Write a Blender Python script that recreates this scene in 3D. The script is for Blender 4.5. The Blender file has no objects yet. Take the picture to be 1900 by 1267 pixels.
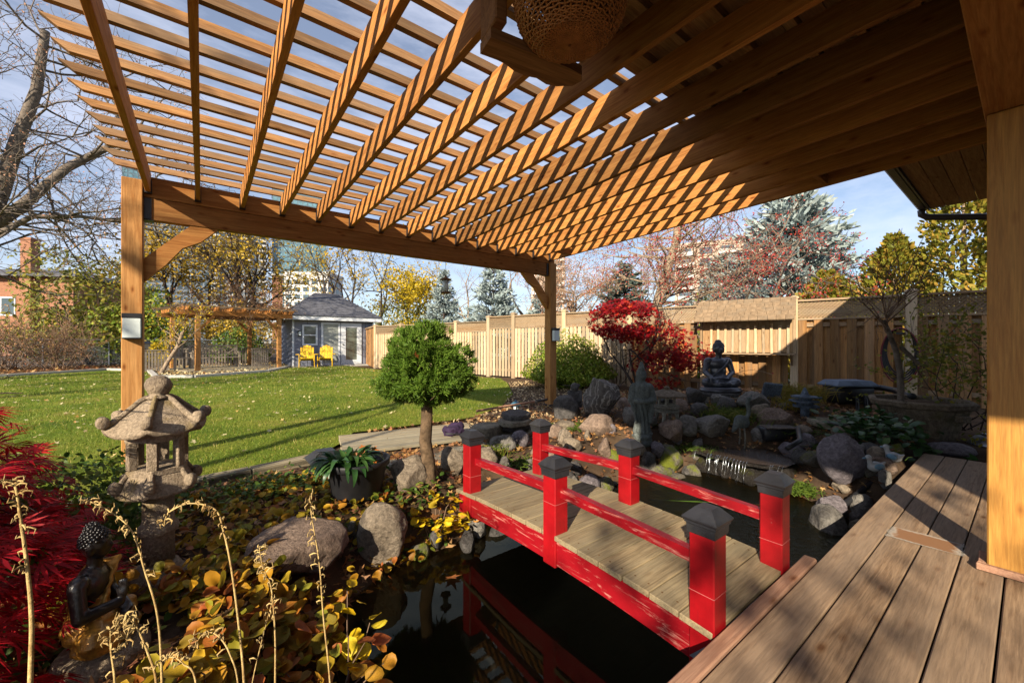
import bpy, bmesh, math, random
import numpy as np
from mathutils import Vector, Matrix, Euler, noise as mnoise

# ------------------------------------------------------------------ camera, sky, sun, exposure
scene = bpy.context.scene
COL = scene.collection
R = math.radians
HEADING = math.atan(575 / 744.5)          # camera looks this far to the right of +Y
cam_d = bpy.data.cameras.new('camera')
cam = bpy.data.objects.new('camera', cam_d); COL.objects.link(cam)
cam.location = (0, 0, 1.10)
cam.rotation_euler = (R(90), 0, -HEADING)
cam_d.sensor_width = 36.0
cam_d.lens = 744.5 / 1900 * 36.0
cam_d.shift_y = 0.0013
cam_d.clip_start = 0.05
cam_d.clip_end = 3000
scene.camera = cam

SUN_TO = Vector((0.868, 0.497, -0.485)).normalized()      # travel direction of the sunlight
SUN_EL = math.asin(-SUN_TO.z)
SUN_AZ = math.atan2(-SUN_TO.x, -SUN_TO.y)                  # compass angle of the sun from +Y towards +X
world = bpy.data.worlds.new('World'); scene.world = world
world.use_nodes = True
wn, wl = world.node_tree.nodes, world.node_tree.links
bg = wn['Background']
sky = wn.new('ShaderNodeTexSky'); sky.sky_type = 'NISHITA'; sky.sun_disc = False
sky.sun_elevation = SUN_EL; sky.sun_rotation = SUN_AZ
sky.altitude = 100; sky.air_density = 1.0; sky.dust_density = 0.3; sky.ozone_density = 2.6
tc = wn.new('ShaderNodeTexCoord'); mp = wn.new('ShaderNodeMapping')
mp.inputs['Scale'].default_value = (1.1, 1.6, 4.5); mp.inputs['Rotation'].default_value = (0, 0, 0.5); mp.inputs['Location'].default_value = (3.1, 1.7, 0.4)
cn = wn.new('ShaderNodeTexNoise'); cn.inputs['Scale'].default_value = 2.1; cn.inputs['Detail'].default_value = 8; cn.inputs['Roughness'].default_value = 0.62
cr = wn.new('ShaderNodeValToRGB'); cr.color_ramp.elements[0].position = 0.40; cr.color_ramp.elements[1].position = 0.80
cr.color_ramp.elements[0].color = (0.17, 0.17, 0.17, 1); cr.color_ramp.elements[1].color = (0.85, 0.85, 0.85, 1)
cm = wn.new('ShaderNodeMixRGB'); cm.inputs['Color2'].default_value = (7.6, 7.9, 9.4, 1)     # thin high cloud
wl.new(tc.outputs['Generated'], mp.inputs['Vector']); wl.new(mp.outputs['Vector'], cn.inputs['Vector'])
wl.new(cn.outputs['Fac'], cr.inputs['Fac']); wl.new(cr.outputs['Color'], cm.inputs['Fac'])
wl.new(sky.outputs['Color'], cm.inputs['Color1']); wl.new(cm.outputs['Color'], bg.inputs['Color'])
bg.inputs['Strength'].default_value = 0.076

sun_d = bpy.data.lights.new('sun', 'SUN'); sun_d.energy = 5.0; sun_d.angle = R(0.55); sun_d.color = (1.0, 0.885, 0.70)
sun = bpy.data.objects.new('sun', sun_d); COL.objects.link(sun)
sun.rotation_euler = SUN_TO.to_track_quat('-Z', 'Y').to_euler()
sun.location = (-10, -6, 8)

scene.view_settings.view_transform = 'Standard'; scene.view_settings.look = 'None'
scene.view_settings.exposure = 0.92; scene.view_settings.gamma = 1.0
scene.view_settings.use_curve_mapping = False
scene.render.engine = 'CYCLES'
scene.cycles.max_bounces = 7; scene.cycles.diffuse_bounces = 1; scene.cycles.glossy_bounces = 4
scene.cycles.transmission_bounces = 5; scene.cycles.transparent_max_bounces = 8
scene.cycles.use_denoising = True
scene.cycles.sample_clamp_indirect = 0.05

# ------------------------------------------------------------------ materials
MATS = {}
def new_mat(name):
    m = bpy.data.materials.new(name); m.use_nodes = True
    nt = m.node_tree; nt.nodes.clear()
    out = nt.nodes.new('ShaderNodeOutputMaterial')
    MATS[name] = m
    return m, nt, out
def ramp(nt, stops):
    n = nt.nodes.new('ShaderNodeValToRGB'); e = n.color_ramp.elements
    while len(e) < len(stops): e.new(0.5)
    for el, (p, c) in zip(e, stops):
        el.position = p; el.color = (*c, 1)
    return n
def principled(nt, out, rough=0.8, spec=0.3, metal=0.0):
    b = nt.nodes.new('ShaderNodeBsdfPrincipled')
    b.inputs['Roughness'].default_value = rough; b.inputs['Specular IOR Level'].default_value = spec
    b.inputs['Metallic'].default_value = metal
    nt.links.new(b.outputs[0], out.inputs[0])
    return b
def coords(nt, scale=(1, 1, 1), rnd=True, space='Object'):
    t = nt.nodes.new('ShaderNodeTexCoord'); mpn = nt.nodes.new('ShaderNodeMapping')
    mpn.inputs['Scale'].default_value = scale
    nt.links.new(t.outputs[space], mpn.inputs['Vector'])
    if rnd:
        oi = nt.nodes.new('ShaderNodeObjectInfo'); mu = nt.nodes.new('ShaderNodeMath'); mu.operation = 'MULTIPLY'; mu.inputs[1].default_value = 37.0
        nt.links.new(oi.outputs['Random'], mu.inputs[0])
        cb = nt.nodes.new('ShaderNodeCombineXYZ')
        for i in range(3): nt.links.new(mu.outputs[0], cb.inputs[i])
        nt.links.new(cb.outputs[0], mpn.inputs['Location'])
    return mpn.outputs[0]
def noise(nt, vec, scale, detail=4, rough=0.6, dist=0.0):
    n = nt.nodes.new('ShaderNodeTexNoise')
    n.inputs['Scale'].default_value = scale; n.inputs['Detail'].default_value = detail
    n.inputs['Roughness'].default_value = rough; n.inputs['Distortion'].default_value = dist
    nt.links.new(vec, n.inputs['Vector'])
    return n.outputs['Fac']
def mix(nt, a, b, fac, mode='MIX'):
    n = nt.nodes.new('ShaderNodeMixRGB'); n.blend_type = mode
    for s, v in ((n.inputs['Fac'], fac), (n.inputs['Color1'], a), (n.inputs['Color2'], b)):
        if hasattr(v, 'links') or hasattr(v, 'node'): nt.links.new(v, s)
        else: s.default_value = v if isinstance(v, (int, float)) else (*v, 1)
    return n.outputs[0]
def bump(nt, h, bsdf, strength=0.3, dist=0.01):
    b = nt.nodes.new('ShaderNodeBump'); b.inputs['Strength'].default_value = strength; b.inputs['Distance'].default_value = dist
    nt.links.new(h, b.inputs['Height']); nt.links.new(b.outputs[0], bsdf.inputs['Normal'])

def wood_mat(name, light, dark, axis='X', rough=0.75, knots=True, weather=None, tone=0.35, spec=0.2, grain=1.0):
    """sawn softwood: grain along one local axis, knots, board-to-board tone, optional grey weathering"""
    m, nt, out = new_mat(name)
    sc = {'X': (1.6, 26, 26), 'Y': (26, 1.6, 26), 'Z': (26, 26, 1.6)}[axis]
    v = coords(nt, sc)
    g = noise(nt, v, 1.0, 6, 0.65, 1.2)
    g2 = noise(nt, v, 4.5, 4, 0.6, 0.3)
    r1 = ramp(nt, [(0.30, dark), (0.46, tuple(0.5 * (a + b) for a, b in zip(light, dark))), (0.62, light)])
    nt.links.new(g, r1.inputs[0])
    c = mix(nt, r1.outputs[0], dark, 0.0)
    r2 = ramp(nt, [(0.35, (0.72,) * 3), (0.6, (1.06,) * 3)]); nt.links.new(g2, r2.inputs[0])
    c = mix(nt, c, r2.outputs[0], 0.75 * grain, 'MULTIPLY')
    if knots:
        kv = coords(nt, {'X': (4.5, 11, 11), 'Y': (11, 4.5, 11), 'Z': (11, 11, 4.5)}[axis])
        vo = nt.nodes.new('ShaderNodeTexVoronoi'); vo.inputs['Scale'].default_value = 1.0
        nt.links.new(kv, vo.inputs['Vector'])
        kr = ramp(nt, [(0.0, (0.28, 0.18, 0.12)), (0.07, (0.42, 0.28, 0.18)), (0.13, (0.80, 0.70, 0.60)), (0.22, (1, 1, 1))])
        nt.links.new(vo.outputs['Distance'], kr.inputs[0])
        c = mix(nt, c, kr.outputs[0], 0.9, 'MULTIPLY')
    if weather:
        wv = coords(nt, tuple(0.12 * s for s in sc)); w = noise(nt, wv, 1.5, 5, 0.6)
        wr = ramp(nt, [(0.38, (0, 0, 0)), (0.66, (1, 1, 1))]); nt.links.new(w, wr.inputs[0])
        c = mix(nt, c, weather, wr.outputs[0])
        c = mix(nt, c, r2.outputs[0], 0.6, 'MULTIPLY')
    oi = nt.nodes.new('ShaderNodeObjectInfo')
    tr = ramp(nt, [(0.0, (1 - tone,) * 3), (0.5, (1, 1 - 0.12 * tone, 1 - 0.25 * tone)), (1.0, (1 + 0.35 * tone, 1 + 0.2 * tone, 1 + 0.05 * tone))])
    nt.links.new(oi.outputs['Random'], tr.inputs[0])
    c = mix(nt, c, tr.outputs[0], 1.0, 'MULTIPLY')
    b = principled(nt, out, rough, spec)
    nt.links.new(c, b.inputs['Base Color'])
    bump(nt, g2, b, 0.35, 0.004)
    return m

def plain_mat(name, col, rough=0.6, spec=0.4, metal=0.0, var=0.25, scale=6.0, bmp=0.15, space='Object', dirt=None):
    m, nt, out = new_mat(name)
    v = coords(nt, (1, 1, 1), True, space)
    n = noise(nt, v, scale, 6, 0.65)
    r = ramp(nt, [(0.3, tuple(c * (1 - var) for c in col)), (0.7, tuple(min(1, c * (1 + var)) for c in col))])
    nt.links.new(n, r.inputs[0]); c = r.outputs[0]
    if dirt:
        d = noise(nt, v, scale * 0.35, 6, 0.7); dr = ramp(nt, [(0.48, (0, 0, 0)), (0.66, (1, 1, 1))]); nt.links.new(d, dr.inputs[0])
        c = mix(nt, c, dirt, dr.outputs[0])
    b = principled(nt, out, rough, spec, metal)
    nt.links.new(c, b.inputs['Base Color'])
    if bmp: bump(nt, noise(nt, v, scale * 4, 5, 0.7), b, bmp, 0.01)
    return m

def stone_mat(name, col, col2, moss=None, scale=5.0, vein=None, rough=0.85, bmp=0.6, moss_lo=0.56):
    m, nt, out = new_mat(name)
    v = coords(nt)
    n = noise(nt, v, scale, 8, 0.7, 0.4); n2 = noise(nt, v, scale * 9, 5, 0.75)
    r = ramp(nt, [(0.28, col2), (0.5, tuple(0.5 * (a + b) for a, b in zip(col, col2))), (0.68, col)]); nt.links.new(n, r.inputs[0])
    sp = ramp(nt, [(0.36, (0.42,) * 3), (0.64, (1.25,) * 3)]); nt.links.new(n2, sp.inputs[0])
    c = mix(nt, r.outputs[0], sp.outputs[0], 0.8, 'MULTIPLY')
    if vein:
        wv = nt.nodes.new('ShaderNodeTexWave'); wv.inputs['Scale'].default_value = 3.6; wv.inputs['Distortion'].default_value = 16; wv.inputs['Detail'].default_value = 4; wv.inputs['Detail Scale'].default_value = 1.6
        nt.links.new(v, wv.inputs['Vector'])
        vr = ramp(nt, [(0.72, (0, 0, 0)), (1.0, (0.75, 0.75, 0.75))]); nt.links.new(wv.outputs['Fac'], vr.inputs[0])
        c = mix(nt, c, vein, vr.outputs[0])
    if moss:
        mo = noise(nt, v, scale * 0.55, 5, 0.65); mr = ramp(nt, [(moss_lo, (0, 0, 0)), (moss_lo + 0.1, (1, 1, 1))]); nt.links.new(mo, mr.inputs[0])
        c = mix(nt, c, moss, mr.outputs[0])
    b = principled(nt, out, rough, 0.25)
    nt.links.new(c, b.inputs['Base Color'])
    ad = nt.nodes.new('ShaderNodeMath'); ad.operation = 'ADD'; nt.links.new(n, ad.inputs[0]); nt.links.new(n2, ad.inputs[1])
    bump(nt, ad.outputs[0], b, min(1.0, bmp * 1.5), 0.035)
    return m

def leaf_mat(name, stops, transl=0.35, rough=0.55, spec=0.25, scale=14):
    """leaves: each leaf (mesh island and object) takes its own colour from the ramp"""
    m, nt, out = new_mat(name)
    ge = nt.nodes.new('ShaderNodeNewGeometry'); oi = nt.nodes.new('ShaderNodeObjectInfo')
    ad = nt.nodes.new('ShaderNodeMath'); ad.operation = 'ADD'; nt.links.new(ge.outputs['Random Per Island'], ad.inputs[0]); nt.links.new(oi.outputs['Random'], ad.inputs[1])
    fr = nt.nodes.new('ShaderNodeMath'); fr.operation = 'FRACT'; nt.links.new(ad.outputs[0], fr.inputs[0])
    r = ramp(nt, stops); nt.links.new(fr.outputs[0], r.inputs[0])
    v = coords(nt, rnd=False)
    n = noise(nt, v, scale, 4, 0.6); nr = ramp(nt, [(0.3, (0.65,) * 3), (0.65, (1.15,) * 3)]); nt.links.new(n, nr.inputs[0])
    c = mix(nt, r.outputs[0], nr.outputs[0], 0.8, 'MULTIPLY')
    b = nt.nodes.new('ShaderNodeBsdfPrincipled'); b.inputs['Roughness'].default_value = rough; b.inputs['Specular IOR Level'].default_value = spec
    t = nt.nodes.new('ShaderNodeBsdfTranslucent'); ms = nt.nodes.new('ShaderNodeMixShader'); ms.inputs[0].default_value = transl
    nt.links.new(c, b.inputs['Base Color']); nt.links.new(c, t.inputs['Color'])
    nt.links.new(b.outputs[0], ms.inputs[1]); nt.links.new(t.outputs[0], ms.inputs[2]); nt.links.new(ms.outputs[0], out.inputs[0])
    return m

def M(n): return MATS[n]

wood_mat('cedar_x', (0.54, 0.255, 0.075), (0.33, 0.125, 0.030), 'X', tone=0.5)
wood_mat('cedar_y', (0.54, 0.255, 0.075), (0.33, 0.125, 0.030), 'Y', tone=0.5)
wood_mat('cedar_z', (0.54, 0.275, 0.095), (0.36, 0.155, 0.042), 'Z', tone=0.15)
wood_mat('honey_post', (0.56, 0.28, 0.06), (0.38, 0.16, 0.028), 'Z', tone=0.1, rough=0.5, spec=0.4)
wood_mat('slat_wood', (0.50, 0.265, 0.10), (0.30, 0.13, 0.045), 'X', weather=(0.31, 0.21, 0.125), tone=0.45)
wood_mat('soffit_wood', (0.50, 0.30, 0.13), (0.30, 0.14, 0.05), 'X')
wood_mat('deck_wood', (0.37, 0.25, 0.155), (0.19, 0.115, 0.065), 'X', weather=(0.30, 0.22, 0.155), tone=0.3, rough=0.65, grain=0.8)
wood_mat('trim_wood', (0.46, 0.26, 0.17), (0.32, 0.16, 0.10), 'X', tone=0.1)
wood_mat('bridge_plank', (0.36, 0.275, 0.16), (0.21, 0.145, 0.078), 'X', weather=(0.29, 0.235, 0.145), tone=0.2, rough=0.7)
wood_mat('grey_plank', (0.38, 0.32, 0.21), (0.20, 0.155, 0.095), 'X', weather=(0.34, 0.30, 0.21), tone=0.25)
wood_mat('fence_wood', (0.66, 0.49, 0.31), (0.50, 0.33, 0.18), 'Z', weather=(0.56, 0.45, 0.31), tone=0.4)
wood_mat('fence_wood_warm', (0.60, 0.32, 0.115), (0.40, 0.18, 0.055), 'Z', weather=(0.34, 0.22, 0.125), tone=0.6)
wood_mat('fence_rail', (0.52, 0.35, 0.20), (0.36, 0.21, 0.10), 'Y', weather=(0.42, 0.33, 0.23), tone=0.3)
wood_mat('old_wood', (0.37, 0.25, 0.14), (0.22, 0.13, 0.07), 'X', weather=(0.32, 0.25, 0.17), tone=0.35)
wood_mat('old_wood_z', (0.40, 0.26, 0.13), (0.24, 0.13, 0.06), 'Z', weather=(0.33, 0.25, 0.16), tone=0.35)
wood_mat('bench_wood', (0.42, 0.36, 0.29), (0.27, 0.22, 0.17), 'X', tone=0.2)
wood_mat('dark_cedar', (0.30, 0.15, 0.06), (0.17, 0.075, 0.028), 'X', tone=0.1)
wood_mat('dark_wood', (0.20, 0.11, 0.05), (0.10, 0.05, 0.02), 'X', tone=0.2)
plain_mat('black_metal', (0.016, 0.016, 0.018), 0.45, 0.5)
plain_mat('cap_plastic', (0.020, 0.020, 0.024), 0.42, 0.45, var=0.35, scale=9, bmp=0.25, dirt=(0.035, 0.034, 0.034))
plain_mat('galvanised', (0.35, 0.38, 0.42), 0.4, 0.5, 0.7)
plain_mat('white_paint', (0.78, 0.79, 0.80), 0.5, 0.4, var=0.05)
plain_mat('frosted_glass', (0.72, 0.78, 0.75), 0.3, 0.5, var=0.08)
plain_mat('yellow_paint', (0.80, 0.46, 0.015), 0.45, 0.4, var=0.15)
plain_mat('siding_grey', (0.20, 0.215, 0.27), 0.7, 0.25, var=0.1, scale=2)
plain_mat('soil', (0.075, 0.048, 0.030), 0.95, 0.1, var=0.5, scale=5, bmp=0.8, dirt=(0.13, 0.082, 0.045))
plain_mat('concrete', (0.46, 0.43, 0.38), 0.9, 0.2, var=0.2, scale=4, bmp=0.4)
plain_mat('bark_grey', (0.16, 0.13, 0.105), 0.95, 0.1, var=0.5, scale=10, bmp=1.0)
plain_mat('bark_dark', (0.065, 0.048, 0.040), 0.95, 0.1, var=0.5, scale=10, bmp=1.0)
plain_mat('bark_tan', (0.30, 0.22, 0.15), 0.95, 0.1, var=0.45, scale=10, bmp=1.0)
plain_mat('bark_topiary', (0.13, 0.085, 0.05), 0.95, 0.1, var=0.7, scale=16, bmp=1.0, dirt=(0.08, 0.055, 0.035))
plain_mat('twig_brown', (0.20, 0.13, 0.085), 0.9, 0.1, var=0.4, bmp=0)
plain_mat('dry_straw', (0.56, 0.39, 0.16), 0.8, 0.15, var=0.45, scale=40, bmp=0.6, dirt=(0.34, 0.20, 0.07))
plain_mat('pot_plastic', (0.012, 0.012, 0.014), 0.55, 0.3, var=0.5, scale=3, bmp=0.1, dirt=(0.025, 0.024, 0.023))
plain_mat('bronze_black', (0.060, 0.064, 0.082), 0.30, 0.8, 0.3, var=0.5, scale=12, bmp=0.15, dirt=(0.08, 0.078, 0.085))
plain_mat('ebony', (0.012, 0.010, 0.010), 0.28, 0.5, var=0.4, scale=12)
plain_mat('gold_robe', (0.42, 0.20, 0.03), 0.35, 0.5, 0.35, var=0.5, scale=20, dirt=(0.16, 0.07, 0.012))
plain_mat('rubber_hose', (0.014, 0.014, 0.016), 0.45, 0.5)
plain_mat('hose_red', (0.16, 0.014, 0.022), 0.4, 0.5)
plain_mat('filter_lid', (0.12, 0.15, 0.20), 0.75, 0.25, var=0.3, scale=4, bmp=0.4)
plain_mat('shingle', (0.115, 0.115, 0.130), 0.95, 0.1, var=0.35, scale=5, bmp=0.5)
plain_mat('cedar_shake', (0.24, 0.165, 0.10), 0.9, 0.1, var=0.4, scale=9, bmp=0.8, dirt=(0.20, 0.15, 0.10))
plain_mat('gutter_brown', (0.055, 0.042, 0.040), 0.4, 0.5, var=0.15)
plain_mat('door_glass', (0.10, 0.12, 0.10), 0.08, 0.8, var=0.6, scale=1.5, bmp=0)
plain_mat('curtain', (0.38, 0.40, 0.36), 0.8, 0.2, var=0.2, bmp=0)
plain_mat('wicker', (0.36, 0.155, 0.045), 0.6, 0.3, var=0.4, scale=30, bmp=0.2)
plain_mat('ceramic_white', (0.38, 0.38, 0.37), 0.25, 0.5, var=0.1)
plain_mat('ceramic_blue', (0.13, 0.24, 0.32), 0.25, 0.5, var=0.3)
plain_mat('lamp_blue', (0.045, 0.14, 0.21), 0.35, 0.5)
plain_mat('purple_cloth', (0.032, 0.016, 0.045), 0.8, 0.3, var=0.6, scale=14, bmp=0.7)
plain_mat('koi_orange', (0.75, 0.26, 0.02), 0.4, 0.4, var=0.5, scale=9, dirt=(0.8, 0.7, 0.6))
plain_mat('rope_white', (0.7, 0.68, 0.62), 0.8, 0.2)
stone_mat('lantern_stone', (0.52, 0.40, 0.275), (0.29, 0.215, 0.145), (0.28, 0.205, 0.10), 8, bmp=0.45)
stone_mat('statue_stone', (0.215, 0.24, 0.225), (0.10, 0.115, 0.11), None, 9, bmp=0.5)
stone_mat('pale_stone', (0.46, 0.43, 0.36), (0.26, 0.235, 0.185), (0.16, 0.15, 0.08), 7)
stone_mat('rock_grey', (0.31, 0.285, 0.25), (0.12, 0.105, 0.092), None, 4)
stone_mat('rock_dark', (0.16, 0.145, 0.135), (0.055, 0.05, 0.046), None, 4)
stone_mat('rock_tan', (0.40, 0.32, 0.235), (0.17, 0.13, 0.09), None, 4)
stone_mat('rock_pink', (0.36, 0.255, 0.19), (0.17, 0.115, 0.085), None, 4)
stone_mat('rock_moss', (0.25, 0.22, 0.17), (0.10, 0.085, 0.065), (0.17, 0.19, 0.02), 6, moss_lo=0.50)
stone_mat('wet_rock', (0.05, 0.042, 0.036), (0.016, 0.014, 0.013), (0.05, 0.05, 0.012), 6, rough=0.25)
stone_mat('rock_vein', (0.22, 0.19, 0.165), (0.08, 0.068, 0.06), None, 3, vein=(0.42, 0.38, 0.33))
stone_mat('rock_mauve', (0.30, 0.26, 0.275), (0.14, 0.115, 0.125), None, 4)
stone_mat('slate_blue', (0.20, 0.25, 0.32), (0.09, 0.11, 0.14), None, 5)
stone_mat('flagstone', (0.37, 0.32, 0.235), (0.20, 0.165, 0.115), (0.14, 0.135, 0.04), 3)
stone_mat('terracotta_old', (0.30, 0.235, 0.165), (0.14, 0.105, 0.07), (0.11, 0.10, 0.045), 3)

def lawn_material():
    m, nt, out = new_mat('lawn_turf')
    v = coords(nt, rnd=False)
    a = noise(nt, v, 0.9, 4, 0.6); b_ = noise(nt, v, 26, 5, 0.75)
    r = ramp(nt, [(0.32, (0.08, 0.13, 0.012)), (0.46, (0.14, 0.195, 0.018)), (0.60, (0.22, 0.235, 0.032)), (0.74, (0.33, 0.26, 0.07))]); nt.links.new(a, r.inputs[0])
    s = ramp(nt, [(0.3, (0.55,) * 3), (0.7, (1.25,) * 3)]); nt.links.new(b_, s.inputs[0])
    c = mix(nt, r.outputs[0], s.outputs[0], 1.0, 'MULTIPLY')
    p = principled(nt, out, 0.95, 0.1); nt.links.new(c, p.inputs['Base Color'])
    bump(nt, b_, p, 1.0, 0.03)
lawn_material()
def water_material():
    m, nt, out = new_mat('pond_water')
    v = coords(nt, rnd=False)
    gl = nt.nodes.new('ShaderNodeBsdfGlass'); gl.inputs['IOR'].default_value = 1.45; gl.inputs['Roughness'].default_value = 0.0
    gl.inputs['Color'].default_value = (0.62, 0.60, 0.44, 1)
    # the falls stir the far pool: ripples strong there, the near pool lies still
    n = noise(nt, v, 26, 3, 0.6); n2 = noise(nt, v, 3.2, 2, 0.5)
    sx = nt.nodes.new('ShaderNodeSeparateXYZ'); nt.links.new(v, sx.inputs[0])
    mr = nt.nodes.new('ShaderNodeMapRange'); mr.inputs['From Min'].default_value = 2.2; mr.inputs['From Max'].default_value = 3.5
    mr.inputs['To Min'].default_value = 0.004; mr.inputs['To Max'].default_value = 1.0
    nt.links.new(sx.outputs['X'], mr.inputs['Value'])
    ad = nt.nodes.new('ShaderNodeMath'); ad.operation = 'ADD'; nt.links.new(n, ad.inputs[0]); nt.links.new(n2, ad.inputs[1])
    b = nt.nodes.new('ShaderNodeBump'); b.inputs['Distance'].default_value = 0.02
    nt.links.new(mr.outputs[0], b.inputs['Strength']); nt.links.new(ad.outputs[0], b.inputs['Height'])
    nt.links.new(b.outputs[0], gl.inputs['Normal'])
    tr = nt.nodes.new('ShaderNodeBsdfTransparent'); tr.inputs['Color'].default_value = (0.5, 0.48, 0.34, 1)
    nt.links.new(gl.outputs[0], out.inputs[0])
water_material()
def red_paint():
    m, nt, out = new_mat('red_paint')
    v = coords(nt); n = noise(nt, v, 4, 5, 0.65)
    r = ramp(nt, [(0.3, (0.20, 0.003, 0.007)), (0.7, (0.33, 0.006, 0.012))]); nt.links.new(n, r.inputs[0])
    sv = coords(nt, (30, 3.5, 30)); w = noise(nt, sv, 1.6, 6, 0.7, 0.6)
    wr = ramp(nt, [(0.56, (0, 0, 0)), (0.66, (0.9, 0.9, 0.9))]); nt.links.new(w, wr.inputs[0])
    c = mix(nt, r.outputs[0], (0.52, 0.20, 0.16), wr.outputs[0])
    b = principled(nt, out, 0.42, 0.4); nt.links.new(c, b.inputs['Base Color']); bump(nt, w, b, 0.25, 0.004)
red_paint()
def red_post_paint():
    m, nt, out = new_mat('red_vinyl')
    v = coords(nt); n = noise(nt, v, 3, 4, 0.6)
    r = ramp(nt, [(0.3, (0.27, 0.003, 0.006)), (0.7, (0.36, 0.006, 0.010))]); nt.links.new(n, r.inputs[0])
    s = noise(nt, v, 42, 4, 0.7); sr = ramp(nt, [(0.70, (0, 0, 0)), (0.76, (1, 1, 1))]); nt.links.new(s, sr.inputs[0])
    c = mix(nt, r.outputs[0], (0.60, 0.25, 0.22), sr.outputs[0])
    st = noise(nt, coords(nt, (34, 34, 2.2)), 1.5, 5, 0.65, 0.4); tr_ = ramp(nt, [(0.60, (0, 0, 0)), (0.74, (0.55, 0.55, 0.55))]); nt.links.new(st, tr_.inputs[0])
    c = mix(nt, c, (0.16, 0.004, 0.006), tr_.outputs[0])
    hz = noise(nt, coords(nt, (5, 5, 5)), 1.0, 6, 0.7); hr = ramp(nt, [(0.35, (0.72,) * 3), (0.65, (1.1,) * 3)]); nt.links.new(hz, hr.inputs[0]); c = mix(nt, c, hr.outputs[0], 1.0, 'MULTIPLY')
    b = principled(nt, out, 0.42, 0.4); nt.links.new(c, b.inputs['Base Color']); bump(nt, st, b, 0.2, 0.003)
red_post_paint()
leaf_mat('leaf_yellow', [(0.0, (0.48, 0.22, 0.015)), (0.35, (0.56, 0.32, 0.02)), (0.7, (0.40, 0.30, 0.025)), (1.0, (0.24, 0.26, 0.03))], 0.35)
leaf_mat('leaf_gold', [(0.0, (0.80, 0.50, 0.012)), (0.5, (0.86, 0.58, 0.02)), (0.85, (0.70, 0.52, 0.03)), (1.0, (0.60, 0.24, 0.05))], 0.35)
leaf_mat('leaf_mixed', [(0.0, (0.20, 0.17, 0.02)), (0.25, (0.40, 0.22, 0.02)), (0.5, (0.46, 0.20, 0.02)), (0.72, (0.38, 0.12, 0.02)), (0.88, (0.42, 0.11, 0.03)), (1.0, (0.16, 0.17, 0.03))], 0.35)
leaf_mat('leaf_litter', [(0.0, (0.14, 0.07, 0.04)), (0.3, (0.32, 0.15, 0.06)), (0.6, (0.42, 0.19, 0.06)), (0.85, (0.48, 0.31, 0.12)), (1.0, (0.34, 0.11, 0.07))], 0.2)
leaf_mat('leaf_lawn', [(0.0, (0.55, 0.46, 0.24)), (0.5, (0.62, 0.52, 0.30)), (0.85, (0.55, 0.36, 0.12)), (1.0, (0.52, 0.19, 0.05))], 0.15)
leaf_mat('leaf_orange', [(0.0, (0.60, 0.17, 0.03)), (0.6, (0.55, 0.20, 0.06)), (1.0, (0.46, 0.22, 0.12))], 0.25)
leaf_mat('leaf_red', [(0.0, (0.14, 0.003, 0.008)), (0.45, (0.28, 0.004, 0.009)), (0.8, (0.40, 0.008, 0.010)), (1.0, (0.52, 0.06, 0.012))], 0.35)
leaf_mat('leaf_lace_red', [(0.0, (0.20, 0.003, 0.008)), (0.5, (0.46, 0.006, 0.014)), (1.0, (0.66, 0.016, 0.025))], 0.4)
leaf_mat('leaf_green', [(0.0, (0.035, 0.08, 0.012)), (0.6, (0.085, 0.145, 0.020)), (1.0, (0.19, 0.22, 0.03))], 0.25)
leaf_mat('leaf_box', [(0.0, (0.10, 0.16, 0.012)), (0.6, (0.21, 0.28, 0.022)), (1.0, (0.40, 0.40, 0.06))], 0.25)
leaf_mat('leaf_hosta', [(0.0, (0.022, 0.070, 0.018)), (1.0, (0.06, 0.13, 0.03))], 0.2, 0.4, 0.4)
leaf_mat('leaf_topiary', [(0.0, (0.075, 0.15, 0.014)), (0.6, (0.12, 0.215, 0.022)), (1.0, (0.20, 0.29, 0.04))], 0.3)
leaf_mat('leaf_autumn_tree', [(0.0, (0.30, 0.20, 0.03)), (0.4, (0.48, 0.31, 0.03)), (0.75, (0.60, 0.38, 0.03)), (1.0, (0.22, 0.20, 0.03))], 0.35)
leaf_mat('leaf_bright_yellow', [(0.0, (0.55, 0.38, 0.02)), (0.6, (0.75, 0.50, 0.02)), (1.0, (0.40, 0.34, 0.03))], 0.35)
leaf_mat('leaf_olive', [(0.0, (0.10, 0.12, 0.02)), (0.5, (0.20, 0.20, 0.03)), (1.0, (0.34, 0.27, 0.03))], 0.3)
leaf_mat('leaf_thuja', [(0.0, (0.14, 0.15, 0.02)), (0.5, (0.28, 0.27, 0.03)), (1.0, (0.45, 0.26, 0.045))], 0.3)
leaf_mat('needle_blue', [(0.0, (0.26, 0.33, 0.32)), (0.5, (0.38, 0.46, 0.44)), (1.0, (0.52, 0.58, 0.55))], 0.25)
leaf_mat('needle_dark', [(0.0, (0.045, 0.065, 0.05)), (1.0, (0.10, 0.13, 0.11))], 0.1)
leaf_mat('berry_red', [(0.0, (0.28, 0.015, 0.025)), (1.0, (0.42, 0.06, 0.03))], 0.1)
leaf_mat('bud_rust', [(0.0, (0.36, 0.17, 0.11)), (1.0, (0.48, 0.27, 0.15))], 0.1)
leaf_mat('grass_blade', [(0.0, (0.09, 0.145, 0.012)), (0.5, (0.165, 0.225, 0.02)), (0.85, (0.28, 0.28, 0.04)), (1.0, (0.48, 0.38, 0.12))], 0.3)
leaf_mat('grass_gold', [(0.0, (0.42, 0.27, 0.03)), (1.0, (0.30, 0.28, 0.04))], 0.3)
leaf_mat('straw_litter', [(0.0, (0.44, 0.33, 0.17)), (0.6, (0.55, 0.40, 0.22)), (1.0, (0.34, 0.20, 0.10))], 0.1)
leaf_mat('moss_green', [(0.0, (0.05, 0.10, 0.012)), (1.0, (0.14, 0.20, 0.02))], 0.2)
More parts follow.
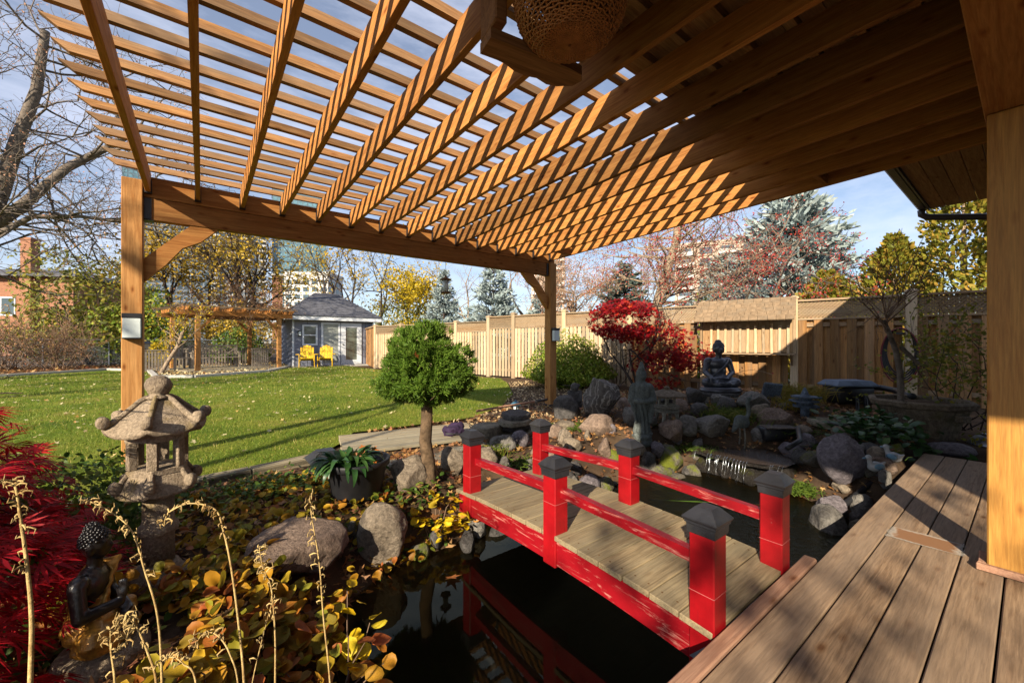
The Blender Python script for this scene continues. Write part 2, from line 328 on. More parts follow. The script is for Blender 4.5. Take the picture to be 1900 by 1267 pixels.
# ------------------------------------------------------------------ geometry helpers
RNG = np.random.default_rng(7)
random.seed(7)
class MB:
    """collects shapes, then links them as ONE mesh object"""
    def __init__(s): s.v = []; s.f = []
    def add(s, vs, fs):
        o = len(s.v); s.v.extend([tuple(p) for p in vs]); s.f.extend([tuple(i + o for i in f) for f in fs]); return s
    def box(s, a, b, bev=0.0, rot=None, piv=None):
        x0, y0, z0 = a; x1, y1, z1 = b
        if bev <= 0:
            vs = [(x, y, z) for z in (z0, z1) for y in (y0, y1) for x in (x0, x1)]
            fs = [(0, 2, 3, 1), (4, 5, 7, 6), (0, 1, 5, 4), (2, 6, 7, 3), (0, 4, 6, 2), (1, 3, 7, 5)]
        else:
            bm = bmesh.new(); bmesh.ops.create_cube(bm, size=1)
            for v in bm.verts: v.co = Vector(((x0 + x1) / 2 + v.co.x * (x1 - x0), (y0 + y1) / 2 + v.co.y * (y1 - y0), (z0 + z1) / 2 + v.co.z * (z1 - z0)))
            bmesh.ops.bevel(bm, geom=list(bm.edges), offset=bev, segments=1, affect='EDGES', profile=0.5)
            bm.verts.index_update(); vs = [v.co.copy() for v in bm.verts]; fs = [[v.index for v in f.verts] for f in bm.faces]; bm.free()
        if rot is not None:
            p = Vector(piv if piv is not None else ((x0 + x1) / 2, (y0 + y1) / 2, (z0 + z1) / 2)); m = Euler(rot).to_matrix()
            vs = [p + m @ (Vector(v) - p) for v in vs]
        return s.add(vs, fs)
    def bar(s, p, q, w, h, up=(0, 0, 1)):
        p, q = Vector(p), Vector(q); d = (q - p).normalized(); u = Vector(up); x = d.cross(u)
        if x.length < 1e-4: x = d.cross(Vector((1, 0, 0)))
        x.normalize(); u = x.cross(d).normalized()
        vs = [c + x * (a * w / 2) + u * (b * h / 2) for c in (p, q) for a, b in ((-1, -1), (1, -1), (1, 1), (-1, 1))]
        return s.add(vs, [(3, 2, 1, 0), (4, 5, 6, 7), (0, 1, 5, 4), (1, 2, 6, 5), (2, 3, 7, 6), (3, 0, 4, 7)])
    def tube(s, pts, rad, n=8, cap=True):
        pts = [Vector(p) for p in pts]; k = len(pts)
        rad = list(rad) if hasattr(rad, '__len__') else [rad] * k
        vs = []; ref = None
        for i, p in enumerate(pts):
            d = (pts[min(i + 1, k - 1)] - pts[max(i - 1, 0)]).normalized()
            if ref is None:
                ref = Vector((0, 0, 1)) if abs(d.z) < 0.9 else Vector((1, 0, 0))
            x = ref - d * ref.dot(d); x.normalize(); ref = x; y = d.cross(x)
            vs += [p + (x * math.cos(2 * math.pi * j / n) + y * math.sin(2 * math.pi * j / n)) * rad[i] for j in range(n)]
        fs = [(i * n + j, i * n + (j + 1) % n, (i + 1) * n + (j + 1) % n, (i + 1) * n + j) for i in range(k - 1) for j in range(n)]
        if cap: fs += [tuple(range(n))[::-1], tuple((k - 1) * n + j for j in range(n))]
        return s.add(vs, fs)
    def lathe(s, prof, n=24, c=(0, 0, 0), sx=1, sy=1, wob=0.0, cap=True, a0=0.0):
        vs = []
        for i, (r, z) in enumerate(prof):
            for j in range(n):
                a = 2 * math.pi * j / n + a0; rr = r * (1 + wob * math.sin(3 * a + i * 0.7))
                vs.append((c[0] + sx * rr * math.cos(a), c[1] + sy * rr * math.sin(a), c[2] + z))
        k = len(prof)
        fs = [(i * n + j, i * n + (j + 1) % n, (i + 1) * n + (j + 1) % n, (i + 1) * n + j) for i in range(k - 1) for j in range(n)]
        if cap: fs += [tuple(range(n))[::-1], tuple((k - 1) * n + j for j in range(n))]
        return s.add(vs, fs)
    def ball(s, c, r, n=2, rot=None):
        bm = bmesh.new(); bmesh.ops.create_icosphere(bm, subdivisions=n, radius=1)
        r = r if hasattr(r, '__len__') else (r, r, r); m = Euler(rot).to_matrix() if rot else None
        vs = []
        for v in bm.verts:
            p = Vector((v.co.x * r[0], v.co.y * r[1], v.co.z * r[2]))
            if m: p = m @ p
            vs.append(Vector(c) + p)
        bm.verts.index_update(); fs = [[v.index for v in f.verts] for f in bm.faces]; bm.free()
        return s.add(vs, fs)
    def limb(s, p, q, r0, r1, n=12):
        p, q = Vector(p), Vector(q); L = (q - p); pts = []; rad = []
        for t in (0, .25, .5, .75, 1): pts.append(p + L * t); rad.append(r0 + (r1 - r0) * t)
        s.tube(pts, rad, n); s.ball(p, r0, 2); s.ball(q, r1, 2); return s
    def prism(s, outline, z0, z1):
        n = len(outline); vs = [(x, y, z0) for x, y in outline] + [(x, y, z1) for x, y in outline]
        return s.add(vs, [tuple(range(n))[::-1], tuple(range(n, 2 * n))] + [(i, (i + 1) % n, n + (i + 1) % n, n + i) for i in range(n)])
    def mesh(s, name):
        me = bpy.data.meshes.new(name); me.from_pydata(s.v, [], s.f); me.update(); return me
    def build(s, name, mat, parent=None, smooth=False, local=False):
        return put(name, s.mesh(name), mat, parent, smooth, local)

def put(name, me, mat, parent=None, smooth=False, local=False):
    """link a mesh; world coordinates unless local: they are then moved into the parent's frame"""
    if isinstance(mat, str): mat = M(mat)
    if mat and not me.materials: me.materials.append(mat)
    if smooth: me.polygons.foreach_set('use_smooth', [True] * len(me.polygons))
    o = bpy.data.objects.new(name, me); COL.objects.link(o)
    if parent is not None:
        o.parent = parent
        if not local: o.matrix_parent_inverse = WORLD[parent.name].inverted()
        WORLD[o.name] = WORLD[parent.name] if local else Matrix.Identity(4)
        if not local: pass
    else: WORLD[o.name] = Matrix.Identity(4)
    return o
WORLD = {}
def tag(o, label, cat, group=None, kind=None):
    if label: o['label'] = label
    if cat: o['category'] = cat
    if group: o['group'] = group
    if kind: o['kind'] = kind
    return o
def thing(name, label, cat, loc=(0, 0, 0), rz=0.0, group=None):
    o = bpy.data.objects.new(name, None); COL.objects.link(o); o.empty_display_size = 0.1
    o.location = loc; o.rotation_euler = (0, 0, rz)
    WORLD[o.name] = Matrix.Translation(Vector(loc)) @ Matrix.Rotation(rz, 4, 'Z')
    return tag(o, label, cat, group)
def structure(o): o['kind'] = 'structure'; return o
def copy_tree(root, loc, rz, label, group=None):
    c = root.copy(); COL.objects.link(c); c.location = loc; c.rotation_euler = (0, 0, rz); c['label'] = label
    WORLD[c.name] = Matrix.Translation(Vector(loc)) @ Matrix.Rotation(rz, 4, 'Z')
    if group: c['group'] = group
    def rec(src, dst):
        for ch in src.children:
            k = ch.copy(); COL.objects.link(k); k.parent = dst; rec(ch, k)
    rec(root, c)
    return c
def piece(name, me, mat, parent, loc, rot=(0, 0, 0), scale=(1, 1, 1)):
    """one more copy of a shared mesh, placed in the parent's local frame"""
    if not me.materials: me.materials.append(M(mat) if isinstance(mat, str) else mat)
    o = bpy.data.objects.new(name, me); COL.objects.link(o); o.parent = parent
    o.location = loc; o.rotation_euler = rot; o.scale = scale
    WORLD[o.name] = Matrix.Identity(4)
    return o
def np_mesh(name, verts, faces):
    """verts (N,3), faces (F,k) of equal size"""
    verts = np.asarray(verts, dtype=np.float32); faces = np.asarray(faces, dtype=np.int32); k = faces.shape[1]
    me = bpy.data.meshes.new(name); me.vertices.add(len(verts)); me.vertices.foreach_set('co', verts.ravel())
    me.loops.add(faces.size); me.loops.foreach_set('vertex_index', faces.ravel())
    me.polygons.add(len(faces)); me.polygons.foreach_set('loop_start', np.arange(0, faces.size, k, dtype=np.int32))
    me.polygons.foreach_set('loop_total', np.full(len(faces), k, dtype=np.int32))
    me.update(calc_edges=True); me.validate(); return me
def rotmats(n, rng, up=None, spread=1.0):
    """random rotations; with up given the z axis stays near it"""
    a = rng.uniform(0, 2 * math.pi, n)
    if up is None:
        z = rng.normal(size=(n, 3))
    else:
        z = np.asarray(up)[None, :] + rng.normal(size=(n, 3)) * spread if np.ndim(up) == 1 else up + rng.normal(size=(n, 3)) * spread
    z /= np.linalg.norm(z, axis=1, keepdims=True) + 1e-9
    r = rng.normal(size=(n, 3)); x = r - (r * z).sum(1, keepdims=True) * z; x /= np.linalg.norm(x, axis=1, keepdims=True) + 1e-9
    y = np.cross(z, x)
    return np.stack([x, y, z], axis=2)
def aimed(d, rng):
    """rotations whose x axis is d (N,3)"""
    x = d / (np.linalg.norm(d, axis=1, keepdims=True) + 1e-9)
    r = rng.normal(size=x.shape); y = r - (r * x).sum(1, keepdims=True) * x; y /= np.linalg.norm(y, axis=1, keepdims=True) + 1e-9
    return np.stack([x, y, np.cross(x, y)], axis=2)
def scatter(name, tv, tf, centers, rots, scales):
    tv = np.asarray(tv, dtype=np.float32); tf = np.asarray(tf, dtype=np.int32); n = len(centers)
    sc = np.asarray(scales, dtype=np.float32).reshape(n, 1, -1)
    v = np.einsum('nij,nkj->nki', rots, tv[None] * sc) + np.asarray(centers)[:, None, :]
    f = (tf[None] + (np.arange(n) * len(tv))[:, None, None]).reshape(-1, tf.shape[1])
    return np_mesh(name, v.reshape(-1, 3), f)
LEAF = ([(0, 0, 0), (0.35, 0.28, 0.06), (0.35, -0.28, 0.06), (0.75, 0.2, 0.03), (0.75, -0.2, 0.03), (1, 0, -0.05)], [(0, 2, 1), (1, 2, 4), (1, 4, 3), (3, 4, 5)])
DIAMOND = ([(0, 0, 0), (0.45, 0.3, 0.05), (1, 0, 0), (0.45, -0.3, 0.05)], [(0, 3, 2, 1)])
BLADE = ([(-0.5, 0, 0), (0.5, 0, 0), (0.1, 0.25, 1)], [(0, 1, 2)])
NEEDLE = ([(0, 0.07, 0), (0, -0.07, 0), (1, 0, 0)], [(0, 1, 2)])
def maple_leaf():
    pts = []; tips = [(-2.2, 0.55), (-1.15, 0.85), (0, 1.0), (1.15, 0.85), (2.2, 0.55)]
    out = [(0, -0.12)]
    for i, (a, r) in enumerate(tips):
        out.append((math.sin(a * 0.95) * r, math.cos(a * 0.95) * r))
        if i < 4:
            b = (a + tips[i + 1][0]) / 2 * 0.95; out.append((math.sin(b) * 0.36, math.cos(b) * 0.36))
    v = [(0, 0, 0)] + [(x, y, 0.10 * (x * x + y * y)) for x, y in out]; n = len(out)
    return v, [(0, 1 + (i + 1) % n, 1 + i) for i in range(n)]
MAPLE = maple_leaf()
def round_leaf(n=9, fold=0.12):
    v = [(0, 0, 0)]
    for i in range(n):
        a = -math.pi + 2 * math.pi * i / n; r = 0.5 * (1 - 0.22 * math.exp(-((abs(a) - math.pi) / 0.5) ** 2))
        x = 0.45 + r * math.cos(a) * (1.15 if abs(a) < 0.6 else 1.0); y = r * math.sin(a) * 0.95
        v.append((x, y, fold * abs(y) - 0.08 * x * x))
    return v, [(0, 1 + i, 1 + (i + 1) % n) for i in range(n)] + []

def segs_mesh(name, P0, P1, R0, R1, n=4):
    """open tapered prisms between point pairs"""
    P0, P1 = np.asarray(P0, float), np.asarray(P1, float); R0, R1 = np.asarray(R0, float), np.asarray(R1, float); k = len(P0)
    d = P1 - P0; d /= np.linalg.norm(d, axis=1, keepdims=True) + 1e-9
    ref = np.where(np.abs(d[:, 2:3]) < 0.9, np.array([[0, 0, 1.0]]), np.array([[1.0, 0, 0]]))
    x = np.cross(d, ref); x /= np.linalg.norm(x, axis=1, keepdims=True) + 1e-9; y = np.cross(d, x)
    vs = []
    for P, Rr in ((P0, R0), (P1, R1)):
        for j in range(n):
            a = 2 * math.pi * j / n; vs.append(P + (x * math.cos(a) + y * math.sin(a)) * Rr[:, None])
    v = np.stack(vs, axis=1).reshape(-1, 3); b = (np.arange(k) * 2 * n)[:, None]
    f = np.concatenate([b + np.array([[j, (j + 1) % n, n + (j + 1) % n, n + j]]) for j in range(n)], axis=0)
    return np_mesh(name, v, f)
class Tree:
    """recursive limbs; keeps the segments, and the twig ends that carry leaves"""
    def __init__(s, seed): s.r = random.Random(seed); s.S = []; s.tips = []
    def grow(s, p, d, length, rad, depth, kids=3, spread=0.7, droop=0.0, shrink=0.68, wig=0.22, segs=4, rs=0.6, tip=0.35):
        r = s.r; p = Vector(p); d = Vector(d).normalized(); pts = [p.copy()]
        for i in range(segs):
            d = (d + Vector((r.gauss(0, wig), r.gauss(0, wig), r.gauss(0, wig) - droop))).normalized()
            q = p + d * (length / segs); r0 = rad * (1 - (1 - tip) * i / segs); r1 = rad * (1 - (1 - tip) * (i + 1) / segs)
            s.S.append((p.copy(), q.copy(), r0, r1, depth)); p = q; pts.append(q.copy())
            if depth <= 1: s.tips.append((q.copy(), d.copy()))
        if depth > 0:
            for k in range(kids):
                t = r.uniform(0.3, 1.0) if k else 1.0
                i = min(int(t * segs), segs - 1); f = t * segs - i; b = pts[i].lerp(pts[i + 1], min(f, 1))
                nd = Vector((r.gauss(0, spread), r.gauss(0, spread), r.gauss(0, spread))) + d * (0.9 if k == 0 else 0.55)
                nd.z += 0.12 - droop
                s.grow(b, nd, length * shrink * r.uniform(0.75, 1.2), rad * rs * (1 if k == 0 else 0.8), depth - 1, kids, spread, droop, shrink, wig, segs, rs, tip)
        return s
    def limb(s, pts, r0, r1):
        for i in range(len(pts) - 1):
            a = r0 + (r1 - r0) * i / (len(pts) - 1); b = r0 + (r1 - r0) * (i + 1) / (len(pts) - 1)
            s.S.append((Vector(pts[i]), Vector(pts[i + 1]), a, b, 9))
    def wood(s, name, mat, parent, lo=0, hi=99, n=4, rmin=0.0):
        S = [q for q in s.S if lo <= q[4] <= hi]
        if not S: return None
        me = segs_mesh(name, [q[0] for q in S], [q[1] for q in S], [max(q[2], rmin) for q in S], [max(q[3], rmin) for q in S], n)
        return put(name, me, mat, parent, True)
    def leaves(s, name, mat, parent, per, size, jit, tmpl=LEAF, seed=1, flat=None):
        rng = np.random.default_rng(seed)
        if not s.tips: return None
        P = np.array([t[0] for t in s.tips]); idx = rng.integers(0, len(P), int(per * len(P)))
        C = P[idx] + rng.normal(size=(len(idx), 3)) * jit
        Rm = rotmats(len(idx), rng, flat, 0.6) if flat is not None else rotmats(len(idx), rng)
        me = scatter(name, tmpl[0], tmpl[1], C, Rm, rng.uniform(0.7, 1.3, (len(idx), 1)) * size)
        return put(name, me, mat, parent)

def remeshed(mb, name, voxel, smooth=4):
    me = mb.mesh('tmp'); o = bpy.data.objects.new('tmp', me); COL.objects.link(o)
    md = o.modifiers.new('r', 'REMESH'); md.mode = 'VOXEL'; md.voxel_size = voxel
    sm = o.modifiers.new('s', 'SMOOTH'); sm.iterations = smooth; sm.factor = 0.5
    dg = bpy.context.evaluated_depsgraph_get(); dg.update()
    res = bpy.data.meshes.new_from_object(o.evaluated_get(dg)); res.name = name
    bpy.data.objects.remove(o); bpy.data.meshes.remove(me)
    res.materials.clear()
    return res

def rock_mesh(seed, sx, sy, sz, cuts=13, rough=0.07, sub=4, flat_top=None):
    rng = random.Random(seed); bm = bmesh.new(); bmesh.ops.create_icosphere(bm, subdivisions=sub, radius=1)
    planes = []
    for _ in range(cuts):
        n = Vector((rng.gauss(0, 1), rng.gauss(0, 1), rng.gauss(0, 0.8))).normalized(); planes.append((n, rng.uniform(0.55, 0.85)))
    off = Vector((rng.uniform(0, 50), rng.uniform(0, 50), rng.uniform(0, 50)))
    for v in bm.verts:
        p = v.co.copy()
        for n, dd in planes:
            k = p.dot(n) - dd
            if k > 0: p -= n * k
        p *= 1 + 0.20 * mnoise.noise(p * 0.9 + off) + rough * mnoise.noise(p * 3.1 + off) + rough * 0.55 * mnoise.noise(p * 7 + off) + rough * 0.35 * mnoise.noise(p * 15 + off)
        if flat_top is not None and p.z > flat_top: p.z = flat_top + (p.z - flat_top) * 0.12
        v.co = Vector((p.x * sx / 2, p.y * sy / 2, p.z * sz / 2))
    me = bpy.data.meshes.new('rock'); bm.to_mesh(me); bm.free()
    z0 = min(v.co.z for v in me.vertices)
    for v in me.vertices: v.co.z -= z0
    me.polygons.foreach_set('use_smooth', [True] * len(me.polygons))
    return me
def rock(name, label, loc, size, mat, seed, rz=0.0, group=None, tilt=(0, 0), cat='rock', **kw):
    me = rock_mesh(seed, *size, **kw); me.materials.append(M(mat))
    o = bpy.data.objects.new(name, me); COL.objects.link(o); o.location = loc; o.rotation_euler = (tilt[0], tilt[1], rz); WORLD[o.name] = Matrix.Identity(4)
    return tag(o, label, cat, group)

# ------------------------------------------------------------------ the lie of the land
POND = [(-1.2, 0.1), (-0.7, 0.75), (0.25, 1.15), (0.42, 1.80), (0.62, 2.22), (0.95, 2.42), (1.5, 2.45), (2.2, 2.75), (2.95, 2.55), (3.7, 2.5), (4.35, 2.25), (4.45, 1.5), (4.15, 0.95), (3.6, 0.55), (3.4, 0.1)]
WATER_Z = -0.33
def pond_sd(x, y):
    """signed distance to the pond outline, negative in the water (arrays)"""
    P = np.array(POND); d = np.full(x.shape, 1e9); inside = np.zeros(x.shape, bool); n = len(P)
    for i in range(n):
        a, b = P[i], P[(i + 1) % n]; e = b - a
        wx, wy = x - a[0], y - a[1]; t = np.clip((wx * e[0] + wy * e[1]) / (e @ e), 0, 1)
        d = np.minimum(d, (wx - e[0] * t) ** 2 + (wy - e[1] * t) ** 2)
        c1 = (a[1] <= y) & (b[1] > y); c2 = (b[1] <= y) & (a[1] > y); cr = e[0] * wy - e[1] * wx
        inside ^= (c1 & (cr > 0)) | (c2 & (cr < 0))
    d = np.sqrt(d)
    return np.where(inside, -d, d)
def ground_h(x, y):
    x = np.asarray(x, float); y = np.asarray(y, float)
    nat = -0.02 + 0 * x
    bed = np.clip((4.0 - y) / 2.5, 0, 1) * np.clip((1.6 - x) / 1.0, 0, 1); nat = nat - 0.10 * bed
    nat = nat + 0.36 * np.exp(-(((x - 6.7) / 1.5) ** 2 + ((y - 2.7) / 1.5) ** 2))
    nat = nat + 0.10 * np.exp(-(((x - 4.6) / 1.0) ** 2 + ((y - 3.6) / 0.9) ** 2))
    nat = nat - 0.16 * np.exp(-(((x - 4.85) / 0.38) ** 2 + ((y - 1.80) / 0.42) ** 2))
    nat = nat - 0.33 * np.clip((0.75 - y) / 0.15, 0, 1) * np.clip((6.2 - x) / 0.5, 0, 1)
    sd = pond_sd(x, y)
    t = np.clip(sd / 0.45, 0, 1); t = t * t * (3 - 2 * t)
    out = (WATER_Z - 0.04) * (1 - t) + nat * t
    ins = WATER_Z - 0.04 - 0.55 * np.clip(-sd / 0.6, 0, 1)
    return np.where(sd < 0, ins, out)
def gz(x, y): return float(ground_h(np.array([x]), np.array([y]))[0])
def fine_axis(a, b, step, far): 
    core = np.arange(a, b + 1e-6, step); ext = []; d = step; v = core[-1]
    while v < far: d *= 1.5; v += d; ext.append(v)
    ext2 = []; d = step; v = core[0]
    while v > -far: d *= 1.5; v -= d; ext2.append(v)
    return np.array(ext2[::-1] + list(core) + ext)
gx, gy = fine_axis(-4, 10.5, 0.10, 900), fine_axis(-1, 8.5, 0.10, 900)
GX, GY = np.meshgrid(gx, gy, indexing='ij'); GZ = ground_h(GX, GY) + 0.012 * np.sin(GX * 5.1 + 2 * np.sin(GY * 3)) * (np.abs(GX) < 12) * (GY < 4)
V = np.stack([GX, GY, GZ], -1).reshape(-1, 3); ny = len(gy)
ii, jj = np.meshgrid(np.arange(len(gx) - 1), np.arange(ny - 1), indexing='ij'); a = (ii * ny + jj).ravel()
g = put('ground', np_mesh('ground', V, np.stack([a, a + ny, a + ny + 1, a + 1], 1)), 'soil', None, True); structure(g)

LAWN = [(-14, 3.3), (-3, 3.65), (-0.08, 4.0), (0.85, 4.18), (1.32, 4.75), (1.45, 5.05), (2.35, 5.0), (3.1, 4.98), (4.1, 5.6), (5.2, 6.7), (6.5, 8.6), (7.2, 9.9), (6.7, 12.4), (5.6, 16.6), (5.4, 20.1), (3.2, 20.25), (2.5, 18.7), (1.9, 17.3), (-0.2, 15.9), (-1.15, 16.6), (-1.6, 20.5), (-3.0, 22.4), (-5.0, 20.1), (-14, 15.5)]
lw = MB(); lw.add([(x, y, 0.010) for x, y in LAWN], [tuple(range(len(LAWN)))])
structure(lw.build('lawn', 'lawn_turf'))
def in_poly(poly, x, y):
    P = np.array(poly); ins = np.zeros(x.shape, bool)
    for i in range(len(P)):
        a, b = P[i], P[(i + 1) % len(P)]; c = (a[1] > y) != (b[1] > y)
        with np.errstate(divide='ignore', invalid='ignore'):
            ins ^= c & (x < (b[0] - a[0]) * (y - a[1]) / (b[1] - a[1] + 1e-12) + a[0])
    return ins
# grass blades, dense where the lawn is near
def grass():
    rng = np.random.default_rng(3); C = []
    for (y0, y1, n, s) in ((3.6, 6.5, 60000, 0.034), (6.5, 10, 50000, 0.04), (10, 21, 50000, 0.055)):
        x = rng.uniform(-8 if y0 > 6 else -4, 8, n); y = rng.uniform(y0, y1, n)
        k = in_poly(LAWN, x, y); x, y = x[k], y[k]
        C.append((np.stack([x, y, np.full(len(x), 0.006)], 1), np.full(len(x), s)))
    P = np.concatenate([c[0] for c in C]); S = np.concatenate([c[1] for c in C]) * rng.uniform(0.6, 1.4, len(P))
    rot = rotmats(len(P), rng, (0, 0, 1), 0.45)
    sc = np.stack([S * 0.16, S, S], 1)
    o = put('grass', scatter('grass', BLADE[0], BLADE[1], P, rot, sc), 'grass_blade')
    tag(o, 'short green autumn grass covering the lawn', 'grass', kind='stuff')
    n = 2600; x = rng.uniform(-7, 7.5, n); y = 4 + 16 * rng.uniform(0, 1, n) ** 0.8; k = in_poly(LAWN, x, y); P = np.stack([x, y, np.full(n, 0.035)], 1)[k]
    o = put('fallen_leaves', scatter('fallen_leaves', MAPLE[0], MAPLE[1], P, rotmats(len(P), rng, (0, 0, 1), 0.35), rng.uniform(0.028, 0.05, (len(P), 1))), 'leaf_lawn')
    tag(o, 'pale dry leaves strewn over the green lawn', 'leaves', kind='stuff')
grass()
# pond water
w = MB(); w.add([(x, y, WATER_Z) for x, y in [(px + 0.06 * (px - 1.8) / 2.5, py + (0.06 if py > 1.5 else 0)) for px, py in POND]], [tuple(range(len(POND)))[::-1]])
structure(w.build('pond_water', 'pond_water'))
lx, ly = np.meshgrid(np.arange(-1.3, 4.7, 0.12), np.arange(0.0, 3.0, 0.12), indexing='ij'); lz = ground_h(lx, ly) + 0.018; ok = pond_sd(lx, ly) < -0.02; nn = lx.shape[1]
ia, ja = np.meshgrid(np.arange(lx.shape[0] - 1), np.arange(nn - 1), indexing='ij'); q0 = (ia * nn + ja).ravel(); okf = ok.ravel(); keep = okf[q0] & okf[q0 + 1] & okf[q0 + nn] & okf[q0 + nn + 1]; q0 = q0[keep]
structure(put('pond_liner', np_mesh('pond_liner', np.stack([lx, ly, lz], -1).reshape(-1, 3), np.stack([q0, q0 + nn, q0 + nn + 1, q0 + 1], 1)), 'rubber_hose', None, True))
# ------------------------------------------------------------------ pergola over the patio
per = thing('pergola', 'cedar pergola with slatted roof spanning the pond garden', 'pergola', (-0.5, 5.07, 0))
RAFTER_X = [-0.397 + 0.365 * i for i in range(15)]
SLOPE = 0.025
def rafter_bottom(y): return 2.62 - SLOPE * (y - 0.15)
b = MB(); b.box((-0.577, 5.0, 0.0), (-0.432, 5.145, 2.60), 0.006); b.build('post', 'cedar_z', per)
b = MB(); b.box((4.685, 5.0, -0.02), (4.83, 5.145, 2.46), 0.006); b.build('post', 'cedar_z', per)
b = MB(); b.box((-0.43, 5.045, 2.25), (4.683, 5.135, 2.455), 0.005); b.build('beam', 'cedar_x', per)
b = MB(); b.box((-0.43, 5.047, 2.459), (4.83, 5.133, 2.655), 0.005); b.build('beam', 'cedar_x', per)
def brace(sgn, x0):
    out = [(0, 1.667), (0.153, 1.84), (0.28, 2.02), (0.42, 2.10), (0.56, 2.248), (0.34, 2.248), (0, 1.885)]
    out = [(x0 + sgn * x, z) for x, z in out]
    if sgn < 0: out = out[::-1]
    n = len(out); vs = [(x, 5.055, z) for x, z in out] + [(x, 5.125, z) for x, z in out]
    m = MB(); m.add(vs, [tuple(range(n)), tuple(range(n, 2 * n))[::-1]] + [(i, n + i, n + (i + 1) % n, (i + 1) % n) for i in range(n)])
    m.build('brace', 'cedar_x', per)
brace(1, -0.431); brace(-1, 4.684)
m = MB(); m.box((-0.431, 5.035, 2.255), (-0.375, 5.044, 2.45)); m.box((-0.431, 5.036, 2.243), (-0.36, 5.14, 2.2495)); m.build('bracket', 'black_metal', per)
m = MB(); m.box((4.64, 5.035, 2.255), (4.684, 5.044, 2.45)); m.box((4.61, 5.036, 2.243), (4.684, 5.14, 2.2495)); m.build('bracket', 'black_metal', per)
m = MB(); m.box((4.675, 4.99, -0.02), (4.84, 5.155, 0.05), 0.004); m.build('post_shoe', 'black_metal', per)
L = math.hypot(4.892, 4.892 * SLOPE)
raf = MB(); raf.box((-0.019, 0, 0), (0.019, L, 0.184), 0.003); raf = raf.mesh('rafter')
hang = MB(); hang.box((-0.026, -0.05, -0.006), (0.026, 0.0, 0.03)); hang.box((-0.026, -0.05, 0), (-0.020, 0, 0.12)); hang.box((0.020, -0.05, 0), (0.026, 0, 0.12)); hang = hang.mesh('hanger')
inv = WORLD[per.name].inverted()
def at_per(p): return inv @ Vector(p)
for x in RAFTER_X:
    piece('rafter', raf, 'cedar_y', per, at_per((x, 0.152, rafter_bottom(0.152))), (-math.atan(SLOPE), 0, 0))
    piece('rafter_hanger', hang, 'black_metal', per, at_per((x, 5.047, rafter_bottom(5.04) - 0.003)))
sl = MB(); x0, x1, hh = -0.27, 5.40, 0.050                     # slat, its ends cut back underneath
sl.add([(x0 + 0.07, -0.019, 0), (x1 - 0.05, -0.019, 0), (x1 - 0.05, 0.019, 0), (x0 + 0.07, 0.019, 0), (x0, -0.019, hh), (x1, -0.019, hh), (x1, 0.019, hh), (x0, 0.019, hh)],
       [(0, 3, 2, 1), (4, 5, 6, 7), (0, 1, 5, 4), (1, 2, 6, 5), (2, 3, 7, 6), (3, 0, 4, 7)])
sl = sl.mesh('slat')
y = 4.98
rs = random.Random(4)
while y > 0.2:
    piece('slat', sl, 'slat_wood', per, at_per((-0.397 + rs.uniform(-0.012, 0.012), y, rafter_bottom(y) + 0.185)), (0, 0, rs.uniform(-0.002, 0.002)))
    y -= 0.21
cb = MB(); cb.box((0, 0, 0), (4.35, 0.178, 0.018)); cb = cb.mesh('cover_board')
for k in range(8): piece('cover_board', cb, 'soffit_wood', per, at_per((0.62, 0.115 + 0.181 * k, rafter_bottom(0.115 + 0.181 * k) + 0.237)), (-math.atan(SLOPE), 0, 0))
m = MB(); m.box((4.37, 4.52, 2.512), (4.691, 4.56, 2.69)); m.build('blocking', 'cedar_x', per)
m = MB(); m.box((4.37, 1.18, 2.61), (4.691, 1.22, 2.79)); m.build('blocking', 'cedar_x', per)

# ------------------------------------------------------------------ house corner: porch post, beam, soffit, eave, gutter
house = thing('house', 'brick house with wooden porch post, plank soffit and dark brown eave', 'house', (3.07, 0.06, 0))
m = MB(); m.box((3.0, -0.012, 0.0), (3.145, 0.132, 2.2), 0.006); m.build('porch_post', 'honey_post', house)
m = MB()
m.box((2.972, -0.045, 0.004), (2.998, 0.165, 0.036), 0.003); m.box((3.147, -0.045, 0.004), (3.173, 0.165, 0.036), 0.003)
m.box((2.999, 0.134, 0.004), (3.146, 0.162, 0.036), 0.003); m.box((2.999, -0.042, 0.004), (3.146, -0.014, 0.036), 0.003); m.build('post_trim', 'trim_wood', house)
m = MB(); m.box((-0.6, 0.0, 2.202), (7.6, 0.142, 2.86), 0.004); m.build('porch_beam', 'cedar_x', house)
for x in RAFTER_X[0:]:
    m = MB(); zb = 2.62; m.box((x - 0.028, 0.1425, zb - 0.012), (x + 0.028, 0.152, zb + 0.17)); m.build('joist_hanger', 'black_metal', house)
sb = MB(); sb.box((0, 0, 0), (8.8, 0.136, 0.02), 0.004); sb = sb.mesh('soffit_board')
hinv = WORLD[house.name].inverted()
for k in range(22): piece('soffit_board', sb, 'soffit_wood', house, hinv @ Vector((-0.93, 0.70 - 0.14 * k, 2.925)))
m = MB(); m.add([(-0.95, 0.85, 2.93), (7.9, 0.85, 2.93), (7.9, -2.6, 4.1), (-0.95, -2.6, 4.1), (-0.95, 0.85, 3.06), (7.9, 0.85, 3.06), (7.9, -2.6, 4.28), (-0.95, -2.6, 4.28)],
                [(0, 3, 2, 1), (4, 5, 6, 7), (0, 1, 5, 4), (1, 2, 6, 5), (2, 3, 7, 6), (3, 0, 4, 7)]); m.build('roof', 'shingle', house)
m = MB(); m.box((-0.95, 0.845, 2.905), (7.9, 0.862, 3.05)); m.build('fascia', 'gutter_brown', house)
m = MB(); prof = [(0.864, 3.05), (0.864, 2.95), (0.884, 2.925), (0.945, 2.925), (0.975, 2.96), (0.985, 3.045), (0.975, 3.05), (0.955, 2.96), (0.94, 2.935), (0.89, 2.935), (0.872, 2.955), (0.872, 3.05)]
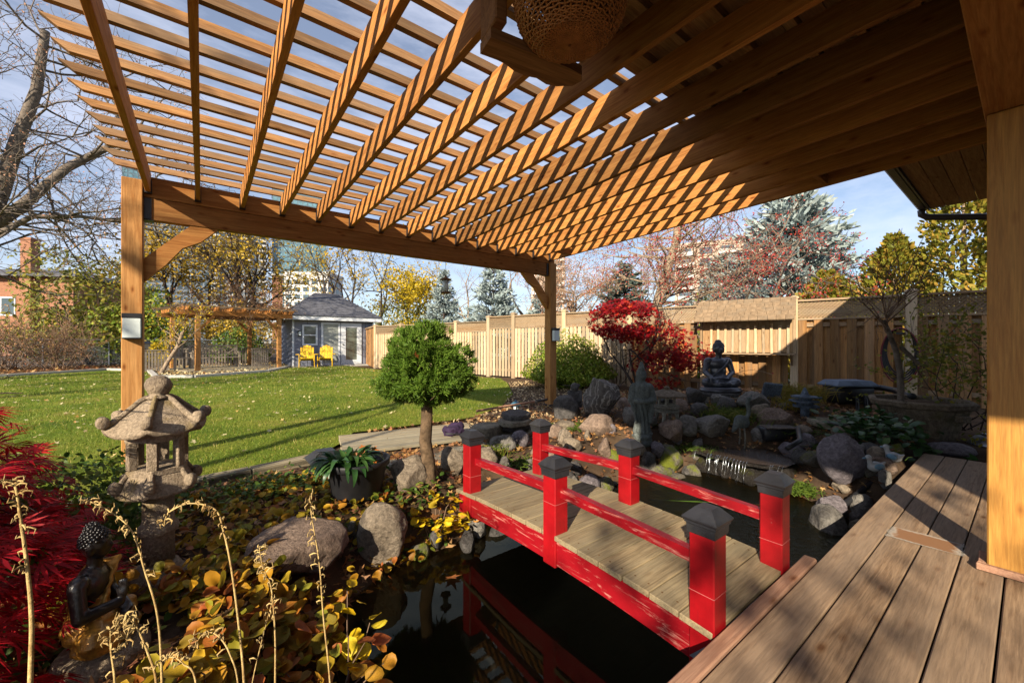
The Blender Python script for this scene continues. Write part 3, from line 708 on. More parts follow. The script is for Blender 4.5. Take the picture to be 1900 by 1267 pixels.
n = len(prof); vs = [(x, yy, z) for x in (-0.95, 7.92) for yy, z in prof]
m.add(vs, [(i, (i + 1) % n, n + (i + 1) % n, n + i) for i in range(n)] + [tuple(range(n)), tuple(range(n, 2 * n))[::-1]]); m.build('gutter', 'gutter_brown', house)
m = MB(); m.tube([(7.86, 0.93, 2.93), (7.88, 0.93, 2.87), (7.90, 0.88, 2.83), (7.92, 0.75, 2.80), (7.94, 0.30, 2.70), (7.95, -2.0, 2.2)], 0.042, 10); m.build('downpipe', 'gutter_brown', house, True)
m = MB(); m.box((-0.3, -2.65, -0.35), (7.7, -2.45, 3.9)); m.build('wall', 'siding_grey', house)

# ------------------------------------------------------------------ deck
deck = thing('deck', 'weathered wooden deck of wide boards beside the pond', 'deck', (2.2, 0.0, -0.3))
dinv = WORLD[deck.name].inverted()
db = MB(); db.box((0, -0.1395, -0.036), (6.9, 0, 0), 0.004); db = db.mesh('board')
for k in range(16):
    piece('board', db, 'deck_wood', deck, dinv @ Vector((-1.2 + (0.004 if k % 2 else 0), 0.657 - 0.1457 * k, 0.0 + rs.uniform(-0.001, 0.001))))
m = MB(); m.box((-1.2, 0.585, -0.20), (5.66, 0.62, -0.037)); m.build('rim_joist', 'dark_wood', deck)
for x in (-0.9, 0.6, 2.1, 3.6, 5.0):
    m = MB(); m.box((x, 0.46, -1.0), (x + 0.09, 0.55, -0.19)); m.build('leg', 'dark_wood', deck)
m = MB(); m.box((-1.0, 0.665, -0.03), (2.47, 0.722, 0.006), 0.006); m.build('edge_strip', 'trim_wood', deck)
def stain_mat():
    mt, nt, out = new_mat('deck_stain'); v = coords(nt, (1, 1, 1), False, 'Generated')
    sx = nt.nodes.new('ShaderNodeSeparateXYZ'); nt.links.new(v, sx.inputs[0])
    def edge(o):
        q = nt.nodes.new('ShaderNodeMath'); q.operation = 'SUBTRACT'; nt.links.new(o, q.inputs[0]); q.inputs[1].default_value = 0.5
        a2 = nt.nodes.new('ShaderNodeMath'); a2.operation = 'ABSOLUTE'; nt.links.new(q.outputs[0], a2.inputs[0]); return a2.outputs[0]
    mx = nt.nodes.new('ShaderNodeMath'); mx.operation = 'MAXIMUM'; nt.links.new(edge(sx.outputs['X']), mx.inputs[0]); nt.links.new(edge(sx.outputs['Y']), mx.inputs[1])
    nz = noise(nt, coords(nt, rnd=False), 22, 4, 0.7); ad = nt.nodes.new('ShaderNodeMath'); ad.operation = 'MULTIPLY_ADD'; ad.inputs[1].default_value = 0.25
    nt.links.new(nz, ad.inputs[0]); nt.links.new(mx.outputs[0], ad.inputs[2])
    al = ramp(nt, [(0.50, (1, 1, 1)), (0.585, (0, 0, 0))]); nt.links.new(ad.outputs[0], al.inputs[0])
    cl = ramp(nt, [(0.44, (0.27, 0.13, 0.055)), (0.50, (0.42, 0.33, 0.25)), (0.56, (0.62, 0.56, 0.48))]); nt.links.new(ad.outputs[0], cl.inputs[0])
    bs = nt.nodes.new('ShaderNodeBsdfPrincipled'); bs.inputs['Roughness'].default_value = 0.7; tr = nt.nodes.new('ShaderNodeBsdfTransparent'); ms = nt.nodes.new('ShaderNodeMixShader')
    nt.links.new(cl.outputs[0], bs.inputs['Base Color']); nt.links.new(al.outputs[0], ms.inputs[0]); nt.links.new(tr.outputs[0], ms.inputs[1]); nt.links.new(bs.outputs[0], ms.inputs[2]); nt.links.new(ms.outputs[0], out.inputs[0])
stain_mat()
m = MB(); m.add([(3.10, 0.20, 0.003), (3.30, 0.22, 0.003), (3.27, 0.53, 0.003), (3.07, 0.51, 0.003)], [(0, 1, 2, 3)]); m.build('stain', 'deck_stain', deck)

# ------------------------------------------------------------------ red arched bridge
br = thing('footbridge', 'red painted arched footbridge with black post caps over the pond', 'bridge', (1.9, 1.66, -0.1))
binv = WORLD[br.name].inverted()
def arch(yy): return 0.045 * (1 - ((yy - 1.66) / 0.96) ** 2)
pk = MB(); pk.box((-0.395, -0.0665, -0.028), (0.395, 0.0665, 0), 0.003); pk = pk.mesh('plank')
plain_mat('pale_seam', (0.45, 0.12, 0.11), 0.6, 0.3)
scr = MB()
for sx_ in (-0.345, 0.345):
    for sy_ in (-0.035, 0.035): scr.lathe([(0.0045, 0.0006), (0.0045, 0.0014)], 6, c=(sx_, sy_, 0))
scr = scr.mesh('screws'); scr.materials.append(M('dark_wood'))
yy = 0.802
while yy < 2.66:
    pp_ = piece('plank', pk, 'bridge_plank', br, binv @ Vector((1.918 + rs.uniform(-.004, .004), yy, arch(yy))), (math.atan(-0.09 * (yy - 1.66) / 0.92), 0, 0)); piece('screws', scr, 'dark_wood', pp_, (0, 0, 0))['kind'] = 'stuff'; yy += 0.1385
for xs in (1.538, 2.262):
    m = MB(); K = 14; vs = []
    for i in range(K + 1):
        q = 0.735 + (2.64 - 0.735) * i / K; t = arch(q) - 0.030
        vs += [(xs, q, t - 0.135), (xs + 0.038, q, t - 0.135), (xs + 0.038, q, t), (xs, q, t)]
    fs = [(4 * i + j, 4 * i + (j + 1) % 4, 4 * i + 4 + (j + 1) % 4, 4 * i + 4 + j) for i in range(K) for j in range(4)] + [(3, 2, 1, 0), (4 * K, 4 * K + 1, 4 * K + 2, 4 * K + 3)]
    m.add([(a, b_, c) for a, b_, c in vs], fs); m.build('stringer', 'red_paint', br)
def cap_mesh():
    m = MB()
    def frus(prof):
        vs = [(sx * r, sy * r, z) for r, z in prof for sx, sy in ((-1, -1), (1, -1), (1, 1), (-1, 1))]; k = len(prof)
        m.add(vs, [(4 * i + j, 4 * i + (j + 1) % 4, 4 * i + 4 + (j + 1) % 4, 4 * i + 4 + j) for i in range(k - 1) for j in range(4)] + [(3, 2, 1, 0), tuple(4 * (k - 1) + j for j in range(4))])
    frus([(0.055, 0.0), (0.057, 0.034), (0.059, 0.036)]); frus([(0.059, 0.037), (0.062, 0.038), (0.062, 0.046), (0.069, 0.056), (0.069, 0.061), (0.034, 0.098), (0.030, 0.101)])
    return m.mesh('post_cap')
cap = cap_mesh()
for xs in (1.575, 2.25):
    for q in (0.78, 1.64, 2.52):
        m = MB(); m.box((xs - 0.05, q - 0.05, -0.17 if q != 1.64 else -0.135), (xs + 0.05, q + 0.05, 0.36), 0.005); p = m.build('post', 'red_vinyl', br)
        if True:
            zz = 0.13 if q != 1.64 else 0.21; m = MB(); m.box((xs - 0.0508, q - 0.0508, zz), (xs + 0.0508, q + 0.0508, zz + 0.0022)); m.build('sleeve_seam', 'pale_seam', p)
        c = piece('post_cap', cap, 'cap_plastic', p, (xs, q, 0.357))
    for q0, q1 in ((0.831, 1.589), (1.691, 2.469)):
        m = MB(); zc = lambda q: 0.225 + arch(q)
        xr = xs + (0.012 if xs < 2 else -0.012)
        m.bar((xr, q0, zc(q0)), (xr, q1, zc(q1)), 0.042, 0.05); m.build('rail', 'red_paint', br)
m = MB(); m.add([(1.523, 0.735, -0.13), (1.523, 0.825, -0.13), (1.523, 0.735, -0.03)], [(0, 1, 2)]); m.add([(1.520, 0.735, -0.13), (1.520, 0.825, -0.13), (1.520, 0.735, -0.03)], [(2, 1, 0)]); m.build('corner_plate', 'galvanised', br)

# post lights on the pergola
def post_light(loc, label):
    t = thing('wall_light', label, 'wall light', loc, 0, 'square lights on the pergola posts')
    m = MB(); m.box((-0.066, -0.012, -0.115), (0.066, 0.0, 0.115), 0.003); m.build('back_plate', 'black_metal', t, local=True)
    m = MB(); m.box((-0.066, -0.075, -0.115), (0.066, -0.0125, -0.106), 0.002); m.build('base_rim', 'black_metal', t, local=True)
    m = MB(); m.box((-0.066, -0.075, 0.072), (0.066, -0.0125, 0.115), 0.003); m.build('hood', 'black_metal', t, local=True)
    m = MB(); m.box((-0.060, -0.070, -0.1055), (0.060, -0.0125, 0.0715), 0.003); m.build('diffuser', 'frosted_glass', t, local=True)
post_light((-0.50, 4.999, 1.25), 'white frosted box light on the sunlit left pergola post')
post_light((4.775, 4.999, 1.24), 'small box light on the shaded right pergola post')

# hanging wicker basket on its carved bracket, under the rafters
t = thing('hanging_basket', 'wicker basket on a carved wooden bracket under the pergola rafters', 'basket', (1.097, 1.174, 2.25), -0.167)
m = MB(); m.box((-0.245, -0.01, 0.041), (-0.195, 0.13, 0.42), 0.006); m.build('back_board', 'dark_cedar', t, local=True)
out = [(-0.245, 0.03), (0.12, 0.03), (0.19, 0.04), (0.215, 0.07), (0.20, 0.12), (0.17, 0.135), (0.14, 0.155), (0.09, 0.165), (0.03, 0.15), (-0.02, 0.16), (-0.08, 0.155), (-0.13, 0.135), (-0.17, 0.13), (-0.245, 0.13)]
m = MB(); m.prism(out, 0.0, 0.04); m.build('tray', 'dark_cedar', t, local=True)
def wicker(t):
    m = MB(); prof = [(0.006, 0.0), (0.10, 0.010), (0.155, 0.04), (0.19, 0.09), (0.205, 0.15), (0.205, 0.22), (0.195, 0.29), (0.175, 0.36)]; L_ = [0.0]
    for (a, za), (b_, zb) in zip(prof, prof[1:]): L_.append(L_[-1] + math.hypot(b_ - a, zb - za))
    def at_s(s):
        for i in range(len(prof) - 1):
            if s <= L_[i + 1]:
                k = (s - L_[i]) / (L_[i + 1] - L_[i]); return prof[i][0] + (prof[i + 1][0] - prof[i][0]) * k, prof[i][1] + (prof[i + 1][1] - prof[i][1]) * k
        return prof[-1]
    cx, cy, cz = 0.0, -0.135, -0.05; ns = 46
    for j in range(ns):
        a = 2 * math.pi * j / ns; pts = [at_s(s) for s in np.linspace(0, L_[-1], 12)]; m.tube([(cx + r_ * math.cos(a), cy + r_ * math.sin(a), cz + z) for r_, z in pts], 0.0042, 4, False)
    s = 0.004; i = 0
    while s < L_[-1]:
        r_, z = at_s(s); pts = []
        for j in range(ns + 1):
            a = 2 * math.pi * j / ns; rr = r_ + (0.004 if (i + j) % 2 else -0.004); pts.append((cx + rr * math.cos(a), cy + rr * math.sin(a), cz + z))
        m.tube(pts, 0.0040, 4, False); s += 0.0118 if 0.13 < s < 0.19 or 0.27 < s < 0.32 else 0.0082; i += 1
    m.build('wicker', 'wicker', t, True, local=True)
    m = MB(); m.tube([(cx + 0.18 * math.cos(a), cy + 0.18 * math.sin(a), cz + 0.362) for a in np.linspace(0, 2 * math.pi, 37)], 0.012, 8, False); m.build('rim', 'wicker', t, True, local=True)
wicker(t)
m = MB(); m.tube([(-0.22, 0.06, 0.421), (-0.22, 0.06, 0.56)], 0.006, 6); m.build('hook', 'black_metal', t, local=True)
# ------------------------------------------------------------------ stone lantern by the left post
t = thing('stone_lantern', 'tall weathered stone pagoda lantern in front of the left pergola post', 'stone lantern', (-0.17, 2.63, -0.06), R(22))
t.scale = (0.77, 0.77, 1.0)
def hexring(prof, a0=0.0, n=6): return MB().lathe(prof, n, a0=a0)
m = MB(); m.lathe([(0.155, 0.0), (0.15, 0.03), (0.125, 0.045), (0.12, 0.055), (0.105, 0.075), (0.085, 0.085)], 28); m.build('base', 'lantern_stone', t, True, local=True)
m = MB(); m.lathe([(0.083, 0.083), (0.082, 0.22), (0.086, 0.225), (0.100, 0.235), (0.104, 0.252), (0.100, 0.268), (0.086, 0.278), (0.081, 0.285), (0.080, 0.43)], 28); m.build('column', 'lantern_stone', t, True, local=True)
def flared(name, prof, parent, zridge):
    """six-sided roof with raised ridges that end in scrolls"""
    m = MB(); n = 48; vs = []
    for r, z, up in prof:
        for j in range(n):
            a = 2 * math.pi * j / n; k = (a % (math.pi / 3)) - math.pi / 6
            hexr = math.cos(math.pi / 6) / math.cos(k); c = (abs(k) / (math.pi / 6)) ** 4
            rr = r * (0.86 * hexr + 0.14) ; vs.append((rr * math.cos(a), rr * math.sin(a), z + up * c))
    kk = len(prof)
    m.add(vs, [(i * n + j, i * n + (j + 1) % n, (i + 1) * n + (j + 1) % n, (i + 1) * n + j) for i in range(kk - 1) for j in range(n)] + [tuple(range(n))[::-1], tuple((kk - 1) * n + j for j in range(n))])
    o = m.build(name, 'lantern_stone', parent, True, local=True)
    top = [q for q in prof[zridge:]]
    for j in range(6):
        a = math.pi / 3 * j; ca, sa = math.cos(a), math.sin(a)
        mm = MB(); pts = [(q[0] * ca * 0.995, q[0] * sa * 0.995, q[1] + q[2] + 0.006) for q in top[::-1]]
        mm.tube(pts, [0.013 + 0.004 * i / len(pts) for i in range(len(pts))], 8)
        r_, z_ = top[0][0], top[0][1] + top[0][2]
        sc = MB(); c0 = Vector((r_ * ca, r_ * sa, z_ + 0.022)); ax = Vector((-sa, ca, 0))
        sp = []
        mm.tube([c0 - ax * 0.024, c0 - ax * 0.02, c0 + ax * 0.02, c0 + ax * 0.024], [0.022, 0.029, 0.029, 0.022], 14)
        mm.build('ridge', 'lantern_stone', o, True, local=True)
    return o
flared('lower_skirt', [(0.09, 0.425, 0), (0.205, 0.432, 0.012), (0.214, 0.445, 0.014), (0.205, 0.455, 0.012), (0.185, 0.487, 0.006), (0.165, 0.515, 0.0), (0.155, 0.53, 0), (0.145, 0.533, 0)], t, 3)
m = MB()
m.lathe([(0.16, 0.533), (0.16, 0.556), (0.15, 0.560)], 6); m.build('firebox_floor', 'lantern_stone', t, local=True)
for j in range(6):
    a = math.pi / 3 * j; m = MB(); m.box((0.110, -0.026, 0.558), (0.152, 0.026, 0.692), 0.004); me = m.mesh('pillar')
    o = piece('pillar', me, 'lantern_stone', t, (0, 0, 0), (0, 0, a))
m = MB(); m.lathe([(0.162, 0.69), (0.165, 0.71), (0.17, 0.722)], 6); m.build('firebox_top', 'lantern_stone', t, local=True)
flared('roof', [(0.14, 0.714, 0), (0.250, 0.722, 0.026), (0.265, 0.735, 0.030), (0.258, 0.748, 0.028), (0.225, 0.772, 0.012), (0.19, 0.80, 0.004), (0.14, 0.838, 0), (0.095, 0.872, 0), (0.065, 0.885, 0), (0.05, 0.888, 0)], t, 3)
m = MB(); m.lathe([(0.05, 0.885), (0.072, 0.889), (0.074, 0.898), (0.045, 0.905), (0.055, 0.917), (0.068, 0.94), (0.069, 0.958), (0.058, 0.98), (0.035, 0.996), (0.01, 1.0)], 24, wob=0.05); m.build('finial', 'lantern_stone', t, True, local=True)

# ------------------------------------------------------------------ seated figures
def sitting_body(raised):
    b = MB()
    b.ball((0, 0.02, 0.15), (0.165, 0.13, 0.095), 3); b.ball((0, 0.035, 0.27), (0.115, 0.088, 0.15), 3); b.ball((0, 0.02, 0.375), (0.135, 0.083, 0.10), 3)
    for s in (-1, 1):
        b.limb((s * 0.06, 0.0, 0.135), (s * 0.205, -0.075, 0.125), 0.085, 0.062)
        b.limb((s * 0.205, -0.075, 0.115), (-s * 0.06, -0.165, 0.105), 0.058, 0.040)
        b.ball((s * 0.128, 0.03, 0.415), (0.06, 0.055, 0.055), 2)
    b.ball((0, -0.09, 0.10), (0.19, 0.10, 0.05), 3)
    b.limb((-0.15, 0.03, 0.41), (-0.185, 0.0, 0.255), 0.046, 0.039)
    b.limb((0.15, 0.03, 0.41), (0.185, 0.0, 0.255), 0.046, 0.039)
    b.limb((0.185, 0.0, 0.255), (0.05, -0.14, 0.195), 0.038, 0.028)
    b.ball((0.02, -0.155, 0.185), (0.05, 0.035, 0.02), 2)
    for k in range(4): b.limb((0.0, -0.135 - 0.013 * k, 0.19), (-0.062, -0.14 - 0.012 * k, 0.182 + 0.003 * k), 0.0085, 0.007, 6)
    b.limb((0.03, -0.13, 0.195), (-0.01, -0.125, 0.215), 0.009, 0.007, 6)
    if raised:
        b.limb((-0.185, 0.0, 0.255), (-0.09, -0.16, 0.275), 0.038, 0.028); b.ball((-0.085, -0.17, 0.315), (0.018, 0.028, 0.036), 2)
        for k in range(4): b.limb((-0.085, -0.19 + 0.013 * k, 0.335), (-0.083, -0.192 + 0.013 * k, 0.385 + 0.008 * (1.5 - abs(k - 1.5))), 0.0085, 0.007, 6)
        b.limb((-0.085, -0.155, 0.30), (-0.085, -0.14, 0.345), 0.009, 0.007, 6)
    else:
        b.limb((-0.185, 0.0, 0.255), (-0.165, -0.125, 0.205), 0.038, 0.028); b.ball((-0.163, -0.15, 0.188), (0.034, 0.028, 0.02), 2, (0.6, 0, 0))
        for k in range(4): b.limb((-0.185 + 0.014 * k, -0.165, 0.18), (-0.188 + 0.015 * k, -0.178, 0.115 + 0.004 * abs(k - 1.5)), 0.0085, 0.007, 6)
        b.limb((-0.135, -0.15, 0.185), (-0.118, -0.16, 0.155), 0.009, 0.007, 6)
    b.limb((0, 0.01, 0.45), (0, 0.0, 0.53), 0.043, 0.040)
    b.ball((0, -0.004, 0.590), (0.066, 0.074, 0.083), 3); b.ball((0, -0.022, 0.545), (0.048, 0.05, 0.04), 3)
    b.limb((0, -0.070, 0.598), (0, -0.086, 0.574), 0.007, 0.011, 8)
    b.ball((0, -0.070, 0.550), (0.02, 0.012, 0.006), 2); b.ball((0, -0.068, 0.542), (0.016, 0.011, 0.005), 2)
    for s in (-1, 1):
        b.ball((s * 0.026, -0.066, 0.597), (0.016, 0.010, 0.008), 2); b.ball((s * 0.027, -0.066, 0.612), (0.022, 0.010, 0.005), 2)
        b.ball((s * 0.068, 0.004, 0.578), (0.012, 0.022, 0.046), 2)
    return remeshed(b, 'figure', 0.0075, 2)
def curls(r=0.0105):
    m = MB(); m.ball((0, 0.006, 0.606), (0.070, 0.077, 0.076), 3); m.ball((0, 0.018, 0.675), (0.038, 0.04, 0.036), 2)
    k = 150
    for i in range(k):
        z = 1 - 1.25 * (i + 0.5) / k; a = i * 2.39996; rr = math.sqrt(max(0, 1 - z * z)); x, yv = rr * math.cos(a), rr * math.sin(a)
        if z < 0.12 and yv < -0.1 or z < 0.28 and yv < -0.55: continue
        m.ball((0.070 * x, 0.006 + 0.077 * yv, 0.606 + 0.078 * z), r, 1)
    for i in range(34):
        z = 1 - 1.2 * (i + 0.5) / 34; a = i * 2.39996; rr = math.sqrt(max(0, 1 - z * z)); m.ball((0.038 * rr * math.cos(a), 0.018 + 0.04 * rr * math.sin(a), 0.675 + 0.036 * z), r * 0.9, 1)
    return m
# forehead stays bare: trim the scalp shell behind the face
t = thing('buddha_statue', 'dark bronze seated Buddha statue on a plinth before the fence', 'statue', (6.20, 2.90, 0.375), R(-40))
t.scale = (1.08, 1.08, 1.08); WORLD[t.name] = Matrix.Identity(4)
put('figure', sitting_body(False), 'bronze_black', t, True, local=True)
curls().build('hair', 'bronze_black', t, True, local=True)
m = MB(); m.lathe([(0.275, 0.0), (0.285, 0.01), (0.28, 0.03), (0.265, 0.04), (0.27, 0.052), (0.25, 0.062)], 36, sx=1, sy=0.78, c=(0, -0.05, 0)); m.build('plinth', 'bronze_black', t, True, local=True)
m = MB(); m.tube([(0.125, -0.02, 0.445), (0.09, -0.066, 0.40), (0.03, -0.078, 0.33), (-0.04, -0.072, 0.27), (-0.09, -0.06, 0.22)], [0.008, 0.011, 0.012, 0.012, 0.008], 8); m.build('robe_hem', 'bronze_black', t, True, local=True)

t = thing('robed_statue', 'black seated statue with golden robe on a stone plinth, half behind red maple', 'statue', (-0.315, 2.14, -0.16), R(76))
t.scale = (0.84, 0.84, 1.0)
S_ = 0.66
def scaled(o): o.scale = (S_, S_, S_); o.location = (0, 0, 0.12); return o
scaled(put('figure', sitting_body(True), 'ebony', t, True, local=True))
scaled(curls().build('hair', 'ebony', t, True, local=True))
rb = MB(); rb.ball((0, 0.02, 0.15), (0.178, 0.143, 0.105), 3); rb.ball((0, 0.035, 0.24), (0.125, 0.100, 0.12), 3)
for s in (-1, 1):
    rb.limb((s * 0.06, 0.0, 0.135), (s * 0.205, -0.075, 0.12), 0.094, 0.072); rb.limb((s * 0.205, -0.075, 0.11), (-s * 0.02, -0.15, 0.105), 0.066, 0.052)
rb.ball((0, -0.06, 0.075), (0.25, 0.16, 0.06), 3)
for k in range(7): rb.tube([(0.075 + 0.013 * k, 0.07 - 0.02 * k, 0.455 - 0.006 * k), (0.10 + 0.008 * k, 0.0 - 0.012 * k, 0.455), (0.07 - 0.008 * k, -0.065, 0.40 - 0.006 * k), (-0.03 - 0.01 * k, -0.07, 0.30 - 0.01 * k), (-0.10, -0.05, 0.23 - 0.008 * k)], 0.014, 6)
for k in range(7): rb.tube([(0.075 + 0.013 * k, 0.07 - 0.02 * k, 0.455 - 0.006 * k), (0.05 + 0.01 * k, 0.115 - 0.01 * k, 0.38), (0.0 + 0.012 * k, 0.125, 0.28), (-0.04 + 0.012 * k, 0.12, 0.2)], 0.014, 6)
rme = remeshed(rb, 'robe', 0.0085, 2)
for v in rme.vertices:
    d = Vector((v.co.x, v.co.y + 0.03, 0)).normalized(); v.co += d * 0.005 * math.sin(95 * (v.co.z + 0.35 * v.co.x + 0.2 * v.co.y))
scaled(put('robe', rme, 'gold_robe', t, True, local=True))
m = MB(); m.lathe([(0.165, 0.0), (0.17, 0.01), (0.17, 0.05), (0.155, 0.058), (0.165, 0.066), (0.165, 0.10), (0.15, 0.115), (0.14, 0.128)], 32, c=(0, -0.02, 0)); m.build('plinth', 'lantern_stone', t, True, local=True)

# standing statue by the water
t = thing('robed_lady_statue', 'tall grey stone statue of a standing robed figure among the rocks', 'statue', (4.06, 2.78, -0.09), R(-38))
b = MB()
b.lathe([(0.085, 0.13), (0.105, 0.15), (0.088, 0.22), (0.078, 0.34), (0.086, 0.46), (0.100, 0.56), (0.105, 0.64), (0.095, 0.69), (0.06, 0.725), (0.035, 0.745)], 28, sy=0.85)
for s in (-1, 1):
    b.ball((s * 0.085, 0, 0.68), (0.045, 0.045, 0.045), 2); b.limb((s * 0.10, 0.0, 0.67), (s * 0.125, -0.02, 0.53), 0.042, 0.042); b.limb((s * 0.125, -0.02, 0.53), (s * 0.03, -0.10, 0.515), 0.04, 0.026)
    b.ball((s * 0.012, -0.112, 0.52), (0.03, 0.02, 0.02), 2)
    for k in range(4): b.limb((s * 0.01, -0.122, 0.508 + 0.009 * k), (-s * 0.025, -0.13 - 0.004 * s, 0.509 + 0.009 * k), 0.007, 0.006, 6)
    b.limb((s * 0.11, -0.03, 0.50), (s * 0.085, -0.06, 0.28), 0.035, 0.018)
b.ball((0, -0.012, 0.805), (0.046, 0.052, 0.062), 3); b.limb((0, -0.008, 0.74), (0, -0.01, 0.77), 0.032, 0.03)
b.ball((0, 0.02, 0.815), (0.062, 0.052, 0.085), 3); b.limb((0, 0.01, 0.88), (0, 0.012, 0.955), 0.042, 0.02); b.ball((0, -0.02, 0.89), (0.03, 0.025, 0.035), 2)
b.limb((0, 0.045, 0.80), (0, 0.075, 0.55), 0.055, 0.06); b.limb((0, -0.058, 0.81), (0, -0.068, 0.795), 0.006, 0.009, 8)
me = remeshed(b, 'figure', 0.008, 2)
for v in me.vertices:
    if v.co.z < 0.72:
        d = Vector((v.co.x, v.co.y, 0)).normalized(); a = math.atan2(v.co.y, v.co.x)
        v.co += d * 0.008 * math.sin(9 * a + 16 * v.co.z + 1.5 * math.sin(14 * v.co.z)) * (1 if v.co.z < 0.5 else 0.4)
put('figure', me, 'statue_stone', t, True, local=True)
b = MB(); rr = random.Random(5)
b.lathe([(0.105, 0.0), (0.12, 0.03), (0.10, 0.075), (0.115, 0.11), (0.09, 0.145)], 20)
for k in range(14):
    a = k * 2.4; b.ball((0.085 * math.cos(a), 0.085 * math.sin(a), 0.02 + 0.009 * k), (0.04, 0.04, 0.028), 2)
put('pedestal', remeshed(b, 'pedestal', 0.01, 2), 'statue_stone', t, True, local=True)

# small pale lantern on curved legs
t = thing('snow_lantern', 'small pale stone lantern on four curved legs behind the standing statue', 'stone lantern', (4.62, 2.80, 0.07), R(-30))
for k in range(4):
    a = math.pi / 4 + k * math.pi / 2; m = MB(); ca, sa = math.cos(a), math.sin(a)
    m.tube([(0.155 * ca, 0.155 * sa, 0.0), (0.15 * ca, 0.15 * sa, 0.03), (0.125 * ca, 0.125 * sa, 0.09), (0.12 * ca, 0.12 * sa, 0.15), (0.09 * ca, 0.09 * sa, 0.175)], [0.026, 0.022, 0.02, 0.026, 0.034], 8); m.build('leg', 'pale_stone', t, True, local=True)
m = MB(); m.lathe([(0.10, 0.155), (0.155, 0.165), (0.165, 0.185), (0.12, 0.205), (0.165, 0.22), (0.17, 0.24), (0.12, 0.25)], 6); m.build('platform', 'pale_stone', t, local=True)
m = MB()
for k in range(6):
    a = math.pi / 3 * k + math.pi / 6; c, s = math.cos(a), math.sin(a)
    for dz0, dz1, w0, w1 in ((0.25, 0.265, -0.06, 0.06), (0.34, 0.355, -0.06, 0.06), (0.265, 0.34, -0.06, -0.035), (0.265, 0.34, 0.035, 0.06)):
        vs = [(c * r_ - s * w, s * r_ + c * w, z) for r_ in (0.088, 0.104) for w, z in ((w0, dz0), (w1, dz0), (w1, dz1), (w0, dz1))]
        m.add(vs, [(0, 3, 2, 1), (4, 5, 6, 7), (0, 1, 5, 4), (1, 2, 6, 5), (2, 3, 7, 6), (3, 0, 4, 7)])
m.build('light_box', 'pale_stone', t, local=True)
m = MB(); m.lathe([(0.10, 0.355), (0.245, 0.365), (0.25, 0.38), (0.17, 0.41), (0.08, 0.435), (0.03, 0.45), (0.04, 0.47), (0.01, 0.49)], 6); m.build('roof', 'terracotta_old', t, local=True)

# crane, slate pagoda, leaning slate
t = thing('crane_statue', 'weathered grey crane statue with raised neck standing in the falls', 'statue', (4.87, 2.02, -0.14), R(-20))
b = MB(); b.ball((0, 0, 0.34), (0.10, 0.065, 0.075), 3, (0, 0.5, 0)); b.limb((-0.06, 0, 0.33), (-0.13, 0, 0.24), 0.045, 0.015)
pts = [(0.06, 0, 0.37), (0.10, 0, 0.42), (0.10, 0, 0.48), (0.085, 0, 0.54), (0.10, 0, 0.59)]
for a_, c_ in zip(pts, pts[1:]): b.limb(a_, c_, 0.024, 0.02, 8)
b.ball((0.11, 0, 0.60), (0.035, 0.024, 0.024), 2); b.limb((0.13, 0, 0.605), (0.16, 0, 0.66), 0.012, 0.004, 6)
put('body', remeshed(b, 'body', 0.008, 2), 'statue_stone', t, True, local=True)
for s in (-1, 1):
    m = MB(); m.tube([(0.0, s * 0.03, 0.29), (0.015, s * 0.035, 0.16), (-0.01, s * 0.04, 0.0)], [0.010, 0.008, 0.009], 6); m.build('leg', 'pale_stone', t, True, local=True)
t = thing('slate_cairn', 'small blue-grey stacked slate pagoda in the rockery', 'cairn', (6.06, 1.76, 0.135), 0.3)
def slab(name, r_, z0, z1, seed, par, n=7, dx=0.0, mat='slate_blue'):
    q = random.Random(seed); out = [(dx + r_ * q.uniform(0.75, 1.1) * math.cos(2 * math.pi * i / n), r_ * q.uniform(0.75, 1.1) * math.sin(2 * math.pi * i / n)) for i in range(n)]
    m_ = MB(); m_.prism(out, z0, z1); return m_.build(name, mat, par, local=True)
slab('leg', 0.06, 0.0, 0.15, 1, t, 6, -0.075); slab('leg', 0.055, 0.0, 0.152, 2, t, 6, 0.075)
slab('tier', 0.17, 0.152, 0.175, 3, t); slab('tier', 0.10, 0.175, 0.215, 4, t); slab('tier', 0.16, 0.215, 0.235, 5, t, 9); slab('tier', 0.07, 0.235, 0.27, 6, t); slab('tier', 0.17, 0.27, 0.29, 7, t, 8)
m = MB(); m.lathe([(0.07, 0.29), (0.045, 0.32), (0.02, 0.38), (0.004, 0.40)], 6); m.build('finial', 'slate_blue', t, local=True)
m = MB(); m.box((-0.13, -0.02, 0), (0.13, 0.02, 0.34), 0.015, rot=(0.22, 0.12, 0)); o = m.build('slate_slab', 'slate_blue'); o.location = (6.35, 2.25, 0.20); o.rotation_euler = (0, 0, -0.7)
tag(o, 'blue-grey slate slab leaning upright right of the bronze Buddha', 'slate')
t = thing('crouching_figurine', 'small dark crouching stone figurine behind the right pergola post', 'statue', (4.72, 4.48, 0.03), -0.5)
b = MB(); b.ball((0, 0, 0.10), (0.14, 0.11, 0.11), 3); b.ball((0, 0, 0.22), (0.095, 0.08, 0.13), 3); b.ball((0, -0.02, 0.36), (0.065, 0.07, 0.075), 3); b.limb((0.09, -0.02, 0.28), (0.07, -0.10, 0.16), 0.035, 0.03); b.limb((-0.09, -0.02, 0.28), (-0.07, -0.10, 0.16), 0.035, 0.03)
b.ball((0.06, -0.02, 0.39), (0.03, 0.05, 0.03), 2); b.limb((0, -0.08, 0.35), (0, -0.11, 0.345), 0.02, 0.012)
put('body', remeshed(b, 'body', 0.012, 2), 'rock_dark', t, True, local=True)

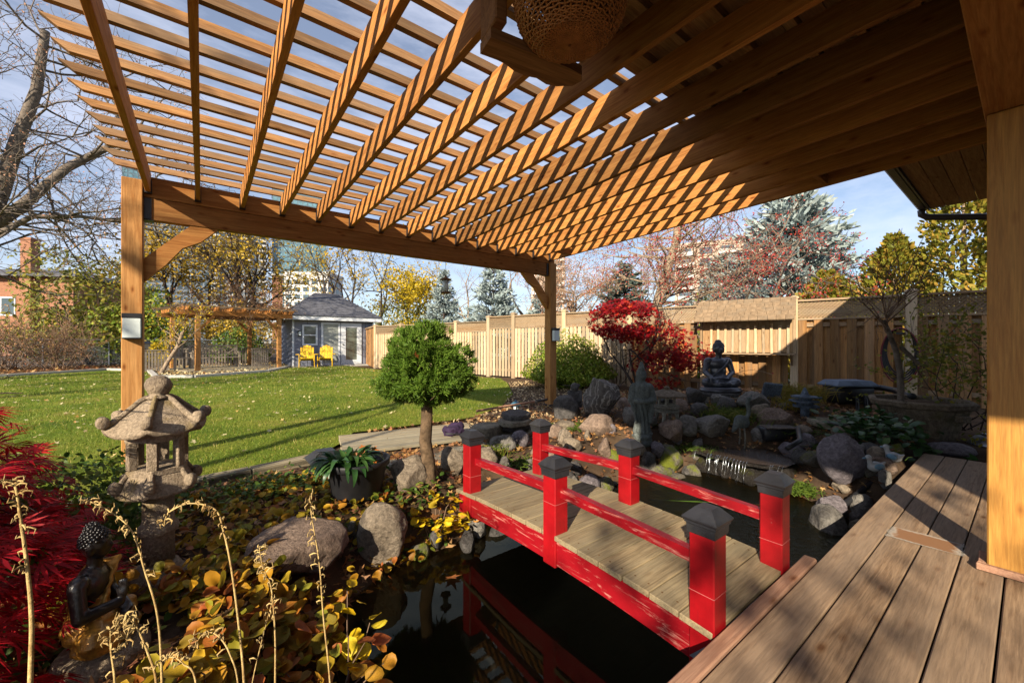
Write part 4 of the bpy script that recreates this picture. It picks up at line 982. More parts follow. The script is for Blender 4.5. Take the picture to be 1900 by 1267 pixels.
# ------------------------------------------------------------------ rocks
BIG = [  # x, y, width, height, material, label, kwargs
 (4.00, 3.95, 0.44, 0.32, 'rock_dark', 'rounded blue-grey boulder at the foot of the right pergola post', dict(cuts=8)),
 (4.30, 3.58, 0.60, 0.56, 'rock_vein', 'large boulder with wavy pale veins in front of the round bush', dict(cuts=9)),
 (3.72, 3.15, 0.44, 0.22, 'rock_pink', 'sloping brown rock below the pale-veined boulder', {}),
 (4.31, 3.10, 0.30, 0.27, 'rock_grey', 'grey boulder left of the standing robed statue', {}),
 (4.38, 2.60, 0.38, 0.27, 'rock_pink', 'glinting brown boulder at the feet of the pale leg lantern', {}),
 (4.13, 2.46, 0.31, 0.27, 'rock_moss', 'bright moss covered boulder at the water below the robed statue', dict(cuts=8)),
 (4.80, 2.33, 0.50, 0.27, 'rock_grey', 'peaked grey rock above the left end of the waterfall', dict(cuts=12)),
 (4.52, 1.02, 0.40, 0.44, 'rock_mauve', 'large mauve boulder at the pond corner near the deck', dict(cuts=12)),
 (0.47, 2.50, 0.62, 0.30, 'rock_pink', 'flat pinkish boulder among the yellow leaves', dict(cuts=10, flat_top=0.2)),
 (0.93, 2.56, 0.34, 0.33, 'rock_tan', 'round tan boulder standing at the edge of the still water', dict(cuts=4)),
 (1.28, 2.98, 0.34, 0.25, 'rock_tan', 'whitish boulder beside the topiary trunk', dict(cuts=7)),
 (1.72, 3.05, 0.26, 0.22, 'rock_tan', 'brown round boulder between topiary and bridge post', dict(cuts=7)),
 (5.85, 2.28, 0.45, 0.25, 'rock_grey', 'grey boulder right of the bronze Buddha plinth', {}),
 (5.52, 1.90, 0.44, 0.24, 'rock_pink', 'broad brown boulder left of the slate pagoda', {}),
 (4.15, 1.02, 0.30, 0.26, 'rock_mauve', 'veined mauve stone in the water beside the deck', {}),
 (3.86, 0.96, 0.30, 0.34, 'rock_grey', 'grey half sunken boulder between bridge and deck edge', dict(cuts=8)),
 (6.12, 0.52, 0.36, 0.12, 'rock_mauve', 'flat oval stone at the far end of the deck', dict(cuts=7)),
]
for i, (x, yv, w_, h_, mt, lb, kw) in enumerate(BIG):
    z = gz(x, yv); rock('boulder', lb, (x, yv, z - 0.05), (w_, w_ * 0.85, h_ + 0.05), mt, 100 + i, rz=i * 1.3, **kw)
SMALL = [
(3.20, 3.19, 0.20, 0.14, 'rock_tan'), (3.06, 2.94, 0.21, 0.15, 'rock_tan'), (3.43, 2.81, 0.19, 0.19, 'rock_pink'), (3.47, 3.09, 0.10, 0.12, 'rock_tan'), (3.50, 2.75, 0.17, 0.13, 'rock_moss'),
(4.09, 2.60, 0.21, 0.16, 'rock_mauve'), (3.89, 2.58, 0.20, 0.17, 'rock_dark'), (3.93, 2.46, 0.24, 0.12, 'rock_moss'), (4.60, 2.52, 0.31, 0.21, 'rock_grey'), (4.58, 2.38, 0.15, 0.14, 'rock_grey'),
(5.20, 2.67, 0.28, 0.17, 'rock_dark'), (5.59, 2.96, 0.34, 0.25, 'rock_dark'), (5.61, 2.09, 0.27, 0.17, 'rock_tan'), (5.12, 1.47, 0.19, 0.16, 'rock_mauve'), (4.95, 1.56, 0.31, 0.15, 'rock_mauve'),
(4.80, 1.42, 0.20, 0.13, 'rock_dark'), (4.71, 1.30, 0.21, 0.17, 'rock_moss'), (4.75, 1.18, 0.21, 0.15, 'rock_pink'), (4.84, 0.86, 0.22, 0.17, 'rock_tan'), (4.27, 0.85, 0.15, 0.14, 'rock_grey'),
(4.10, 0.84, 0.12, 0.14, 'rock_dark'), (3.98, 0.82, 0.14, 0.12, 'rock_moss'), (1.63, 2.53, 0.17, 0.20, 'rock_grey'), (1.48, 2.43, 0.18, 0.17, 'rock_dark'), (1.78, 2.44, 0.22, 0.22, 'rock_dark'),
(2.02, 2.56, 0.19, 0.18, 'rock_tan'), (2.83, 2.70, 0.12, 0.13, 'rock_grey'), (2.96, 2.62, 0.24, 0.18, 'rock_mauve'), (3.12, 2.57, 0.18, 0.17, 'rock_moss'), (2.95, 2.77, 0.16, 0.16, 'rock_dark'),
(2.79, 2.85, 0.16, 0.20, 'rock_grey'), (2.45, 3.33, 0.25, 0.20, 'rock_grey'), (2.68, 3.35, 0.25, 0.17, 'rock_mauve'), (2.15, 3.16, 0.26, 0.15, 'rock_tan'), (2.28, 3.08, 0.14, 0.10, 'rock_grey'),
(1.10, 3.23, 0.15, 0.10, 'rock_pink'), (0.76, 2.66, 0.12, 0.12, 'rock_moss'), (4.00, 2.33, 0.23, 0.14, 'rock_moss'), (4.25, 2.27, 0.21, 0.16, 'rock_moss'), (3.56, 2.62, 0.23, 0.16, 'rock_dark'),
(3.84, 2.72, 0.22, 0.16, 'rock_tan'), (5.12, 2.91, 0.26, 0.19, 'rock_pink'), (4.46, 2.95, 0.23, 0.14, 'rock_grey'), (5.19, 1.20, 0.22, 0.13, 'rock_dark'), (4.70, 0.78, 0.16, 0.12, 'rock_pink'),
(5.72, 1.39, 0.22, 0.12, 'rock_dark'), (5.36, 1.55, 0.19, 0.14, 'rock_tan'), (5.25, 2.20, 0.22, 0.13, 'rock_dark'), (5.12, 1.95, 0.21, 0.14, 'rock_grey'), (4.45, 0.74, 0.11, 0.12, 'rock_grey'),
(2.68, 3.03, 0.20, 0.12, 'rock_tan'), (2.52, 2.98, 0.16, 0.10, 'rock_grey'), (2.74, 2.93, 0.18, 0.13, 'rock_pink'), (1.30, 2.56, 0.15, 0.12, 'rock_dark'), (1.15, 2.50, 0.14, 0.12, 'rock_moss'),
(5.55, 2.50, 0.30, 0.20, 'rock_dark'), (5.75, 2.70, 0.26, 0.16, 'rock_grey'), (5.95, 1.35, 0.24, 0.14, 'rock_grey'), (5.45, 1.25, 0.24, 0.15, 'rock_tan'), (5.05, 0.95, 0.22, 0.14, 'rock_dark'),
(3.30, 3.45, 0.26, 0.16, 'rock_pink'), (3.60, 3.55, 0.30, 0.14, 'rock_tan'), (4.75, 3.25, 0.26, 0.18, 'rock_dark'), (5.05, 3.35, 0.30, 0.2, 'rock_grey'), (5.4, 3.3, 0.26, 0.18, 'rock_dark'), (5.0, 3.75, 0.28, 0.16, 'rock_pink')]
rk = random.Random(77)
for k in range(95):
    xx, yy2 = rk.uniform(2.2, 6.6), rk.uniform(0.8, 3.9)
    sd0 = float(pond_sd(np.array([xx]), np.array([yy2]))[0])
    if sd0 < -0.05 or sd0 > (0.45 if k < 60 else 2.2) or (xx < 2.5 and yy2 < 2.8) or (4.25 < xx < 5.1 and 1.4 < yy2 < 2.2): continue
    SMALL.append((xx, yy2, rk.uniform(0.08, 0.17), rk.uniform(0.06, 0.12), rk.choice(['rock_dark', 'rock_dark', 'rock_grey', 'rock_moss', 'rock_tan', 'rock_mauve'])))
WORD = {'rock_tan': 'tan', 'rock_pink': 'brownish pink', 'rock_moss': 'mossy', 'rock_mauve': 'mauve', 'rock_dark': 'dark grey', 'rock_grey': 'light grey'}
MARKS = [((1.6, 2.5), 'under the far left bridge post'), ((2.4, 3.2), 'behind the far end of the bridge'), ((2.85, 2.75), 'right of the far bridge end'), ((3.25, 3.1), 'between bridge and sloping brown rock'), ((3.55, 2.65), 'at the water left of the robed statue'),
         ((4.0, 2.5), 'at the feet of the robed statue'), ((4.6, 2.5), 'around the pale leg lantern'), ((4.9, 3.4), 'behind the leg lantern'), ((5.5, 2.8), 'left of the Buddha stack'), ((5.4, 2.15), 'behind the crane statue'), ((4.95, 1.5), 'right of the waterfall'),
         ((5.6, 1.35), 'near the flat tan slab'), ((4.8, 1.0), 'beside the mauve boulder'), ((4.1, 0.85), 'in the water along the deck edge'), ((1.0, 3.0), 'near the black pot'), ((0.8, 2.6), 'near the flat pink boulder'), ((3.5, 3.6), 'above the sloping brown rock'), ((6.2, 1.2), 'in front of the clay pot')]
def stone_label(x, yv, w_, mt):
    mk = min(MARKS, key=lambda q_: (q_[0][0] - x) ** 2 + (q_[0][1] - yv) ** 2)[1]
    return '%s %s fieldstone %s' % ('tiny' if w_ < 0.13 else ('small' if w_ < 0.21 else 'mid-sized'), WORD[mt], mk)
for i, (x, yv, w_, h_, mt) in enumerate(SMALL):
    rock('fieldstone', stone_label(x, yv, w_, mt), (x, yv, gz(x, yv) - 0.04), (w_ * 1.08, w_ * 0.9, h_ + 0.05), mt, 300 + i, rz=i * 2.1, group='%s rockery stones' % WORD[mt], cuts=9 + i % 6, sub=3)
# flat stones: dry stack by the lawn, plinth stack under the Buddha, slabs
def flag(loc, sx, sy, h_, seed, label, mat='flagstone', rz=0.0, tilt=(0, 0), group=None):
    q = random.Random(seed); n = 9; out = [(sx / 2 * q.uniform(0.8, 1.05) * math.cos(2 * math.pi * i / n), sy / 2 * q.uniform(0.8, 1.05) * math.sin(2 * math.pi * i / n)) for i in range(n)]
    bm = bmesh.new(); vs = [bm.verts.new((x, yv, 0)) for x, yv in out]; f = bm.faces.new(vs); ex = bmesh.ops.extrude_face_region(bm, geom=[f])
    for v in ex['geom']:
        if isinstance(v, bmesh.types.BMVert): v.co.z += h_; v.co.x *= q.uniform(0.93, 1.0); v.co.y *= q.uniform(0.93, 1.0)
    bmesh.ops.recalc_face_normals(bm, faces=bm.faces); bmesh.ops.bevel(bm, geom=list(bm.edges), offset=min(0.012, h_ * 0.25), segments=1, affect='EDGES')
    me = bpy.data.meshes.new('flagstone'); bm.to_mesh(me); bm.free()
    o = put('flagstone', me, mat); o.location = loc; o.rotation_euler = (tilt[0], tilt[1], rz)
    return tag(o, label, 'stone', group)
for i, (dx, dy, z, sx, mt) in enumerate([(0, 0, -0.02, 0.60, 'flagstone'), (0.03, 0.02, 0.06, 0.55, 'rock_dark'), (-0.02, 0.0, 0.13, 0.52, 'flagstone'), (0.04, 0.03, 0.19, 0.56, 'rock_dark')]):
    flag((2.98 + dx, 3.80 + dy, z), sx, 0.42, 0.062, 20 + i, ['bottom', 'second lowest', 'second highest', 'top'][i] + ' flat stone of the dry stack beside the lawn edge', mt, 0.3 * i)
flag((2.62, 3.86, -0.02), 0.5, 0.36, 0.17, 41, 'thick tan flat stone left of the dry stack', 'flagstone', 0.2)
flag((3.62, 4.55, -0.01), 0.55, 0.42, 0.05, 42, 'pale flat stone lying by the blue garden lantern', 'rock_tan', 0.5)
flag((5.80, 1.50, gz(5.8, 1.5) + 0.02), 0.46, 0.34, 0.06, 43, 'flat tan slab below the black filter tub', 'flagstone', 0.3, (0.05, -0.05))
flag((4.95, 1.05, gz(4.95, 1.05) + 0.03), 0.34, 0.16, 0.05, 44, 'narrow grey slab tilted beside the mauve boulder', 'rock_grey', -0.5, (0.1, -0.3))
for i, (z, sx) in enumerate([(0.10, 0.62), (0.17, 0.66), (0.245, 0.58), (0.315, 0.62)]):
    flag((6.13, 2.84, z), sx, 0.55, 0.066 if i < 3 else 0.055, 60 + i, ['lowest', 'second', 'third', 'topmost'][i] + ' flat stone from below in the Buddha stack', 'rock_dark' if i % 2 else 'flagstone', 0.7 * i)
for i, (x, yv, sx) in enumerate([(2.05, 3.55, 0.42), (1.75, 3.45, 0.38), (2.32, 3.62, 0.36), (1.45, 3.50, 0.36), (1.95, 3.30, 0.34)]):
    flag((x, yv, -0.03), sx, sx * 0.8, 0.05, 70 + i, 'flat tan paving stone in the path behind the bridge', 'flagstone', i * 0.9, group='stepping stones behind the bridge')

# ------------------------------------------------------------------ waterfall
wf = thing('waterfall', 'low waterfall spilling over a dark ledge into the pond', 'waterfall', (4.42, 1.85, -0.33))
m = MB(); lip = [(4.36, 2.30), (4.30, 2.12), (4.33, 1.95), (4.28, 1.80), (4.34, 1.62), (4.42, 1.44)]
out = lip + [(5.05, 1.40), (5.20, 1.75), (5.08, 2.15), (4.75, 2.35)]
m.prism([(x + (0.10 if i_ >= len(out) - len(lip) else 0.0), yv) for i_, (x, yv) in enumerate(out[::-1])], -0.60, -0.13); m.build('ledge', 'wet_rock', wf)
qq = random.Random(14); edge = []
for k_ in range(len(lip) - 1):
    for s_ in (0, 0.33, 0.66): edge.append((lip[k_][0] + (lip[k_ + 1][0] - lip[k_][0]) * s_ + qq.uniform(-.018, .012), lip[k_][1] + (lip[k_ + 1][1] - lip[k_][1]) * s_))
m = MB(); m.prism((edge + out[len(lip):])[::-1], -0.128, -0.098); m.build('cap_slab', 'wet_rock', wf)
for k_, (x, yv, sz) in enumerate([(4.40, 2.26, 0.15), (4.42, 2.02, 0.13), (4.40, 1.74, 0.15), (4.46, 1.52, 0.13)]):
    me_ = rock_mesh(900 + k_, sz, sz, 0.2, cuts=12, sub=3); o_ = put('ledge_stone', me_, 'wet_rock', wf, True); o_.location = (x, yv, -0.37)
def stream_mat():
    mt, nt, o_ = new_mat('stream_water'); v = coords(nt, (1, 1, 1), False)
    n_ = noise(nt, v, 30, 3, 0.6, 0.8); b_ = principled(nt, o_, 0.06, 0.8); b_.inputs['Base Color'].default_value = (0.05, 0.032, 0.018, 1); bump(nt, n_, b_, 1.0, 0.02)
    mt, nt, o_ = new_mat('falling_water'); gl = nt.nodes.new('ShaderNodeBsdfGlossy'); gl.inputs['Roughness'].default_value = 0.25; gl.inputs['Color'].default_value = (0.75, 0.8, 0.85, 1)
    tr = nt.nodes.new('ShaderNodeBsdfTransparent'); ms = nt.nodes.new('ShaderNodeMixShader'); ms.inputs[0].default_value = 0.35
    nt.links.new(tr.outputs[0], ms.inputs[1]); nt.links.new(gl.outputs[0], ms.inputs[2]); nt.links.new(ms.outputs[0], o_.inputs[0])
stream_mat()
m = MB(); m.add([(x, yv, -0.092) for x, yv in out], [tuple(range(len(out)))[::-1]]); m.build('upper_pool', 'stream_water', wf)
m = MB(); q = random.Random(3)
for k in range(26):
    s = q.uniform(0, len(lip) - 1.001); i = int(s); x = lip[i][0] + (lip[i + 1][0] - lip[i][0]) * (s - i); yv = lip[i][1] + (lip[i + 1][1] - lip[i][1]) * (s - i)
    zl = q.uniform(-0.34, -0.18); m.tube([(x + 0.01, yv, -0.088), (x - 0.022, yv, -0.10), (x - 0.035 - q.uniform(0, .02), yv + q.uniform(-.01, .01), (zl - 0.1) / 2), (x - 0.04 - q.uniform(0, .03), yv + q.uniform(-.015, .015), zl)], [0.004, q.uniform(0.0015, 0.004), q.uniform(0.001, 0.0028), q.uniform(0.0006, 0.002)], 5)
o = m.build('falling_water', 'falling_water', wf, True); o['kind'] = 'stuff'
sp = thing('spillway', 'black glossy spillway basin under the bronze Buddha', 'basin', (5.75, 2.48, 0.1), R(-40))
m = MB(); m.box((-0.14, -0.13, 0.0), (0.14, 0.13, 0.15), 0.02); m.build('basin', 'rubber_hose', sp, True, local=True)
m = MB(); m.box((-0.12, -0.16, 0.145), (0.12, 0.12, 0.156)); m.build('water_sheet', 'stream_water', sp, local=True)
sp = thing('spillway', 'black glossy spillway trough right of the crane statue', 'basin', (5.22, 1.78, 0.04), R(-40))
m = MB(); m.box((-0.20, -0.10, -0.05), (0.20, 0.10, 0.10), 0.02); m.build('basin', 'rubber_hose', sp, True, local=True)
m = MB(); m.box((-0.18, -0.125, 0.095), (0.18, 0.09, 0.106)); m.build('water_sheet', 'stream_water', sp, local=True)

# ------------------------------------------------------------------ filter tub, hoses, pot, bowl, ducks, koi
t = thing('pond_filter', 'black pond filter tub with grey-blue lid and two hoses', 'pond filter', (7.35, 1.62, 0.14), R(-38))
t.scale = (0.76, 0.76, 1.0)
m = MB(); m.box((-0.34, -0.22, 0.10), (0.34, 0.22, 0.34), 0.03); m.build('tub', 'rubber_hose', t, True, local=True)
m = MB(); m.box((-0.39, -0.26, 0.342), (0.39, 0.26, 0.372), 0.012); m.add([(-0.37, -0.24, 0.373), (0.37, -0.24, 0.373), (0.37, 0.24, 0.373), (-0.37, 0.24, 0.373), (-0.30, -0.18, 0.425), (0.30, -0.18, 0.425), (0.30, 0.18, 0.425), (-0.30, 0.18, 0.425)], [(0, 1, 5, 4), (1, 2, 6, 5), (2, 3, 7, 6), (3, 0, 4, 7), (4, 5, 6, 7)]); m.build('lid', 'filter_lid', t, local=True)
for s in (-0.06, 0.10):
    m = MB(); m.tube([(s, -0.23, 0.20), (s, -0.28, 0.17), (s - 0.01, -0.30, 0.08), (s - 0.06, -0.36, -0.02), (s - 0.12, -0.46, -0.06)], 0.032, 10); m.build('hose', 'rubber_hose', t, True, local=True)
m = MB(); m.box((-0.30, -0.18, -0.12), (0.30, 0.18, 0.098)); m.build('stand', 'dark_wood', t, local=True)
m = MB(); m.tube([(7.62, 1.42, 0.46), (7.65, 1.30, 0.46), (7.55, 1.12, 0.44), (7.2, 1.0, 0.42), (6.95, 0.9, 0.44)], 0.04, 10); o = m.build('black_pipe', 'rubber_hose', None, True); tag(o, 'thick black pipe running from filter tub into the clay pot', 'pipe')
m = MB(); pts = [(5.35, 1.62, 0.14), (5.05, 1.52, 0.12), (4.85, 1.45, 0.10), (4.65, 1.50, 0.04)]; m.tube(pts, 0.024, 10); o = m.build('black_pipe', 'rubber_hose', None, True); tag(o, 'black pipe lying over stones right of the falls', 'pipe')
def rib_hose(pts, label):
    m = MB(); P = [Vector(p) for p in pts]; Q = []
    for a_, c_ in zip(P, P[1:]):
        for i in range(16): Q.append(a_.lerp(c_, i / 16))
    Q.append(P[-1]); m.tube(Q, [0.026 if i % 2 else 0.021 for i in range(len(Q))], 10); tag(m.build('ribbed_hose', 'rubber_hose', None, True), label, 'hose')
rib_hose([(4.62, 0.78, -0.02), (4.30, 0.90, -0.18), (4.05, 1.0, -0.30), (3.98, 0.92, -0.42)], 'ribbed black hose dipping into the water beside the ceramic ducks')

pot = thing('clay_pot', 'huge old square clay pot with a bare young tree', 'pot', (6.62, 0.80, -0.04), R(-32))
pot.scale = (0.76, 0.76, 1.0)
m = MB()
def sq(prof, a0=math.pi / 4):
    m.lathe(prof, 4, a0=a0)
m.lathe([(0.36, 0.0), (0.38, 0.02), (0.46, 0.25), (0.55, 0.40), (0.61, 0.42), (0.63, 0.47), (0.60, 0.49), (0.54, 0.485), (0.52, 0.43)], 8, a0=math.pi / 8, wob=0.0); m.build('vessel', 'terracotta_old', pot, local=True)
m = MB(); m.lathe([(0.52, 0.43), (0.3, 0.45), (0.01, 0.46)], 16, cap=False); m.build('soil_fill', 'soil', pot, local=True)
m = MB(); m.box((-0.075, -0.60, 0.29), (0.075, -0.50, 0.36), 0.01); m.build('handle', 'terracotta_old', pot, local=True)
t = thing('young_tree', 'bare young tree with upright twigs growing from the clay pot', 'tree', (6.45, 0.93, 0.40))
T = Tree(11); T.limb([(6.45, 0.93, 0.40), (6.46, 0.94, 0.75), (6.43, 0.97, 1.0), (6.36, 1.02, 1.22), (6.30, 1.06, 1.36)], 0.032, 0.022)
T.limb([(6.55, 0.80, 0.86), (6.45, 0.93, 1.05)], 0.022, 0.024)
for k in range(9):
    T.grow((6.34 + 0.04 * T.r.gauss(0, 1), 1.03, 1.22 + 0.03 * k), (T.r.gauss(0, 0.45), T.r.gauss(0, 0.45), 1.0), 0.5, 0.012, 2, 4, 0.42, 0.0, 0.66, 0.10)
T.wood('trunk', 'bark_grey', t, 9, 9, 8); T.wood('crown', 'twig_brown', t, 0, 8, 3, 0.0022); T.leaves('leaf_buds', 'leaf_olive', t, 0.35, 0.02, 0.03, DIAMOND)['kind'] = 'stuff'
o = tag(MB().tube([(6.47, 0.915, 0.42), (6.47, 0.915, 0.88), (6.43, 0.90, 0.90), (7.1, 0.75, 0.92), (7.9, 0.6, 0.94)], 0.0035, 5).build('white_string', 'rope_white'), 'thin white string tied from the young trunk to the right', 'string')
t = thing('garden_hose', 'coiled dark garden hose with a red loop hung on the fence', 'hose', (9.78, 1.42, 0.95))
for k in range(5):
    m = MB(); r_ = 0.26 + 0.022 * k; q = random.Random(k); m.tube([(9.80 - 0.012 * k, 1.42 + r_ * 0.72 * math.cos(a_), 0.95 - 0.02 * k + (r_ + 0.14) * math.sin(a_)) for a_ in np.linspace(0, 2 * math.pi, 33)], 0.013, 6, False); m.build('coil', 'hose_red' if k == 4 else 'rubber_hose', t, True)
m = MB(); m.box((9.70, 1.38, 1.25), (9.93, 1.46, 1.285)); m.build('hook', 'black_metal', t)
t = thing('metal_bowl', 'shiny metal bowl upturned beyond the deck end', 'bowl', (6.70, 0.28, -0.03))
m = MB(); m.lathe([(0.16, 0.0), (0.17, 0.01), (0.15, 0.07), (0.10, 0.12), (0.04, 0.14), (0.005, 0.142)], 28, c=(6.70, 0.28, -0.03)); m.build('shell', 'galvanised', t, True)
m = MB(); m.lathe([(0.055, 0.14), (0.06, 0.15), (0.05, 0.155)], 20, c=(6.70, 0.28, -0.03)); m.build('foot_ring', 'galvanised', t, True)
def duck(loc, rz, label):
    t_ = thing('ceramic_duck', label, 'figurine', loc, rz, 'ceramic ducks beside the deck'); t_.scale = (0.72, 0.72, 0.8)
    b_ = MB(); b_.ball((0, 0, 0.06), (0.085, 0.055, 0.055), 3); b_.limb((-0.05, 0, 0.07), (-0.11, 0, 0.11), 0.03, 0.008); b_.limb((0.055, 0, 0.08), (0.07, 0, 0.14), 0.028, 0.024); b_.ball((0.078, 0, 0.155), (0.036, 0.03, 0.03), 2)
    put('body', remeshed(b_, 'body', 0.007, 2), 'ceramic_white', t_, True, local=True)
    m_ = MB(); m_.limb((0.11, 0, 0.15), (0.14, 0, 0.145), 0.011, 0.006, 8); m_.build('beak', 'ceramic_blue', t_, True, local=True)
    for s in (-1, 1):
        m_ = MB(); m_.ball((-0.01, s * 0.05, 0.07), (0.06, 0.014, 0.032), 2); m_.build('wing', 'ceramic_blue', t_, True, local=True)
duck((4.47, 0.80, gz(4.47, 0.80) + 0.07), 2.4, 'white and blue ceramic duck nearer to the bridge, by the deck edge')
duck((4.80, 0.74, gz(4.80, 0.74) + 0.08), 1.2, 'white and blue ceramic duck farther along the deck edge')
def koi(loc, rz, label, sc=1.0, mat='koi_orange'):
    t_ = thing('koi', label, 'fish', loc, rz, 'koi in the pond'); b_ = MB()
    prof = [(-0.14, 0.012), (-0.08, 0.024), (0.0, 0.04), (0.07, 0.038), (0.12, 0.025), (0.14, 0.012)]
    b_.tube([(x * sc, 0.01 * math.sin(x * 18), 0) for x, _ in prof], [r_ * sc for _, r_ in prof], 10); b_.build('body', mat, t_, True, local=True)
    m_ = MB(); m_.add([(-0.13 * sc, 0, 0), (-0.21 * sc, 0.03 * sc, 0.03 * sc), (-0.19 * sc, 0.01, 0), (-0.21 * sc, -0.01, -0.03 * sc)], [(0, 1, 2), (0, 2, 3)]); m_.build('tail', mat, t_, local=True)
    for s in (-1, 1):
        m_ = MB(); m_.add([(0.05 * sc, s * 0.03 * sc, 0), (0.0, s * 0.09 * sc, -0.01), (-0.01, s * 0.035 * sc, 0)], [(0, 1, 2)]); m_.build('fin', mat, t_, local=True)
koi((3.92, 1.42, -0.352), 0.3, 'large orange and white koi at the surface by the mauve boulder', 1.15)
koi((3.62, 1.22, -0.352), 2.0, 'small red koi near the ribbed hose', 0.5, 'koi_orange')

# ------------------------------------------------------------------ planter, lamp, boardwalk, edging, pole, bag
t = thing('flower_pot', 'large black resin pot of green strap leaves beside the bed', 'pot', (0.90, 3.02, -0.05))
m = MB(); m.lathe([(0.155, 0.0), (0.16, 0.01), (0.205, 0.25), (0.212, 0.255), (0.228, 0.26), (0.232, 0.30), (0.225, 0.306), (0.205, 0.30), (0.195, 0.25)], 40, c=(0.90, 3.02, -0.05)); m.build('vessel', 'pot_plastic', t, True)
m = MB(); m.lathe([(0.2, 0.25), (0.1, 0.262), (0.005, 0.265)], 20, c=(0.90, 3.02, -0.05), cap=False); m.build('soil_fill', 'soil', t)
t = thing('hosta', 'green strap leaved plant drooping over the black pot', 'plant', (0.85, 3.0, 0.2))
def strap_mesh(L_, w_, bend, up):
    vs, fs = [], []; p = Vector((0, 0, 0)); ang = up; k = 9
    for i in range(k + 1):
        s = i / k; ww = w_ * math.sin(math.pi * min(0.97, 0.12 + 0.88 * s)) ** 0.8
        vs += [(p.x, -ww, p.z + 0.25 * ww), (p.x, 0, p.z), (p.x, ww, p.z + 0.25 * ww)]
        p = p + Vector((math.cos(ang), 0, math.sin(ang))) * (L_ / k); ang -= bend / k
    for i in range(k):
        for j in (0, 1): fs.append((3 * i + j, 3 * i + 3 + j, 3 * i + 4 + j, 3 * i + 1 + j))
    m_ = MB(); m_.add(vs, fs); me_ = m_.mesh('leaf'); me_.polygons.foreach_set('use_smooth', [True] * len(me_.polygons)); return me_
straps = [strap_mesh(0.20, 0.022, 2.2, 1.2), strap_mesh(0.15, 0.020, 1.8, 1.3), strap_mesh(0.23, 0.021, 2.7, 1.1)]
q = random.Random(8)
for k in range(84):
    a_ = q.uniform(0, 6.28); piece('leaf', straps[k % 3], 'leaf_hosta', t, (-0.03 + 0.10 * math.cos(a_), -0.02 + 0.10 * q.random() * math.sin(a_), 0.0 + q.uniform(0, .03)), (q.gauss(0, .2), q.gauss(-0.1, .25), a_))
P = np.stack([RNG.normal(0.97, 0.07, 26), RNG.normal(3.03, 0.07, 26), RNG.uniform(0.22, 0.30, 26)], 1)
o = put('dry_leaves', scatter('dry_leaves', MAPLE[0], MAPLE[1], P, rotmats(26, RNG, (0, 0, 1), 0.7), RNG.uniform(0.03, 0.06, (26, 1))), 'leaf_orange'); tag(o, 'dry orange leaves caught in the black pot', 'leaves', kind='stuff')
t = thing('path_lamp', 'black box garden lamp behind the black pot', 'lamp', (0.82, 3.62, -0.02))
m = MB(); m.box((0.76, 3.56, -0.02), (0.88, 3.68, 0.13), 0.004); m.build('body', 'black_metal', t)
m = MB(); m.add([(0.68, 3.48, 0.131), (0.96, 3.48, 0.131), (0.96, 3.76, 0.131), (0.68, 3.76, 0.131), (0.76, 3.56, 0.205), (0.88, 3.56, 0.205), (0.88, 3.68, 0.205), (0.76, 3.68, 0.205)], [(3, 2, 1, 0), (0, 1, 5, 4), (1, 2, 6, 5), (2, 3, 7, 6), (3, 0, 4, 7), (4, 5, 6, 7)]); m.build('hood', 'cap_plastic', t)
t = thing('solar_lantern', 'small blue-roofed garden lantern at the lawn edge', 'lantern', (3.92, 4.98, 0.0))
m = MB(); m.lathe([(0.05, 0.0), (0.055, 0.012), (0.05, 0.016)], 6, c=(3.92, 4.98, 0.0)); m.build('base', 'black_metal', t)
for k in range(6):
    a_ = math.pi / 3 * k; m = MB(); m.tube([(3.92 + 0.048 * math.cos(a_), 4.98 + 0.048 * math.sin(a_), 0.014), (3.92 + 0.06 * math.cos(a_), 4.98 + 0.06 * math.sin(a_), 0.115)], 0.006, 5); m.build('bar', 'black_metal', t)
m = MB(); m.lathe([(0.035, 0.016), (0.042, 0.11)], 6, c=(3.92, 4.98, 0.0)); m.build('glass', 'frosted_glass', t)
m = MB(); m.lathe([(0.09, 0.116), (0.092, 0.124), (0.05, 0.165), (0.02, 0.18), (0.012, 0.20)], 6, c=(3.92, 4.98, 0.0)); m.build('roof', 'lamp_blue', t)
bw = thing('boardwalk', 'short weathered boardwalk of grooved planks at the lawn edge', 'boardwalk', (1.92, 4.32, -0.02), -0.16)
pl = MB(); pl.box((-0.78, -0.066, 0.03), (0.78, 0.066, 0.062), 0.004); pl = pl.mesh('plank')
for k in range(6): piece('plank', pl, 'grey_plank', bw, (RNG.uniform(-.02, .02), -0.35 + 0.138 * k, 0))
for s in (-0.55, 0.5):
    m = MB(); m.box((s, -0.38, -0.02), (s + 0.08, 0.38, 0.0295)); m.build('joist', 'dark_wood', bw, local=True)
def edging(p, q_, label, n=4):
    p, q_ = Vector(p), Vector(q_); d = q_ - p; a_ = math.atan2(d.y, d.x); t_ = thing('lawn_edging', label, 'edging', p, a_, 'grooved planks edging the lawn')
    m_ = MB()
    for k in range(n): m_.box((0.005, -0.05 + 0.026 * k, 0.0), (d.length - 0.008, -0.05 + 0.026 * k + 0.021, 0.055 + (0.004 if k % 2 else 0)), 0.003)
    m_.box((0.005, -0.05, -0.02), (d.length - 0.008, 0.05, 0.035)); m_.build('grooved_plank', 'grey_plank', t_, local=True)
E_ = [(-2.9, 3.58), (-1.5, 3.73), (-0.25, 3.90), (0.32, 3.99), (0.98, 4.12)]
for i in range(4): edging((*E_[i], 0.0), (*E_[i + 1], 0.0), ['grooved grey edging plank farthest left behind the red maple', 'grooved grey edging plank behind the dark hedge', 'grooved grey edging plank right of the stone lantern', 'grooved grey edging plank ending at the black box lamp'][i])
t = thing('rake_pole', 'brown wooden pole with black grip lying across the rocks', 'pole', (2.72, 4.05, 0.10))
